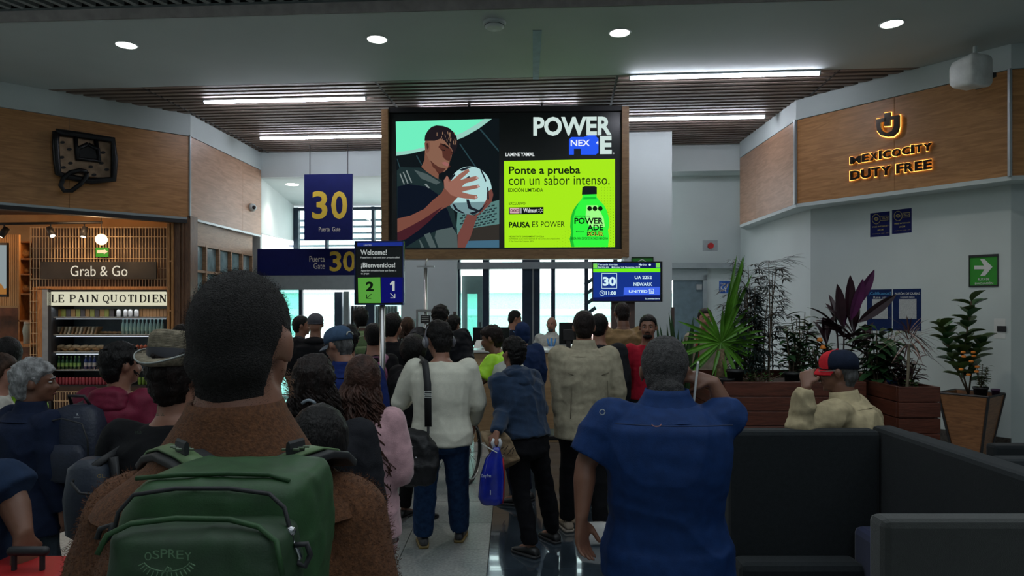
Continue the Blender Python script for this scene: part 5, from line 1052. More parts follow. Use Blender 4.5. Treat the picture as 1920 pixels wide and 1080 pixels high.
    for sg in (-1, 1):
        er = Matrix.Rotation(R(-12), 3, 'X') @ Matrix.Rotation(R(-22*sg), 3, 'Z')
        he(m, (sg*.080, -.008, -.012), (.007, .017, .030), er, 12); he(m, (sg*.085, -.015, -.002), (.006, .013, .022), er, 12)
    for i, sg in enumerate((-1, 1)):
        sh_, e, w2 = g.sh[i], g.el[i], g.wr[i]; m.cap(pel+up*(.44-.03*slope)*s+rt*sg*.1*W_, sh_, .062*s, .056*s, 12); m.tube([sh_, sh_.lerp(e, .4), e, e.lerp(w2, .3), w2], [.050*s*width**.6, .046*s*width**.6, .036*s*width**.4, .038*s*width**.4, .024*s], 12); m.cap(e, e+(e-sh_)*.001, .036*s*width**.4, .034*s, 10)
        # hand: palm and five separate fingers
        a = arms.get('l' if i == 0 else 'r', {}); hd = a.get('hd') or (w2-e); hd = Vector(hd).normalized(); pn = a.get('pn')  # palm normal
        pn = Vector(pn) if pn is not None else (-rt*sg*.8-fw*.3); pn = (pn-hd*pn.dot(hd)).normalized(); th_side = hd.cross(pn)*(1 if sg > 0 else -1)*a.get('flip', 1)
        curl = a.get('curl', .5); hs_ = s*1.0
        p0 = w2+hd*.012; p1 = w2+hd*.092*hs_
        m.rings([ring(w2-hd*.012, th_side, pn, .024*hs_, .019*hs_, 12), ring(w2+hd*.02, th_side, pn, .030*hs_, .017*hs_, 12, .8), ring(w2+hd*.06*hs_, th_side, pn, .040*hs_, .015*hs_, 12, .8), ring(p1, th_side, pn, .039*hs_, .012*hs_, 12, .8)])
        for f_ in range(4):
            k = 1.5-f_; r0 = (.0082, .0086, .0083, .0070)[f_]*hs_; L = (.068, .076, .070, .056)[f_]*hs_; st_ = p1+th_side*k*.0205*hs_-hd*.008; spread_ = a.get('spread', .04); d0 = (hd+th_side*k*spread_).normalized(); pts = [st_-d0*.02, st_]; ang = 0
            for sgm in (.45, .30, .25): ang += curl*(.55+.25*f_*.3); d1 = d0*cos(ang)+pn*sin(ang); pts.append(pts[-1]+d1*L*sgm)
            m.tube(pts+[pts[-1]+(pts[-1]-pts[-2])*.22], [r0*.9, r0*1.05, r0, r0*.92, r0*.82, r0*.35], 8)
        t0 = w2+hd*.022*hs_+th_side*.022*hs_; td = (hd*.62+th_side*.72+pn*.3).normalized(); td2 = (hd*.85+th_side*(.25-.3*curl)+pn*(.3+.5*curl)).normalized()
        m.tube([t0-td*.01, t0+td*.035*hs_, t0+td*.035*hs_+td2*.030*hs_, t0+td*.035*hs_+td2*.052*hs_, t0+td*.035*hs_+td2*.058*hs_], [.0135*hs_, .012*hs_, .0102*hs_, .009*hs_, .004*hs_], 8)
    for i in (0, 1):
        m.tube([g.hip[i]+Vector((0, 0, .03)), g.hip[i].lerp(g.kn[i], .5), g.kn[i], g.kn[i].lerp(g.an[i], .35), g.an[i]], [.078*W_**.5, .070*s, .052*s, .050*s, .034*s], 12); m.cap(g.an[i]+Vector((0, 0, -.01)), g.an[i]+bfw*.12*s+Vector((0, 0, -.045*s)), .036*s, .024*s, 10)
    o = obj('person', m, skin(sk), None, True, base=base); o.name = 'person'
    hv = min(vox, .006) if fingers else vox
    bake(o, [('REMESH', dict(mode='VOXEL', voxel_size=hv)), ('SMOOTH', dict(factor=.5, iterations=2 if hv > .009 else 9 if vox <= .007 else 3))]); tag(o, label, 'person', group); g.o = o; body_o = o
    def child(nm, mb, m_, vx=None, amp=0, sc_=16, it=4, parent=None, base_=base, kz=None, ridge=True):
        c = obj(nm, mb, m_, parent or o, True, base=base_)
        if vx: bake(c, [('REMESH', dict(mode='VOXEL', voxel_size=vx)), ('SMOOTH', dict(factor=.6, iterations=it))])
        if amp: displace(c, amp, sc_, seed, ridge, kz)
        return c
    g.child = child; g.hp = hp; g.he = he; g.HM = HM; g.hw = hw
    # ---- clothes
    if top:
        m2 = MB(); e = ease; torso(m2, e, hem, 1.47)
        if hem < .86: 
            hh_ = pel-Vector((0, 0, (.93-hem)*s)); m2.rings([ring(pel+up*.02, brt, bfw, .168*W_+e, .112*D_+e, N, .88), ring(hh_, brt, bfw, (.172*W_+e)*skirtw, (.118*D_+e)*skirtw, N, .88)])
        for i, sg in enumerate((-1, 1)):
            sh_, el_, w2 = g.sh[i], g.el[i], g.wr[i]; ra = .054*s*width**.6+e*.75; m2.cap(pel+up*(.43-.03*slope)*s+rt*sg*.09*W_, sh_, .066*s+e*.6, ra, 12)
            if sleeve == 'long': m2.tube([sh_, sh_.lerp(el_, .5), el_, el_.lerp(w2, .45), el_.lerp(w2, .97)], [ra, .052*s+e*.8, .046*s+e*.7, .040*s+e*.6, .031*s+e*.35], 14); m2.cap(el_, el_+(el_-sh_)*.001, .046*s+e*.7, .046*s+e*.7, 12)
            elif sleeve == 'short': m2.tube([sh_, sh_.lerp(el_, .45), sh_.lerp(el_, .88)], [ra, .053*s*width**.6+e*.8, .052*s*width**.6+e], 16)
        g.top = child('shirt' if sleeve == 'short' else 'jacket', m2, top, max(vox, .009), fold, foldsc, 5)
    if bottom:
        m3 = MB(); e = .014*legs_w; m3.rings([ring(pel+Vector((0, 0, .07*s)), brt, bfw, .155*W_+e, .105*D_+e, N), ring(pel, brt, bfw, .168*W_+e, .110*D_+e, N, .9), ring(pel-Vector((0, 0, .10*s)), brt, bfw, .165*W_+e, .112*D_+e, N, .9), ring(pel-Vector((0, 0, .15*s)), brt, bfw, .12*W_+e, .09*D_, N)])
        for i in (0, 1): m3.tube([g.hip[i]+Vector((0, 0, .02)), g.hip[i].lerp(g.kn[i], .5), g.kn[i], g.kn[i].lerp(g.an[i], .4), g.kn[i].lerp(g.an[i], .97)], [.084*W_**.5+e, .076*s*legs_w+e*.7, .058*s*legs_w+e, .058*s*legs_w+e, .046*s*legs_w+e], 14)
        g.bot = child('trousers', m3, bottom, max(vox, .010), fold*.8, foldsc, 4)
    if shoes:
        for i, sg in enumerate((-1, 1)):
            a0 = g.an[i]; q = Matrix.Rotation(R(-8*sg+legtwist), 3, 'Z') @ bfw; sd_ = Vector((q.y, -q.x, 0)); z0 = a0.z-.085*s; c0_ = Vector((a0.x, a0.y, 0))
            ms = MB(); rows = [(-.075, .026, .02, .045), (-.06, .036, .02, .075), (-.01, .040, .018, .095), (.05, .042, .018, .075), (.11, .047, .016, .055), (.16, .044, .016, .042), (.195, .026, .018, .03)]
            ms.rings([[c0_+q*y_*s+sd_*w3*s*math.copysign(abs(cos(t_))**.8, cos(t_))+Vector((0, 0, z0+(lo+(hi-lo)*(.5+.5*sin(t_)))*s)) for t_ in [2*pi*k/14 for k in range(14)]] for y_, w3, lo, hi in rows])
            so_ = child('shoe', ms, shoes[0]); mo = MB(); mo.rings([[c0_+q*y_*s+sd_*(w3+.004)*s*math.copysign(abs(cos(t_))**.8, cos(t_))+Vector((0, 0, z0+(.001+.021*(sin(t_) > 0))*s)) for t_ in [2*pi*k/14+.01 for k in range(14)]] for y_, w3, lo, hi in rows])
            child('sole', mo, shoes[1], parent=so_)
    # ---- hair, a closed cap shaped by a hairline
    if hair and hairk in ('buzz', 'short', 'thick', 'bald'):
        th, fr_h, lowb = {'buzz': (.0035, .058, -.098), 'short': (.010, .058, -.090), 'thick': (.021, .048, -.10), 'bald': (.002, .14, -.085)}[hairk]
        me = o.data; n = len(me.vertices); co_ = np.empty(n*3); me.vertices.foreach_get('co', co_); co_ = co_.reshape(-1, 3)+np.array(base); no = np.empty(n*3); me.vertices.foreach_get('normal', no); no = no.reshape(-1, 3)
        A_ = np.array(HM); L_ = (co_-np.array(hc)) @ A_/hw; az = np.degrees(np.arctan2(np.abs(L_[:, 0]), L_[:, 1]+.01))
        zb = np.interp(az, [0, 35, 55, 70, 84, 94, 104, 122, 180], [fr_h, fr_h-.003, .036, .0, -.012, .026, .004, lowb*.92, lowb]) if hairk != 'bald' else np.interp(az, [0, 80, 95, 110, 180], [.2, .2, .02, .0, .0]) 
        mk = np.clip((L_[:, 2]-zb)/.012, 0, 1)*(np.linalg.norm(L_, axis=1) < .17)
        if hairk == 'bald': mk *= (L_[:, 2] < .05)*(L_[:, 2] > -.085)*1.0; mk = np.where((az > 92) & (L_[:, 2] > -.08) & (L_[:, 2] < .045), 1.0, 0)
        ear = (np.abs(L_[:, 0]) > .0775) & (L_[:, 2] < .022) & (L_[:, 2] > -.05) & (L_[:, 1] > -.045); mk[ear] = 0
        mk = mk*mk*(3-2*mk); vol = th*hw*(.55+.6*np.clip((L_[:, 2]+.06)/.14, 0, 1)); nz = vnoise(L_, 55, seed)*.30+vnoise(L_, 130, seed+3)*.30; pt = co_+no*((vol*(1+nz*(1.1 if hairk == 'thick' else .5)))*mk-.0015*(1-mk))[:, None]
        keep = mk > .0; fs = [p.vertices[:] for p in me.polygons if any(keep[i_] for i_ in p.vertices)]; used = sorted({i_ for f_ in fs for i_ in f_}); mp_ = {i_: k_ for k_, i_ in enumerate(used)}
        mh = MB(); mh.v = [tuple(pt[i_]) for i_ in used]; mh.f = [tuple(mp_[i_] for i_ in f_) for f_ in fs]; g.hair = child('hair', mh, hair)
    elif hair:
        th, lowb, fr_h = {'buzz': (.004, -.085, .060), 'short': (.012, -.075, .060), 'thick': (.022, -.095, .050), 'afro': (.055, -.12, .055), 'bob': (.022, -.14, .045), 'bald': (.003, -.07, .16), 'long': (.020, -.15, .040)}[hairk]
        sub = 5 if vox < .010 else 4; bm = bmesh.new(); bmesh.ops.create_icosphere(bm, subdivisions=sub, radius=1); v = np.array([tuple(q.co) for q in bm.verts]); f = [tuple(q.index for q in p.verts) for p in bm.faces]; bm.free()
        az = np.arctan2(np.abs(v[:, 0]), v[:, 1]); deg = np.degrees(az)
        zb = np.interp(deg, [0, 35, 55, 72, 85, 100, 118, 145, 180], [fr_h, fr_h-.004, .035, .0 if hairk not in ('bob', 'long') else -.06, -.005 if hairk not in ('bob', 'long') else -.11, .004 if hairk not in ('bob', 'long', 'afro') else lowb, -.035 if hairk not in ('bob', 'long') else lowb, lowb*.85, lowb])
        rx, ry, rz = .077+th, .096+th, .094+th*1.1
        if hairk in ('bob', 'long', 'afro'): rz = .10+th
        pt = v*np.array([rx, ry, rz])+np.array([0, -.013, .022]); 
        if hairk not in ('afro',):
            lo_ = np.clip((-pt[:, 2]-.02)/.08, 0, 1); back = np.clip(-v[:, 1], 0, 1); pt[:, 1] += lo_*back*.022 if hairk in ('buzz', 'short', 'thick') else 0; pt[:, 2] -= (lo_*.03 if hairk in ('buzz', 'short', 'thick', 'bald') else lo_*.06)
            pt[:, 0] *= 1-.12*lo_ if hairk in ('buzz', 'short', 'thick') else 1
        mask = np.clip((pt[:, 2]-zb)/.016+.5, 0, 1); mask = mask*mask*(3-2*mask)
        inner = np.array([.060, .074, .074])*v+np.array([0, -.012, .015]); pt = pt*mask[:, None]+inner*(1-mask)[:, None]
        nz = vnoise(pt, 60, seed)*.35+vnoise(pt, 140, seed+3)*.3; amp_ = {'buzz': .0015, 'short': .005, 'thick': .009, 'afro': .012, 'bob': .006, 'bald': .0005, 'long': .008}[hairk]; pt += v*(nz*amp_*mask)[:, None]
        mh = MB(); mh.v = [tuple(hp(*p_)) for p_ in pt]; mh.f = f; g.hair = child('hair', mh, hair)
    if face:
        for sg in (-1, 1):
            mm = MB(); he(mm, (sg*.031, .0725, .003), (.0135, .0115, .0075)); e_ = child('eye', mm, mat('eye_white', (.45, .42, .40), .3)); mm = MB(); he(mm, (sg*.031, .081, .003), (.0058, .0035, .0062)); child('iris', mm, mat('iris_dark', (.01, .006, .005), .15), parent=e_)
            mm = MB(); mm.tube([hp(sg*.014, .0895, .021), hp(sg*.030, .088, .027), hp(sg*.048, .074, .021)], [.0035*hw, .0042*hw, .002*hw], 8); child('eyebrow', mm, hair if hair and hairk != 'bald' else HSP)
        mm = MB(); mm.tube([hp(-.023, .086, -.065), hp(-.01, .0955, -.062), hp(.01, .0955, -.062), hp(.023, .086, -.065)], [.002*hw, .0045*hw, .0045*hw, .002*hw], 8); child('mouth', mm, mat('lip_'+sk, tuple(c_*f_ for c_, f_ in zip(SKIN[sk], (.85, .5, .5))), .45))
    if collar:
        mm = MB(); n = 22; r0, h0 = (.066*s+ease*.4, .035*s) if not isinstance(collar, tuple) else (collar[1]*s, collar[2]*s); cm = collar[0] if isinstance(collar, tuple) else collar
        ri = [ring(nk-up*.065*s-fw*.008, rt, fw, .112*W_+ease+.008, .078*D_+ease+.006, n), ring(nk-up*.03*s, rt, fw, max(r0*1.2, .080*W_+ease*.6), max(r0*1.12, .062*D_+ease*.6), n), ring(nk-up*.0*s+up*h0*.5, rt, fw, r0*1.08, r0*1.02, n), ring(nk+up*h0, rt, fw, r0, r0*.98, n), ring(nk+up*h0, rt, fw, r0*.9, r0*.88, n), ring(nk-up*.03*s, rt, fw, r0*.9, r0*.85, n)]; mm.rings(ri, False); child('collar', mm, cm)
    return g
def capband(g, m, m2, brimdir=None, m3=None, crown=(.084, .104, .075)):
    """baseball cap: crown dome with panels, sweatband, curved brim, button"""
    hp = g.hp; mm = MB(); rs = []; n = 36
    for i in range(9):
        th = i/8*pi/2*.97; k = cos(th)**.75; z = .045+sin(th)*crown[2]; rs.append([hp(crown[0]*k*cos(q)*(1+.012*abs(sin(3*q))), -.012+crown[1]*k*sin(q)*(1+.012*abs(sin(3*q))), z) for q in [2*pi*j/n for j in range(n)]])
    lo = [hp(crown[0]*.99*cos(q), -.012+crown[1]*.99*sin(q), .018-.012*(sin(q) < 0)*-sin(q)) for q in [2*pi*j/n for j in range(n)]]; mm.rings([lo]+rs)
    c = g.child('cap', mm, m); 
    if m3:    # front panels in another colour
        mm = MB(); fs = []
        rs2 = []
        for i in range(9):
            th = i/8*pi/2*.97; k = cos(th)**.75; z = .045+sin(th)*crown[2]; rs2.append([hp(crown[0]*1.015*k*cos(q), -.012+crown[1]*1.015*k*sin(q), z+.001) for q in [R(28)+R(124)*j/14 for j in range(15)]])
        rs2 = [[hp(crown[0]*1.008*cos(q), -.012+crown[1]*1.008*sin(q), .02) for q in [R(28)+R(124)*j/14 for j in range(15)]]]+rs2
        vs = [p for r in rs2 for p in r]; fs = [(a*15+b, a*15+b+1, (a+1)*15+b+1, (a+1)*15+b) for a in range(len(rs2)-1) for b in range(14)]; mm.add(vs, fs); g.child('front_panel', mm, m3, parent=c)
    mm = MB(); top_ = []; bot = []
    for i in range(5):
        d_ = i/4; row_ = [hp((crown[0]*.93+.004*d_)*cos(q)*(1-.05*d_), -.012+crown[1]*.95*sin(q)+.072*d_*max(0, sin(q))**.7, .022-.02*d_**1.3-.016*cos(q)**2) for q in [R(12)+R(156)*j/16 for j in range(17)]]; top_.append(row_)
    vs = [p for r in top_ for p in r]; N_ = 17; fs = [(a*N_+b, a*N_+b+1, (a+1)*N_+b+1, (a+1)*N_+b) for a in range(4) for b in range(N_-1)]; k = len(vs); vs2 = [Vector(p)-g.hu*.004 for p in vs]; mm.add(vs+vs2, fs+[(d+k, c_+k, b+k, a+k) for a, b, c_, d in fs]+[(4*N_+b, 4*N_+b+1, 4*N_+b+1+k, 4*N_+b+k) for b in range(N_-1)])
    g.child('brim', mm, m2 or m, parent=c); mm = MB(); mm.ell(g.hp(0, -.012, .045+crown[2]), .007); g.child('button', mm, m2 or m, parent=c); return c
def strap(g, nm, pts, w_, m, th=.006, parent=None, side=None):
    mm = MB(); pts = [Vector(p) for p in pts]; n = len(pts); rs = []
    for i in range(n):
        t = (pts[min(i+1, n-1)]-pts[max(i-1, 0)]).normalized(); cen = g.pel+g.up*(pts[i]-g.pel).dot(g.up); nn = side if side is not None else (pts[i]-cen); nn = (nn-t*t.dot(nn)).normalized(); b = t.cross(nn)
        rs.append([pts[i]-b*w_/2-nn*th, pts[i]+b*w_/2-nn*th, pts[i]+b*w_/2+nn*th, pts[i]-b*w_/2+nn*th])
    mm.rings(rs); return g.child(nm, mm, m, parent=parent)
def glasses(g, m):
    mm = MB()
    for sg in (-1, 1):
        mm.tube([g.hp(sg*.031+.021*cos(q), .094-.006*abs(cos(q)), .002+.015*sin(q)) for q in [2*pi*j/14 for j in range(15)]], .0018, 6); mm.tube([g.hp(sg*.052, .088, .006), g.hp(sg*.078, .06, .008), g.hp(sg*.082, -.005, .008), g.hp(sg*.080, -.015, -.006)], .0018, 6)
    mm.tube([g.hp(-.011, .094, .004), g.hp(.011, .094, .004)], .0018, 6); return g.child('glasses', mm, m)
def longhair(g, m, length, wd=.10, n=70, curl=.012, turns=3, thick=.009, spread=1.3, seed=0, yb=-.09, amp=.5, nm='long_hair', segs=18, bk=.03):
    rd = random.Random(seed); mm = MB()
    for i in range(n):
        a = rd.uniform(-1, 1); b = rd.random(); L = length*rd.uniform(.75, 1.05); ph = rd.uniform(0, 6.3); c_ = curl*rd.uniform(.6, 1.5); tr = turns*rd.uniform(.8, 1.2); p0 = g.hp(a*.082, yb+.075*abs(a)**1.5+.03*b, .02+.05*(1-abs(a))*b); pts = []; rr = []
        for k in range(segs+1):
            t = k/segs; off_ = g.rt*a*wd*(spread-1)*t*1.2-g.fw*(bk*(.7+.6*b))*min(1, t*2.2)-Vector((0, 0, 1))*L*t; wv = (g.rt*cos(ph+t*tr*6.28)+g.fw*sin(ph+t*tr*6.28))*c_*min(1, t*2.5); pts.append(p0+off_+wv); rr.append(thick*(1-.65*t**2)*(.5+min(1, t*4)*.5))
        mm.tube(pts, rr, 5)
    return g.child(nm, mm, m)
# ---------------------------------------------------------------- the crowd, nearest first
BLK = cloth('black_fabric', (.008, .008, .010)); BLK2 = cloth('soft_black_fabric', (.013, .014, .018)); NVY = cloth('navy_fabric', (.008, .012, .030)); DNM = cloth('blue_denim', (.018, .048, .125), var=.25); DNG = cloth('dark_denim', (.030, .042, .055), var=.25); SHB = mat('shoe_black', (.012, .012, .013), .5); SOL = mat('sole_dark', (.03, .03, .032), .6)
KH = cloth('khaki_cotton', (.36, .32, .23)); CRM = cloth('cream_knit', (.66, .65, .55), var=.04); BRJ = cloth('tan_satin', (.20, .125, .055), rough=.55)
# 1 man in the brown wool coat
COAT = mat('brown_wool', (.105, .040, .015), .95, var=.30, scale=160, bump=.35, bscale=300)
g = person('man with cropped dark hair and brown wool coat wearing the green backpack', 457, 506, 1.13, head=-6, body=0, scale=1.04, headw=.93, neckw=1.2, slope=1, sk='tan', vox=.007, hair=mat('cropped_hair', (.013, .010, .009), .8, var=.5, scale=200, bump=1, bscale=420), hairk='buzz', top=COAT, bottom=BLK, shoes=(SHB, SOL), width=.93, deep=1.1, ease=.036, fold=.004, foldsc=12, hem=.55, arms={'l': {'rel': [(.06, -.03, -.27), (.02, .08, -.22)]}, 'r': {'rel': [(.06, -.02, -.27), (.0, .08, -.22)]}}, seed=1)
front = g; s = g.s
mm = MB(); n = 32; cc = g.nk
rs = [ring(cc-g.up*.075-g.fw*.012, g.rt, g.fw, .190, .135, n), ring(cc-g.up*.03-g.fw*.012, g.rt, g.fw, .132, .115, n), ring(cc+g.up*.01-g.fw*.006, g.rt, g.fw, .104, .100, n), ring(cc+g.up*.050-g.fw*.004, g.rt, g.fw, .078, .086, n), ring(cc+g.up*.068-g.fw*.004, g.rt, g.fw, .071, .080, n), ring(cc+g.up*.066-g.fw*.004, g.rt, g.fw, .064, .072, n), ring(cc-g.up*.02, g.rt, g.fw, .062, .068, n)]
mm.rings(rs, False); g.child('coat_collar', mm, COAT)
mm = MB(); rs = [ring(cc-g.up*.10-g.fw*.012, g.rt, g.fw, .215, .145, n), ring(cc-g.up*.080-g.fw*.012, g.rt, g.fw, .203, .141, n), ring(cc-g.up*.045-g.fw*.012, g.rt, g.fw, .150, .128, n)]; mm.rings(rs, False); g.child('collar_fold', mm, COAT)
# short fuzz on the coat and the crop, real fibres
def fuzz(o, cnt, L, r, m, zmin=-9, up_=0, seed=1, nm='fibres', cond=None):
    rd = np.random.RandomState(seed); me = o.data; n = len(me.vertices); co_ = np.empty(n*3); me.vertices.foreach_get('co', co_); co_ = co_.reshape(-1, 3); no = np.empty(n*3); me.vertices.foreach_get('normal', no); no = no.reshape(-1, 3)
    ok = np.where((co_[:, 2] > zmin) & (cond(co_) if cond else True))[0]; idx = rd.choice(ok, cnt); p = co_[idx]+rd.normal(0, .003, (cnt, 3)); d = no[idx]+rd.normal(0, .5, (cnt, 3)); d[:, 2] += up_; d /= np.linalg.norm(d, axis=1)[:, None]; t = np.cross(d, rd.normal(0, 1, (cnt, 3))); t /= np.linalg.norm(t, axis=1)[:, None]
    LL = (L*rd.uniform(.5, 1.2, cnt))[:, None]; v = np.stack([p-t*r, p+t*r, p+d*LL], 1).reshape(-1, 3); me2 = bpy.data.meshes.new(nm); me2.vertices.add(cnt*3); me2.vertices.foreach_set('co', v.ravel()); me2.loops.add(cnt*3); me2.loops.foreach_set('vertex_index', np.arange(cnt*3)); me2.polygons.add(cnt); me2.polygons.foreach_set('loop_start', np.arange(cnt)*3); me2.polygons.foreach_set('loop_total', np.full(cnt, 3)); me2.update(calc_edges=True)
    c = link(nm, me2, m, o); tag(c, kind='stuff'); return c
fuzz(g.top, 40000, .006, .0005, COAT, zmin=1.0, seed=2)
fuzz(g.hair, 26000, .0022, .00035, MATS['cropped_hair'], seed=3, nm='stubble_hair', cond=None)
mm = MB(); rd = random.Random(4)
for i in range(260):
    a = rd.uniform(.3, 1); p_ = g.hp(.066-.012*a+rd.uniform(-.004, .004), .0+.06*a+rd.uniform(-.012, .012), -.055-.035*a+rd.uniform(-.015, .02)); mm.tube([p_, p_+g.hr*.0035+Vector((0, 0, -.002))], [.0005, .0002], 3)
tag(g.child('beard_stubble', mm, mat('reddish_stubble', (.22, .12, .07), .7)), kind='stuff')
# green backpack
BPG = mat('pack_green', (.014, .060, .014), .6, var=.15, scale=40, bump=.08, bscale=500); BPD = mat('pack_dark_green', (.008, .034, .009), .6, var=.15, scale=40, bump=.08, bscale=500); BPS = mat('strap_pale_green', (.10, .17, .07), .6, var=.1); BPK = mat('strap_black', (.012, .013, .015), .6)
bc = Vector((-.375, .86, 0)); bk = thing('backpack', (bc.x, bc.y, 1.0), 'big green backpack with black zips worn over the brown wool coat', 'backpack')
PXc = lambda x, y, Y: P(x, y, Y)
# pack shell: stacked rounded sections, leaning a little, wider towards the bottom
def packsec(z, x0, x1, y0, y1, n=40, e=.42): 
    c = Vector(((x0+x1)/2, (y0+y1)/2, z)); return ring(c, Vector((1, 0, 0)), Vector((0, 1, 0)), (x1-x0)/2, (y1-y0)/2, n, e)
zt = lambda y, Y=.86: EYE+(HY-y)/F*Y
xx = lambda x, Y=.86: (x-960)/F*Y
mm = MB(); rows = [(1.375, 168, 568, .79, .985), (1.41, 180, 568, .795, .985), (1.455, 194, 566, .80, .98), (1.478, 214, 562, .806, .975), (1.490, 232, 556, .82, .965), (1.496, 258, 542, .84, .95)]
rs = [packsec(1.22, xx(165), xx(566), .79, .99)]+[packsec(z_, xx(a, .80), xx(b, .80), y0, y1) for z_, a, b, y0, y1 in rows]; mm.rings(rs)
sh_ = obj('shell', mm, BPG, bk, True); bake(sh_, [('REMESH', dict(mode='VOXEL', voxel_size=.006)), ('SMOOTH', dict(factor=.5, iterations=4))]); displace(sh_, .0025, 22, 2)
mm = MB(); rs = [packsec(zt(1290, .78), xx(185, .75), xx(540, .75), .735, .83), packsec(zt(1080, .76), xx(188, .75), xx(540, .75), .735, .83), packsec(zt(1010, .76), xx(198, .76), xx(532, .76), .75, .83), packsec(zt(988, .77), xx(222, .77), xx(510, .77), .77, .83), packsec(zt(978, .78), xx(262, .78), xx(470, .78), .79, .83)]; mm.rings(rs)
po = obj('front_pocket', mm, BPD, bk, True); bake(po, [('REMESH', dict(mode='VOXEL', voxel_size=.006)), ('SMOOTH', dict(factor=.5, iterations=4))]); displace(po, .002, 25, 4)
zip_ = MB(); zip_.tube([P(x, y, Y) for x, y, Y in ((213, 1000, .790), (222, 960, .793), (250, 928, .800), (330, 916, .808), (430, 916, .808), (505, 926, .803), (533, 952, .794), (546, 1000, .790), (552, 1080, .783))], .0026, 8); obj('zip', zip_, BPK, bk, True)
mm = MB(); mm.tube([P(x, y, Y) for x, y, Y in ((182, 1040, .745), (200, 1004, .752), (245, 982, .765), (330, 972, .77), (430, 974, .77), (485, 988, .763), (518, 1015, .75), (530, 1080, .74))], .0032, 8); obj('pocket_lip', mm, BPG, bk, True)
mm = MB(); mm.tube([P(x, y, Y) for x, y, Y in ((255, 897, .832), (340, 890, .834), (430, 888, .834), (505, 890, .834), (543, 902, .832))], .003, 8); obj('top_piping', mm, BPG, bk, True)
mm = MB(); mm.tube([P(x, y, .80) for x, y in ((182, 1010), (188, 992), (208, 984), (206, 1005), (190, 1020))], .0035, 8); obj('side_loop', mm, BPK, bk, True)
PP = Plane((0, .726, 0)); mm = MB(); lg = mat('pack_logo', (.12, .22, .12), .5)
for i, ch in enumerate('OSPREY'): a = (i-2.5); text(PP, mm, ch, 271+i*15, 1034+a*a*.8-4, 284+i*15, 1050+a*a*.8-4, off=.004)
obj('pack_lettering', mm, lg, bk)
mm = MB()
for i in range(15): a = R(195+150*i/14); PP.line(mm, 313+46*cos(a), 1050-24*sin(a), 313+55*cos(a), 1052-33*sin(a), 1.6, .004, .0006)
for i in range(12): a0 = R(195+150*i/12); a1 = R(195+150*(i+1)/12); PP.line(mm, 313+44*cos(a0), 1049-22*sin(a0), 313+44*cos(a1), 1049-22*sin(a1), 1.4, .004, .0006)
PP.line(mm, 305, 1076, 314, 1063, 2, .004, .0006); PP.line(mm, 314, 1063, 322, 1068, 2, .004, .0006); PP.line(mm, 312, 1076, 320, 1064, 1.5, .004, .0006); obj('pack_emblem', mm, lg, bk)
for sgn, pts in ((0, [(385, 884, .94), (350, 860, .99), (318, 846, 1.04), (298, 851, 1.09), (286, 866, 1.15)]), (1, [(520, 882, .94), (560, 860, .99), (598, 848, 1.04), (624, 852, 1.09), (640, 868, 1.15)])):
    rs = []; pts = [P(*q) for q in pts]; 
    def flatb(pts, w_, th, up=(0, -.6, .8)):
        mm = MB(); rs = []; n = len(pts); upv = Vector(up).normalized()
        for i in range(n): t = (pts[min(i+1, n-1)]-pts[max(i-1, 0)]).normalized(); b = t.cross(upv).normalized(); nn = b.cross(t); rs.append([pts[i]-b*w_/2-nn*th, pts[i]+b*w_/2-nn*th, pts[i]+b*w_/2+nn*th, pts[i]-b*w_/2+nn*th])
        return mm.rings(rs)
    obj('shoulder_strap', flatb(pts, .052, .006, (0, -.35, .94)), BPK, bk, True, bev=.003); obj('strap_band', flatb([p+Vector((0, -.012, .010)) for p in pts], .024, .002, (0, -.35, .94)), BPS, bk, True)
    b0 = pts[1]+Vector((0, -.014, .014)); d_ = (pts[2]-pts[1]).normalized(); bu = thing_b = obj('buckle', MB().tube([b0-d_*.018+Vector((0, 0, .005)), b0+d_*.018+Vector((0, 0, .005))], [.011, .011], 8, flat=.35), BPK, bk)
    for k_ in (-.012, 0, .012): q0 = b0+d_*k_; obj('buckle_bar', MB().tube([q0-Vector((.012, .0, -.004)), q0+Vector((.012, 0, .004))], .0018, 6), mat('buckle_grey', (.10, .14, .08), .4), bu)
mm = MB(); ks = [P(545, 1000, .80), P(548, 1015, .79), P(556, 1030, .79), P(562, 1045, .79), P(556, 1058, .79), P(546, 1050, .79), P(544, 1030, .79), P(548, 1015, .79)]; mm.tube(ks, .0028, 6); mm.ell(P(545, 996, .79), .006); obj('key_ring', mm, mat('bright_metal', (.5, .5, .52), .2, 1), bk, True)
mm = MB(); mm.tube([P(552, 1022, .785), P(575, 1020, .79), P(582, 1040, .79), P(572, 1062, .79), P(556, 1055, .785)], .0035, 6); obj('carabiner', mm, BPK, bk, True)
# 2 man with the straw hat
HATB = cloth('black_tee', (.007, .0075, .009), bump=.1)
g = person('man in a grey straw trilby and black shirt standing left of the brown coat', 336, 641, 2.3, head=-14, body=4, sk='tan', vox=.010, hair=HDK, hairk='thick', top=HATB, bottom=BLK, shoes=(SHB, SOL), width=1.12, deep=1.15, ease=.022, fold=.004, arms={'l': {'rel': [(.10, .02, -.26), (0, .10, -.20)]}}, seed=2, headw=1.03, sleeve='long')
STRAW = mat('grey_straw', (.27, .23, .16), .7, var=.3, scale=60, bump=.4, bscale=150); BAND = mat('hat_band', (.008, .009, .014), .7)
mm = MB(); n = 40
def hatring(r, z, f=0, dz=None): return [g.hp(r*.90*cos(q), -.012+r*1.06*sin(q), z+(f*sin(q) if f else 0)+(dz(q) if dz else 0)) for q in [2*pi*j/n for j in range(n)]]
prof = [(.137, .045, .0), (.131, .038, .0), (.115, .032, 0), (.100, .032, 0), (.097, .05, 0)]
crown_p = [(.097, .05), (.096, .075), (.094, .10), (.091, .125), (.085, .142), (.075, .152), (.060, .150), (.042, .140), (.02, .136)]
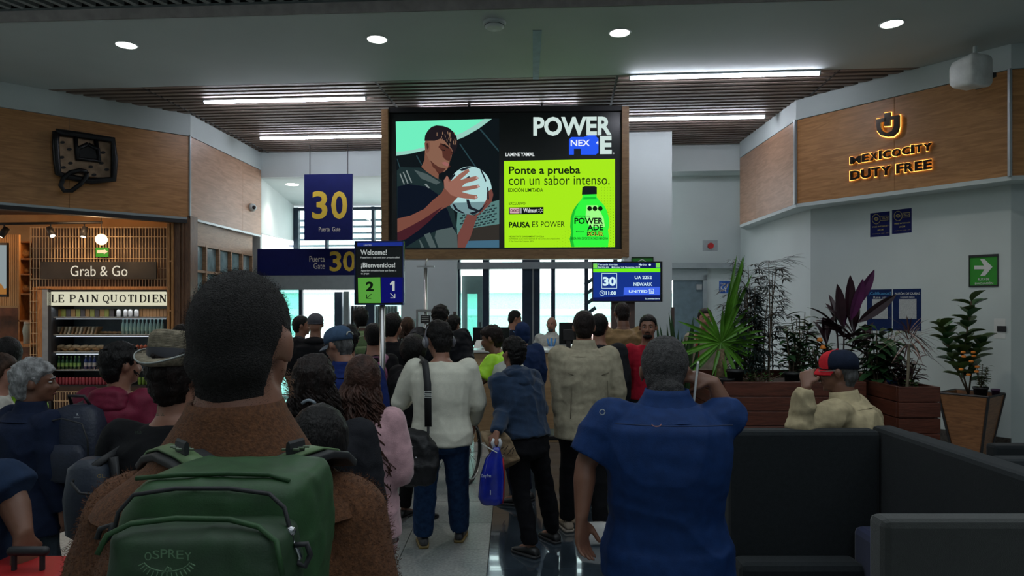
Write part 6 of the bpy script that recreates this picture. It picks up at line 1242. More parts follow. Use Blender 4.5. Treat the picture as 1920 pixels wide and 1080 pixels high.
mm.rings([hatring(r, z, -.0, lambda q, r=r: .048*abs(cos(q))**2*max(0, (r-.10)/.037)-.010*sin(q)) for r, z, _ in prof]+[hatring(r*(1+.006*(i % 2)), z, -.015) for i, (r, z) in enumerate(crown_p[1:])]); ht = g.child('straw_hat', mm, STRAW)
for i in range(16): z = .098+i*.0036; r = float(np.interp(z, [.05, .075, .10, .125, .142, .152], [.097, .096, .094, .091, .085, .074])); mm = MB(); mm.tube(hatring(r+.001, z, -.015)+[hatring(r+.001, z, -.015)[0]], .0014, 5); g.child('straw_braid', mm, STRAW, parent=ht)
for i in range(9): r = .07-.0075*i; mm = MB(); rr_ = hatring(r, .1525-.0018*i, -.015); mm.tube(rr_+[rr_[0]], .0014, 5); g.child('straw_braid', mm, STRAW, parent=ht)
mm = MB(); mm.rings([hatring(.099, .040, -.010), hatring(.0995, .094, -.014), hatring(.094, .094, -.014), hatring(.094, .04, -.01)], False); g.child('hat_band', mm, BAND, parent=ht)
rr_ = hatring(.137, .0455, 0, lambda q: .048*abs(cos(q))**2-.010*sin(q)); mm = MB(); mm.tube(rr_+[rr_[0]], .0028, 6); g.child('brim_edge', mm, mat('brim_edge_grey', (.30, .32, .30), .6), parent=ht)
strap(g, 'bag_strap', [g.pel+g.up*z*g.s+g.rt*x_-g.fw*(.128+d_) for z, x_, d_ in ((.44, -.13, .01), (.36, -.12, .02), (.2, -.11, .02), (.05, -.12, .01))], .045, BPK)
mm = MB(); mm.ell(g.pel+g.up*.30-g.fw*.158+g.rt*.02, (.006, .003, .006)); 
PT = Plane(g.pel+g.up*.2-g.fw*.175, (1, 0, 0))
for i, (tx, x0, y0, x1, y1) in enumerate((('IGL UL', 291, 775, 308, 780), ('MLB', 254, 808, 265, 813))):
    mm = MB(); text(PT, mm, tx, x0, y0, x1, y1, 0); g.child('shirt_lettering', mm, mat('grey_green_print', (.05, .08, .05), .6))
# sling bag at his left hip
bc = P(172, 930, 2.15); t = thing('sling_bag', bc, 'blue grey sling bag with tiny gold lettering at the hat wearer hip', 'bag')
mm = MB(); mm.rings([ring(bc+Vector((0, 0, z)), Vector((1, 0, 0)), Vector((0, 1, 0)), a, b_, 18, .7) for z, a, b_ in ((-.13, .045, .04), (-.11, .068, .055), (0, .075, .06), (.09, .062, .05), (.115, .035, .03))]); o = obj('pouch', mm, mat('sling_blue_grey', (.018, .026, .042), .6, bump=.2), t, True); displace(o, .004, 20, 3)
mm = MB(); mm.tube([P(133, 905, 2.07), P(150, 925, 2.06), P(180, 928, 2.06), P(215, 915, 2.09)], .005, 6); obj('zip', mm, BPK, t, True); mm = MB(); mm.tube([P(140, 905, 2.1), P(185, 868, 2.12), P(230, 840, 2.2)], .012, 6, flat=.4); obj('strap', mm, BPK, t, True)
mm = MB(); q = Plane(P(190, 893, 2.06)); text(q, mm, 'GL.', 182, 889, 199, 896, off=.0); obj('gold_lettering', mm, mat('gold_print', (.35, .25, .08), .4), t)
# 3 grey haired man at the left
g = person('grey haired man in a navy jacket at the lower left looking right', 66, 677, 3.35, head=-62, body=-25, lean=4, sk='brown', vox=.010, hair=HG, hairk='thick', face=True, top=cloth('navy_jacket', (.007, .013, .035), bump=.15), bottom=DNG, shoes=(SHB, SOL), width=1.12, deep=1.15, ease=.032, fold=.006, foldsc=11, hem=.76, seed=3, collar=(cloth('navy_jacket', (0, 0, 0)), .078, .05), headw=1.06)
# 4 person whose arm enters at the left edge with the red suitcase
g = person('man in a dark blue tee at the lower left edge gripping a suitcase handle', -100, 668, 1.72, head=0, sk='brown', vox=.009, hair=HB, hairk='short', top=cloth('dark_blue_tee', (.012, .026, .06), bump=.12), bottom=NVY, shoes=(SHB, SOL), sleeve='short', width=1.0, ease=.022, fold=.004, fingers=True, arms={'r': {'e': P(22, 930, 1.70), 'w': P(44, 1003, 1.66), 'hd': Vector((.05, .0, -1)), 'pn': Vector((-.9, .3, 0)), 'curl': 1.0}}, seed=4)
sc0 = P(55, 1062, 1.6); t = thing('suitcase', (sc0.x, sc0.y, 0), 'red suitcase with a black pull handle in the lower left corner', 'suitcase'); RED = mat('suitcase_red', (.32, .012, .012), .45, var=.1)
obj('shell', MB().box(sc0.x-.14, sc0.x+.11, sc0.y-.11, sc0.y+.12, .06, sc0.z-.008), RED, t, bev=.03); obj('white_piping', MB().box(sc0.x-.143, sc0.x-.03, sc0.y-.114, sc0.y-.11, sc0.z-.09, sc0.z-.055), WHT, t)
for dx in (-.035, .03): obj('handle_tube', MB().tube([(sc0.x+dx, sc0.y, sc0.z-.05), (sc0.x+dx, sc0.y, P(0, 1022, 1.64).z)], .006, 8), M_black, t)
obj('grip', MB().cap((sc0.x-.04, sc0.y, P(0, 1022, 1.64).z), (sc0.x+.035, sc0.y, P(0, 1022, 1.64).z), .011, .011), M_black, t, True)
for dx in (-.11, .08): obj('wheel', MB().tube([(sc0.x+dx-.012, sc0.y, .03), (sc0.x+dx+.012, sc0.y, .03)], .03, 14), M_black, t)
# 5 woman at the edge, 6 worker in neon vest
person('woman with brown hair and white top cut by the left edge', 4, 667, 4.1, head=-70, body=-50, sk='fair', vox=.012, hair=HBR, hairk='bob', face=True, top=cloth('white_cotton', (.45, .43, .38)), bottom=NVY, shoes=(SHB, SOL), width=.9, seed=5, ease=.02)
NEON = mat('neon_vest', (.42, .80, .03), .6, var=.08, scale=12, bump=.15)
g = person('worker with black hair and neon yellow green vest at the far left', 14, 636, 4.6, head=35, body=20, sk='brown', vox=.014, hair=HB, hairk='bob', top=NEON, bottom=NVY, shoes=(SHB, SOL), width=.98, ease=.03, seed=6, hem=.8)
strap(g, 'reflective_band', [g.pel+g.up*.42*g.s+g.rt*x_-g.fw*(.15) for x_ in (-.14, -.05, .05, .14)], .05, mat('reflective_grey', (.4, .42, .42), .3), side=-g.fw)
# 7 maroon puffer person with a navy backpack
MARN = cloth('maroon_puffer', (.13, .010, .03), rough=.6, bump=.15)
g = person('person with tousled dark hair in a maroon puffer hood facing the fridge', 229, 645, 3.5, head=-38, body=-8, sk='tan', vox=.011, hair=HB, hairk='thick', top=MARN, bottom=NVY, shoes=(SHB, SOL), width=1.05, deep=1.15, ease=.045, fold=.010, foldsc=13, hem=.84, seed=7, headw=1.02)
mm = MB(); n = 24
for k in range(3): mm.ell(g.nk-g.fw*(.075+.012*k)-g.up*(.0+.032*k), (.105+.01*k, .06, .035), Matrix((g.rt, g.fw, g.up)).transposed())
g.child('hood', mm, MARN, .010, .006, 20)
mh = MB(); rd = random.Random(5)
for i in range(50): a = rd.uniform(-1, 1); p_ = g.hp(a*.08, rd.uniform(-.1, .06), rd.uniform(-.03, .10)); mh.tube([p_, p_+(p_-g.hc).normalized()*.03+Vector((0, 0, -.02))+g.hr*rd.uniform(-.02, .02)], [.006, .001], 4)
g.child('hair_tufts', mh, HB)
PKN = mat('navy_pack', (.008, .013, .030), .6, var=.15, scale=30, bump=.3)
def backpack(g, label, m, w_=.30, h_=.42, d_=.16, z=.34, xo=0, lab=None, sm=BPK, twist=0):
    c = g.pel+g.up*(z-h_/2)*g.s-g.fw*(.125+d_/2+.015)*g.s+g.rt*xo; t = thing('backpack', c, label, 'backpack'); mm = MB(); M3 = Matrix((g.rt, g.fw, g.up)).transposed()
    rs = [ring(c+g.up*zz*h_-g.fw*yy*d_, g.rt, g.fw, w_/2*a, d_/2*b, 28, .55) for zz, a, b, yy in ((0, .82, .8, 0), (.03, .95, .95, 0), (.4, 1, 1.0, .02), (.75, .93, .85, -.02), (.93, .75, .6, -.08), (1.0, .4, .3, -.12))]; mm.rings(rs); o = obj('shell', mm, m, t, True); displace(o, .003, 18, 2)
    rs = [ring(c+g.up*zz*h_-g.fw*(d_*.48), g.rt, g.fw, w_/2*a, d_*.22*b, 24, .55) for zz, a, b in ((.04, .7, .6), (.08, .8, 1), (.42, .8, 1), (.52, .6, .5))]; mm = MB(); mm.rings(rs); obj('front_pocket', mm, m, t, True)
    mm = MB(); mm.tube([c+g.up*zz*h_+g.rt*a*w_/2-g.fw*d_*.52 for zz, a in ((.3, -.93), (.6, -.9), (.8, -.7), (.86, 0), (.8, .7), (.6, .9), (.3, .93))], .004, 6); obj('zip', mm, sm, t, True)
    mm = MB(); top_ = c+g.up*h_*.98; mm.tube([top_-g.rt*.05+g.fw*.03, top_-g.rt*.04+g.up*.05, top_+g.rt*.04+g.up*.05, top_+g.rt*.05+g.fw*.03], .008, 6); obj('haul_loop', mm, sm, t, True)
    for sg in (-1, 1):
        mm = MB(); sh_ = g.pel+g.up*.49*g.s+g.rt*sg*.11*g.s; pts = [c+g.up*h_*.92+g.rt*sg*.07+g.fw*d_*.3, sh_-g.fw*.08*g.s+g.up*.015, sh_+g.up*.035*g.s, sh_+g.fw*.11*g.s-g.up*.03]; mm.tube(pts, .026, 8, flat=.35, side=g.rt); obj('shoulder_strap', mm, sm, t, True)
    return t, c
t, c = backpack(g, 'navy backpack with a small white logo on the maroon puffer person', PKN, .29, .36, .17, .26, -.07)
q = Plane(c-g.fw*.16+Vector((0, -.01, 0)), (1, 0, 0)); mm = MB(); text(q, mm, 'Swissbrand', 138, 781, 150, 784, off=.004); q.poly(mm, [(143, 779), (144.5, 775), (146, 779)], .004, .001); q.line(mm, 144.5, 775, 147, 779.5, .8, .004); obj('pack_logo', mm, mat('pack_logo_white', (.4, .42, .45), .5), t)
# 8 head behind the trilby, 9 blonde
person('person with a black cap of hair just above the straw trilby', 342, 608, 5.2, head=10, sk='tan', vox=.016, hair=HB, hairk='short', top=BLK, bottom=BLK, shoes=(SHB, SOL), seed=8)
g = person('blonde woman half hidden between the trilby and the brown coat', 403, 668, 3.0, head=-40, body=-20, sk='fair', vox=.012, hair=HBL, hairk='bob', face=True, top=BLK2, bottom=BLK, shoes=(SHB, SOL), width=.88, seed=9); longhair(g, HBL, .22, n=40, curl=.006, thick=.008, seed=2)
# 10 woman with the hair clip, 11 short dark head in front of her
g = person('woman in black, dark wavy hair held by a small clip, right of the coat', 589, 672, 2.62, head=6, body=10, lean=5, sk='tan', vox=.011, hair=HDK, hairk='thick', top=BLK2, bottom=BLK, shoes=(SHB, SOL), width=1.12, ease=.035, fold=.006, seed=10, headw=1.0); longhair(g, HDK, .17, n=200, curl=.009, thick=.006, turns=2, seed=4)
mm = MB(); mm.tube([g.hp(-.028+.056*i/6, -.128-.004*sin(pi*i/6), -.06+.014*sin(pi*i/6)) for i in range(7)], .006, 8); g.child('hair_clip', mm, mat('clip_blue_grey', (.22, .26, .30), .3), None)
person('short person with parted black hair seen from above at the coat shoulder', 600, 768, 2.02, head=0, sk='tan', vox=.011, hair=HB, hairk='bob', top=BLK, bottom=BLK, shoes=(SHB, SOL), width=.95, scale=.84, seed=11)
# 12 cap man
BSH = cloth('royal_blue_cotton', (.008, .020, .11), bump=.15)
g = person('man in a faded blue cap and glasses looking down left in a blue shirt', 634, 612, 4.2, head=62, body=20, hpitch=18, sk='tan', vox=.011, hair=HSP, hairk='buzz', face=True, top=BSH, bottom=NVY, shoes=(SHB, SOL), width=1.1, ease=.028, seed=12, collar=BSH); capband(g, cloth('faded_blue_cap', (.05, .09, .16)), mat('cap_brim_grey', (.16, .19, .23), .7)); glasses(g, M_black)
mm = MB(); mm.tube([g.hp(.03*cos(q)-.0, -.118, .03+.022*sin(q)) for q in [pi*j/10 for j in range(11)]], .004, 6); g.child('cap_strap', mm, mat('strap_pale', (.35, .35, .3), .5))
strap(g, 'pack_strap', [g.pel+g.up*.49*g.s+g.rt*.10+g.fw*.09, g.pel+g.up*.525*g.s+g.rt*.09, g.pel+g.up*.46*g.s+g.rt*.08-g.fw*.13, g.pel+g.up*.2*g.s+g.rt*.11-g.fw*.155], .05, cloth('slate_strap', (.03, .045, .05)))
# 13 girl with long curls
PNK = cloth('pale_pink_fleece', (.52, .31, .34), sheen=.3)
g = person('girl with very long curly brown hair in a pale pink sweatshirt', 680, 672, 3.15, head=12, body=-8, hpitch=6, sk='fair', vox=.010, hair=HCU, hairk='bob', top=PNK, bottom=cloth('white_trousers', (.42, .43, .42)), shoes=(mat('white_shoe', (.5, .5, .5), .5), SOL), width=.95, ease=.04, fold=.006, foldsc=12, hem=.80, seed=13, headw=1.0, arms={'l': {'rel': [(.05, .02, -.26), (-.02, .18, -.10)]}, 'r': {'rel': [(.05, .0, -.26), (-.02, .18, -.06)]}})
longhair(g, HCU, .30, wd=.10, n=260, curl=.013, turns=2.5, thick=.0062, spread=1.7, seed=7, segs=20, bk=.075); longhair(g, HCU, .52, wd=.10, n=60, curl=.015, turns=4, thick=.0048, spread=2.1, seed=9, nm='curls', segs=30, bk=.115)
mm = MB(); mm.rings([ring(g.pel-Vector((0, 0, .13)), g.brt, g.bfw, .165, .13, 28), ring(g.pel-Vector((0, 0, .19)), g.brt, g.bfw, .150, .12, 28), ring(g.pel-Vector((0, 0, .19)), g.brt, g.bfw, .13, .10, 28)], False); g.child('sweatshirt_rib', mm, PNK)
# 14 headphone man
g = person('man wearing grey over ear headphones, a cream knit top and blue jeans', 822, 606, 4.82, head=34, body=4, hpitch=14, sk='tan', vox=.010, hair=HB, hairk='thick', top=CRM, bottom=DNM, shoes=(mat('shoe_navy_gold', (.05, .05, .05), .5, var=.6, scale=30), mat('sole_gold', (.28, .20, .07), .5)), width=1.2, deep=1.2, lean=5, ease=.032, fold=.006, foldsc=9, hem=.84, legs_w=1.22, seed=14, headw=1.1, arms={'l': {'rel': [(.12, .06, -.25), (-.08, .22, .02)]}, 'r': {'rel': [(.08, .02, -.26), (-.03, .14, -.17)]}}, legs={'l': (-.63, 4.93), 'r': (-.38, 5.05)})
HP_ = mat('headphone_grey', (.10, .10, .12), .4); mm = MB(); mm.tube([g.hp(.104*cos(q), -.01, .012+.118*sin(q)) for q in [R(-8)+R(196)*j/16 for j in range(17)]], .007*g.s, 8); hp_ = g.child('headphone_band', mm, HP_)
for sg in (-1, 1): mm = MB(); g.he(mm, (sg*.104, -.008, -.012), (.019, .034, .042)); g.child('ear_cup', mm, HP_, parent=hp_); mm = MB(); g.he(mm, (sg*.112, -.008, -.012), (.016, .024, .03)); g.child('cup_cover', mm, mat('cup_pale', (.22, .22, .24), .3), parent=hp_)
Y_ = 4.56; st_ = strap(g, 'bag_strap', [P(786, 672, 4.80), P(797, 680, 4.60), P(802, 720, Y_-.02), P(803, 800, Y_-.03)], .045, BPK, side=Vector((0, -1, .1)))
mm = MB(); [mm.tube([P(796, y, Y_-.07), P(810, y, Y_-.07), P(810, y+4, Y_-.07), P(796, y+4, Y_-.07), P(796, y, Y_-.07)], .0022, 5) for y in (734, 741)]; g.child('strap_buckle', mm, WHT)
bc = P(781, 908, 4.5); t = thing('shoulder_bag', bc, 'bulky black shoulder bag hanging behind the man in the cream top', 'bag'); mm = MB(); mm.rings([ring(bc+Vector((dx, 0, z)), Vector((1, 0, 0)), Vector((0, 1, 0)), a, b_, 22, .7) for z, a, b_, dx in ((0, .07, .06, 0), (.02, .115, .085, 0), (.12, .145, .10, .01), (.24, .135, .095, 0), (.33, .10, .08, -.02), (.355, .05, .05, -.03))]); o = obj('pouch', mm, mat('bag_black', (.008, .008, .010), .6, bump=.4, bscale=40), t, True); bake(o, [('REMESH', dict(mode='VOXEL', voxel_size=.012)), ('SMOOTH', dict(factor=.5, iterations=2))]); displace(o, .010, 16, 5)
for x, y in ((774, 838), (780, 858)): obj('rivet', MB().ell(P(x, y, 4.385), .006), mat('bright_metal', (0, 0, 0)), t, True)
mm = MB(); mm.tube([P(803, 800, 4.52), P(803, 812, 4.5), P(800, 822, 4.46)], .010, 6); obj('clip', mm, BPK, t, True)
# 15 hoodie person holding bags
HOOD = cloth('navy_fleece', (.016, .035, .075), bump=.35, sheen=.2)
g = person('person in a navy hoodie and black leggings leaning forward with two bags', 962, 634, 4.85, head=42, body=38, lean=17, hpitch=-6, sk='tan', vox=.009, hair=HB, hairk='thick', top=HOOD, bottom=cloth('black_leggings', (.006, .006, .008)), shoes=(SHB, SOL), width=1.0, deep=1.12, ease=.038, fold=.010, foldsc=13, hem=.88, seed=15, fingers=True, headw=1.0, legs={'l': (.13, 4.72), 'r': (.30, 5.02)}, arms={'l': {'e': P(945, 770, 4.72), 'w': P(931, 812, 4.50), 'hd': Vector((-.3, -.25, -1)), 'pn': Vector((.3, .9, 0)), 'curl': 1.1}, 'r': {'rel': [(.10, .02, -.25), (-.05, .24, .02)]}})
mm = MB(); M3 = Matrix((g.rt, g.fw, g.up)).transposed()
mm.ell(g.nk-g.fw*.07-g.up*.035, (.125, .075, .045), M3); mm.ell(g.nk-g.fw*.105-g.up*.09, (.095, .05, .06), M3); mm.ell(g.nk-g.fw*.02+g.up*.0, (.115, .09, .04), M3); g.child('hood', mm, HOOD, .010, .008, 18)
hw_ = P(930, 835, 4.47)
t = thing('plastic_bag', P(922, 948, 4.45), 'shiny blue plastic bag with a red side held by the navy hoodie person', 'bag'); BLU = mat('bag_blue', (.006, .018, .30), .22, var=.3, scale=8, bump=.4, bscale=14, coat=.4)
top_ = P(931, 838, 4.47); bt_ = P(922, 946, 4.45); mm = MB(); rows = []
for f, a, b_, dx in ((0, .018, .015, 0), (.06, .03, .02, 0), (.2, .055, .028, -.008), (.5, .075, .04, -.012), (.85, .080, .05, -.01), (.97, .07, .045, 0), (1, .05, .03, .0)):
    c_ = top_.lerp(bt_, f)+Vector((dx, 0, 0)); rows.append(ring(c_, Vector((1, 0, 0)), Vector((0, 1, 0)), a, b_, 24, .6))
mm.rings(rows); o = obj('blue_film', mm, BLU, t, True); displace(o, .004, 26, 3); mm = MB(); rows = [[p+Vector((.010, .012, 0)) for p in r] for r in rows[2:]]; mm.rings(rows); o = obj('red_side', mm, mat('bag_red', (.35, .015, .02), .3, bump=.3, bscale=14), t, True)
o.scale = (.96, .9, 1.0)
for dx in (-.012, .012): mm = MB(); mm.tube([top_+Vector((dx, 0, -.02)), top_+Vector((dx*2.2, -.01, .03)), top_+Vector((dx*1.5, -.01, .055))], [.012, .012, .008], 7, flat=.5); obj('knot', mm, mat('bag_white_handle', (.6, .62, .65), .4), t, True)
q = Plane(P(920, 900, 4.385)); mm = MB(); text(q, mm, 'Duty Free', 903, 889, 921, 897, off=.004, bold=.02); q.rect(mm, 919, 919, 920.5, 928, .004, .001); obj('bag_lettering', mm, mat('bag_print_white', (.45, .5, .6), .5), t)
t = thing('paper_bag', P(955, 878, 4.62), 'crumpled brown paper bag with dark drawings behind the blue plastic bag', 'bag'); KR = mat('kraft_paper', (.26, .18, .10), .75, var=.25, scale=14, bump=.9, bscale=22)
a0 = P(903, 808, 4.60); mm = MB(); rows = [[P(x, y, Y) for x, y, Y in r] for r in ([(900, 808, 4.58), (935, 804, 4.58), (937, 808, 4.68), (902, 810, 4.68)], [(912, 835, 4.55), (956, 820, 4.55), (960, 824, 4.70), (915, 838, 4.70)], [(930, 882, 4.55), (974, 860, 4.55), (976, 866, 4.70), (934, 886, 4.70)])]; mm.rings(rows); o = obj('kraft_body', mm, KR, t); 
md = o.modifiers.new('subd', 'SUBSURF'); md.subdivision_type = 'SIMPLE'; md.levels = md.render_levels = 4; bake(o, []) ; displace(o, .006, 30, 3)
mm = MB(); q = Plane(P(945, 845, 4.53)); rd = random.Random(3)
for i in range(9): x0 = 922+i*4.8; y0 = 842+i*1.2+rd.uniform(-6, 12); q.line(mm, x0, y0, x0+rd.uniform(3, 9), y0-rd.uniform(3, 10), 1.6, .004)
obj('printed_strokes', mm, mat('print_dark_brown', (.05, .03, .02), .7), t)
mm = MB(); mm.tube([P(903, 832, 4.56), P(925, 845, 4.42), P(945, 856, 4.5)], .004, 6); obj('twine', mm, WHT, t, True)
# 16 vest worker bending
g = person('worker in a neon yellow and white vest bending to the left behind the hoodie', 921, 612, 6.15, head=75, body=62, lean=30, hpitch=12, sk='brown', vox=.012, hair=HDK, hairk='thick', face=True, top=NEON, bottom=NVY, shoes=(SHB, SOL), sleeve='short', width=1.0, ease=.03, seed=16, arms={'l': {'e': P(900, 712, 5.95), 'w': P(872, 738, 5.9)}, 'r': {'e': P(905, 715, 6.2), 'w': P(880, 722, 6.25)}})
mm = MB(); M3 = Matrix((g.rt, g.fw, g.up)).transposed(); mm.rings([ring(g.pel+g.up*z*g.s, g.rt, g.fw, .195, .15, 24, .9) for z in (.22, .42)], False); g.child('white_shirt_panel', mm, mat('white_shirt_panel', (.50, .52, .46), .7, bump=.2))
mm = MB(); mm.rings([ring(g.pel+g.up*z*g.s, g.rt, g.fw, .198, .153, 24, .9) for z in (.06, .11)], False); g.child('reflective_band', mm, mat('reflective_grey', (0, 0, 0)))
# 17 khaki man
g = person('man with dark hair in a khaki jacket standing at the counter, seen from behind', 1095, 583, 5.1, head=-4, body=6, sk='tan', vox=.010, hair=HDK, hairk='short', top=KH, bottom=BLK, shoes=(mat('beige_shoe', (.30, .24, .18), .6), mat('sole_pale', (.35, .3, .25), .6)), width=1.17, deep=1.15, ease=.034, fold=.008, foldsc=10, hem=.78, seed=17, collar=(KH, .082, .055), headw=1.02, arms={'l': {'e': P(1052, 768, 5.05), 'w': P(1042, 742, 5.20), 'hd': Vector((-.1, .4, 1)), 'pn': Vector((1, .2, 0))}}, legs={'l': (.42, 5.28), 'r': (.66, 5.2)})
mm = MB()
for pts in ([(-.15, .36), (-.05, .325), (.06, .33), (.15, .36)],): mm.tube([g.pel+g.up*z*g.s+g.rt*x_-g.fw*(.150-.25*x_*x_) for x_, z in pts], .003, 5)
for x_ in (-.12, .14): mm.tube([g.pel+g.up*.30*g.s+g.rt*x_-g.fw*.142, g.pel+g.up*.02*g.s+g.rt*x_*1.06-g.fw*.142], .003, 5)
g.child('jacket_seam', mm, mat('seam_shadow', (.10, .085, .055), .8))
person('person with black hair and black coat just right of the khaki jacket', 1124, 588, 6.1, head=-20, sk='tan', vox=.014, hair=HB, hairk='short', top=BLK2, bottom=BLK, shoes=(SHB, SOL), width=1.1, ease=.04, seed=18)
g = person('tall man in a tan satin bomber jacket facing away near the white column', 1166, 566, 7.1, head=8, body=-12, hpitch=14, sk='brown', vox=.011, hair=HDK, hairk='buzz', top=BRJ, bottom=BLK, shoes=(SHB, SOL), width=1.12, ease=.05, fold=.010, foldsc=10, hem=.90, seed=19, arms={'l': {'rel': [(.06, .03, -.25), (-.04, .18, -.05)]}, 'r': {'rel': [(.06, .0, -.27), (-.02, .12, -.18)]}})
mm = MB(); mm.rings([ring(g.pel+Vector((0, 0, z)), g.brt, g.bfw, .205, .150, 24) for z in (-.06, .0)], False); g.child('rib_hem', mm, BRJ)
g = person('man with a dark beard in a red shirt facing the camera behind the blue shirt', 1215, 590, 6.2, head=166, body=170, sk='tan', vox=.009, hair=HB, hairk='short', face=True, top=cloth('red_jersey', (.38, .012, .03), bump=.15), bottom=BLK, shoes=(SHB, SOL), width=1.0, sleeve='short', seed=20)
mm = MB(); g.he(mm, (0, .058, -.088), (.045, .042, .028)); g.child('beard', mm, HB); mm = MB(); mm.tube([g.hp(-.024, .090, -.054), g.hp(0, .099, -.050), g.hp(.024, .090, -.054)], .004, 6); g.child('moustache', mm, HB)
# 21 big man in the blue shirt
SHRT = cloth('blue_cotton_shirt', (.007, .030, .115), bump=.12, rough=.7)
ea = P(1374, 800, 2.42)
g = person('heavy man in a blue short sleeved shirt holding a phone to his ear', 1247, 633, 2.5, head=-16, body=-4, sk='brown', vox=.008, hair=mat('grizzled_crop', (.035, .033, .033), .75, var=.6, scale=90, bump=.8, bscale=260), hairk='short', top=SHRT, bottom=cloth('black_trousers', (.006, .007, .009)), shoes=(SHB, SOL), width=1.26, deep=1.40, scale=.95, drop=.055, fwdh=.05, ease=.026, fold=.007, foldsc=9, hem=.84, sleeve='short', fingers=True, seed=21, headw=1.06, hpitch=5, collar=(SHRT, .080, .04),
           arms={'l': {'e': P(1098, 870, 2.42), 'w': P(1090, 972, 2.36), 'hd': Vector((.03, -.05, -1)), 'pn': Vector((.75, -.65, 0)), 'curl': .55}, 'r': {'e': ea, 'w': P(1338, 716, 2.43), 'hd': P(1297, 706, 2.47)-P(1338, 716, 2.43), 'pn': Vector((0, .5, -.85)), 'curl': .8}})
mm = MB(); zz = (1.7-220/1300*2.28)-g.pel.z; mm.tube([g.pel+g.up*zz+g.rt*x_-g.fw*(.192-1.1*x_*x_) for x_ in (-.19, -.1, 0, .1, .19)], .0022, 5); g.child('yoke_seam', mm, mat('seam_navy', (.006, .02, .07), .8))
q = Plane(g.pel+g.up*.33*g.s-g.fw*.215, (1, 0, 0)); mm = MB(); mm.tube([q.at(1222+9*(1-cos(R(a)))*1.0, 795+5*sin(R(a))) for a in range(0, 181, 20)], .0016, 5); g.child('hang_loop', mm, mat('loop_pink', (.35, .16, .16), .6)); mm = MB(); mm.tube([q.at(1132+5*cos(R(a)), 776+5*sin(R(a)))+Vector((0, .035, 0)) for a in range(0, 361, 30)], .0016, 5); g.child('eyelet', mm, mat('eyelet_grey', (.35, .38, .4), .4))
t = thing('phone', P(1303, 700, 2.42), 'white smartphone pressed to the ear of the heavy man', 'phone'); c_ = P(1305, 716, 2.44); rm = Matrix.Rotation(R(-16), 3, 'Z') @ Matrix.Rotation(R(6), 3, 'Y'); mm = MB(); mm.box(-.004, .004, -.035, .035, -.07, .07, None); mm.v = [tuple(c_+rm @ Vector(v)) for v in mm.v]; obj('phone_body', mm, mat('phone_white', (.55, .56, .55), .3), t, bev=.003); mm = MB(); mm.box(.0042, .0052, -.028, .0, .03, .062); mm.v = [tuple(c_+rm @ Vector(v)) for v in mm.v]; obj('camera_island', mm, M_black, t)
# 22 man with the red and navy cap leaning on the booth
JK = cloth('beige_twill', (.40, .33, .20), bump=.12)
g = person('older man in red and navy cap and beige jacket leaning on the booth', 1570, 656, 3.42, head=60, body=50, lean=10, hpitch=6, sk='brown', vox=.008, hair=HSP, hairk='buzz', face=True, top=JK, bottom=NVY, shoes=(SHB, SOL), width=1.08, deep=1.1, ease=.034, fold=.009, foldsc=13, fingers=True, seed=22, collar=(JK, .078, .04), headw=1.02,
           arms={'l': {'e': P(1500, 800, 3.16), 'w': P(1512, 724, 3.14), 'hd': P(1513, 690, 3.2)-P(1512, 724, 3.14), 'pn': Vector((.5, .8, .2)), 'curl': .7}, 'r': {'rel': [(.05, .06, -.24), (-.05, .2, .0)]}})
capband(g, cloth('cap_navy', (.010, .016, .035)), cloth('cap_red', (.55, .02, .03)), m3=cloth('cap_red', (0, 0, 0))); glasses(g, mat('thin_steel', (.25, .22, .2), .3, .8))
mm = MB(); g.he(mm, (0, .094, .075), (.020, .004, .018)); g.child('cap_badge', mm, mat('badge_white', (.45, .48, .55), .5))
mm = MB(); mm.tube([g.hp(-.02, .098, -.052), g.hp(.02, .098, -.052)], .003, 6); g.child('moustache', mm, HSP)
# staff behind the counter
g = person('dark haired agent in a navy suit with a lanyard turned right behind the counter', 966, 582, 9.75, head=-75, body=-120, sk='tan', vox=.014, hair=HB, hairk='short', face=True, top=cloth('navy_suit', (.010, .015, .032)), bottom=NVY, shoes=(SHB, SOL), hpitch=12, width=1.0, seed=23, group='gate staff')
mm = MB(); mm.prism([g.nk+g.fw*.085-g.rt*.05-g.up*.01, g.nk+g.fw*.085+g.rt*.05-g.up*.01, g.nk+g.fw*.15-g.up*.22], g.fw*.012); g.child('shirt_front', mm, mat('shirt_white', (.55, .57, .58), .7)); mm = MB()
for sg in (-1, 1): mm.tube([g.nk+g.rt*sg*.06-g.up*.01, g.nk+g.rt*sg*.05+g.fw*.12-g.up*.08, g.nk+g.fw*.165-g.up*.27], .007, 6)
g.child('lanyard', mm, mat('lanyard_blue', (.12, .3, .55), .5))
g = person('balding agent in a white shirt with light blue lanyard seated behind the counter', 1034, 594, 9.8, head=160, body=175, sk='tan', vox=.013, hair=mat('hair_wisps', (.20, .12, .08), .6), hairk='bald', face=True, top=cloth('white_shirt', (.48, .50, .48)), bottom=NVY, shoes=(SHB, SOL), width=1.18, deep=1.2, ease=.03, seed=24, group='gate staff', collar=cloth('white_shirt', (0, 0, 0)))
mm = MB()
for sg in (-1, 1): mm.tube([g.nk+g.rt*sg*.07-g.up*.0, g.nk+g.rt*sg*.05+g.fw*.14-g.up*.10, g.nk+g.fw*.20-g.up*.26], .010, 6)
mm.prism([g.nk+g.fw*.16-g.rt*.012-g.up*.05, g.nk+g.fw*.16+g.rt*.012-g.up*.05, g.nk+g.fw*.215+g.rt*.03-g.up*.36, g.nk+g.fw*.215-g.rt*.03-g.up*.36], g.fw*.01); g.child('tie_and_lanyard', mm, mat('sky_blue_tie', (.05, .25, .62), .5)); mm = MB(); g.he(mm, (0, .05, -.085), (.047, .046, .03)); g.child('beard', mm, HSP)
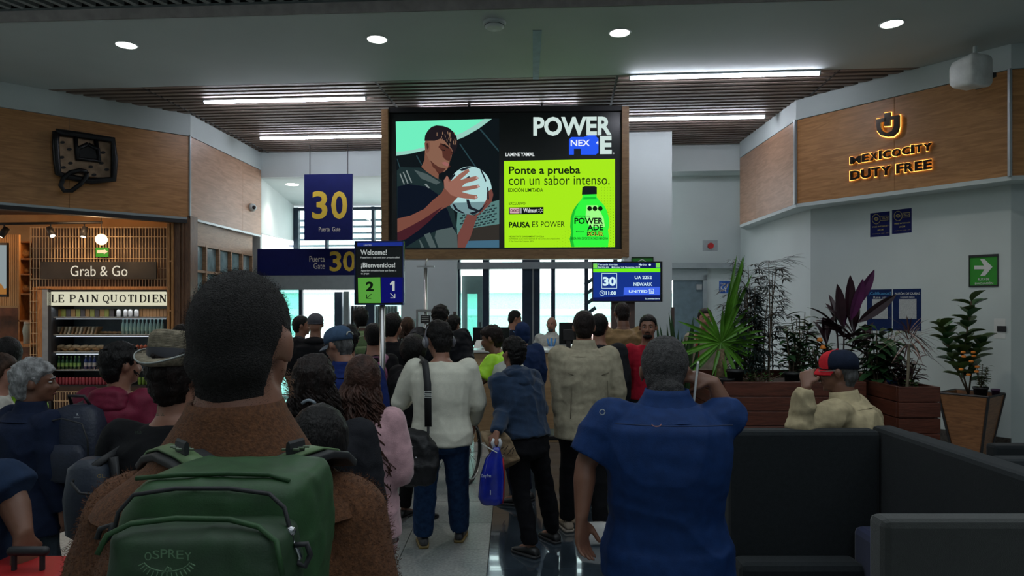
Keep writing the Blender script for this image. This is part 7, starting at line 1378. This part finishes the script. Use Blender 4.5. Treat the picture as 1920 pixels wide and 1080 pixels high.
# blue hooded person at the counter
HD2 = cloth('deep_blue_fleece', (.010, .026, .085))
g = person('person with a deep blue hood up at the counter between the two agents', 979, 606, 7.7, head=10, body=14, sk='tan', vox=.013, hair=None, top=HD2, bottom=BLK, shoes=(SHB, SOL), width=1.1, ease=.045, seed=25, lean=6)
mm = MB(); g.he(mm, (0, -.02, .015), (.105, .115, .125)); g.he(mm, (0, -.03, -.07), (.10, .10, .08)); g.child('raised_hood', mm, HD2, .010, .004, 18)
# the dark cluster left of the counter
g = person('tall person with black hair in a black puffer coat left of the counter', 826, 573, 7.4, head=-8, sk='brown', vox=.012, hair=HB, hairk='thick', top=cloth('black_puffer', (.007, .008, .012), rough=.55), bottom=cloth('royal_trousers', (.010, .02, .10)), shoes=(SHB, SOL), width=1.38, deep=1.3, ease=.06, fold=.016, foldsc=12, seed=26)
person('dark haired person just behind the right shoulder of the tall puffer coat', 851, 592, 8.1, head=-30, sk='tan', vox=.016, hair=HB, hairk='thick', face=True, top=BLK, bottom=BLK, shoes=(SHB, SOL), seed=27)
g = person('woman with long brown hair and black top in front of the white column', 765, 597, 8.4, head=-18, sk='fair', vox=.016, hair=HBR, hairk='bob', top=BLK, bottom=BLK, shoes=(SHB, SOL), width=.95, seed=28); longhair(g, HBR, .22, n=40, curl=.006, thick=.010, seed=4)
g = person('person in a long black coat with black hair right of the queue sign pole', 737, 590, 6.9, head=-50, body=-25, sk='tan', vox=.013, hair=HB, hairk='bob', top=BLK, bottom=BLK, shoes=(SHB, SOL), width=1.2, ease=.05, hem=.6, seed=29, arms={'r': {'rel': [(.05, .05, -.25), (-.02, .2, .02)]}})
g = person('shadowed person in a dark hooded coat between the long coat and the headphones', 776, 636, 5.55, head=-10, body=-30, sk='tan', vox=.014, hair=HB, hairk='afro', top=BLK, bottom=BLK, shoes=(SHB, SOL), width=1.15, ease=.04, seed=30)
g = person('dark blurred person with a pale green backpack under the queue sign', 676, 579, 7.8, head=20, sk='dark', vox=.014, hair=HB, hairk='thick', top=BLK2, bottom=BLK, shoes=(SHB, SOL), width=1.05, seed=31); backpack(g, 'pale green backpack with white straps on the person under the queue sign', mat('green_pack', (.10, .17, .06), .6, bump=.3), .26, .34, .12, .38, .0, sm=mat('strap_pale', (0, 0, 0)))
g = person('person in black with the pink backpack left of the sign pole', 700, 606, 6.0, head=12, sk='tan', vox=.014, hair=HB, hairk='short', top=BLK, bottom=BLK, shoes=(SHB, SOL), width=1.0, seed=32, scale=.93); backpack(g, 'small pink backpack with pale stripes beside the queue sign pole', mat('pink_pack', (.28, .06, .17), .6, var=.4, scale=9, stretch=(5, 5, .4), bump=.3), .24, .30, .14, .30, .0, sm=mat('pink_strap', (.22, .08, .16), .6))
g = person('person with black hair seen just right of the faded blue cap', 652, 611, 5.1, head=10, sk='tan', vox=.015, hair=HB, hairk='thick', top=BLK, bottom=BLK, shoes=(SHB, SOL), seed=33)
g = person('person in a grey beanie and black hooded jacket in front of the glass door', 592, 588, 7.2, head=4, sk='tan', vox=.013, hair=None, top=BLK, bottom=BLK, shoes=(SHB, SOL), width=1.15, ease=.05, seed=34); mm = MB(); g.he(mm, (0, -.012, .045), (.088, .106, .085)); bn = g.child('beanie', mm, cloth('grey_beanie', (.09, .09, .11))); mm = MB(); g.he(mm, (0, -.012, .012), (.091, .109, .02)); g.child('beanie_cuff', mm, cloth('grey_beanie', (0, 0, 0)), parent=bn); mm = MB(); mm.ell(g.nk-g.fw*.05-g.up*.03, (.12, .09, .05)); g.child('hood', mm, BLK, .012)
person('man facing right beside the grey beanie with a lit face', 566, 592, 7.7, head=-70, body=-60, sk='tan', vox=.012, hair=HB, hairk='short', face=True, top=NVY, bottom=BLK, shoes=(SHB, SOL), seed=35)
g = person('pale standing person half hidden behind the fan palm fronds', 1322, 578, 7.6, head=170, sk='fair', vox=.016, hair=HDK, hairk='short', face=True, top=cloth('stone_shirt', (.30, .26, .20)), bottom=NVY, shoes=(SHB, SOL), seed=36); strap(g, 'red_strap', [g.nk+g.rt*.1-g.up*.02, g.nk+g.rt*.09+g.fw*.14-g.up*.12, g.nk+g.rt*.1+g.fw*.15-g.up*.35], .04, mat('red_strap', (.4, .03, .03), .6))
# small things near the queue
def pet(c, lb): return bottle('water_bottle', .23, .032, mw, mat('pale_blue_cap', (.4, .5, .6), .4), c)
wbp = P(1040, 697, 8.05); 
o = pet(P(1040, 735, 5.27), ''); tag(o, 'clear water bottle with pale blue cap held beside the khaki jacket', 'bottle')
t = thing('white_tote', P(1108, 992, 5.3), 'white bag lying on the floor behind the heavy man', 'bag'); c_ = Vector((.60, 5.0, 0)); mm = MB(); mm.rings([ring(c_+Vector((0, 0, z)), Vector((1, 0, 0)), Vector((0, 1, 0)), a, b_, 16, .7) for z, a, b_ in ((0, .12, .07), (.02, .14, .08), (.10, .13, .07), (.14, .10, .03))]); t.location = c_; t['_b'] = list(c_); o = obj('sack', mm, mat('tote_white', (.5, .5, .48), .7), t, True); displace(o, .006, 20, 3)
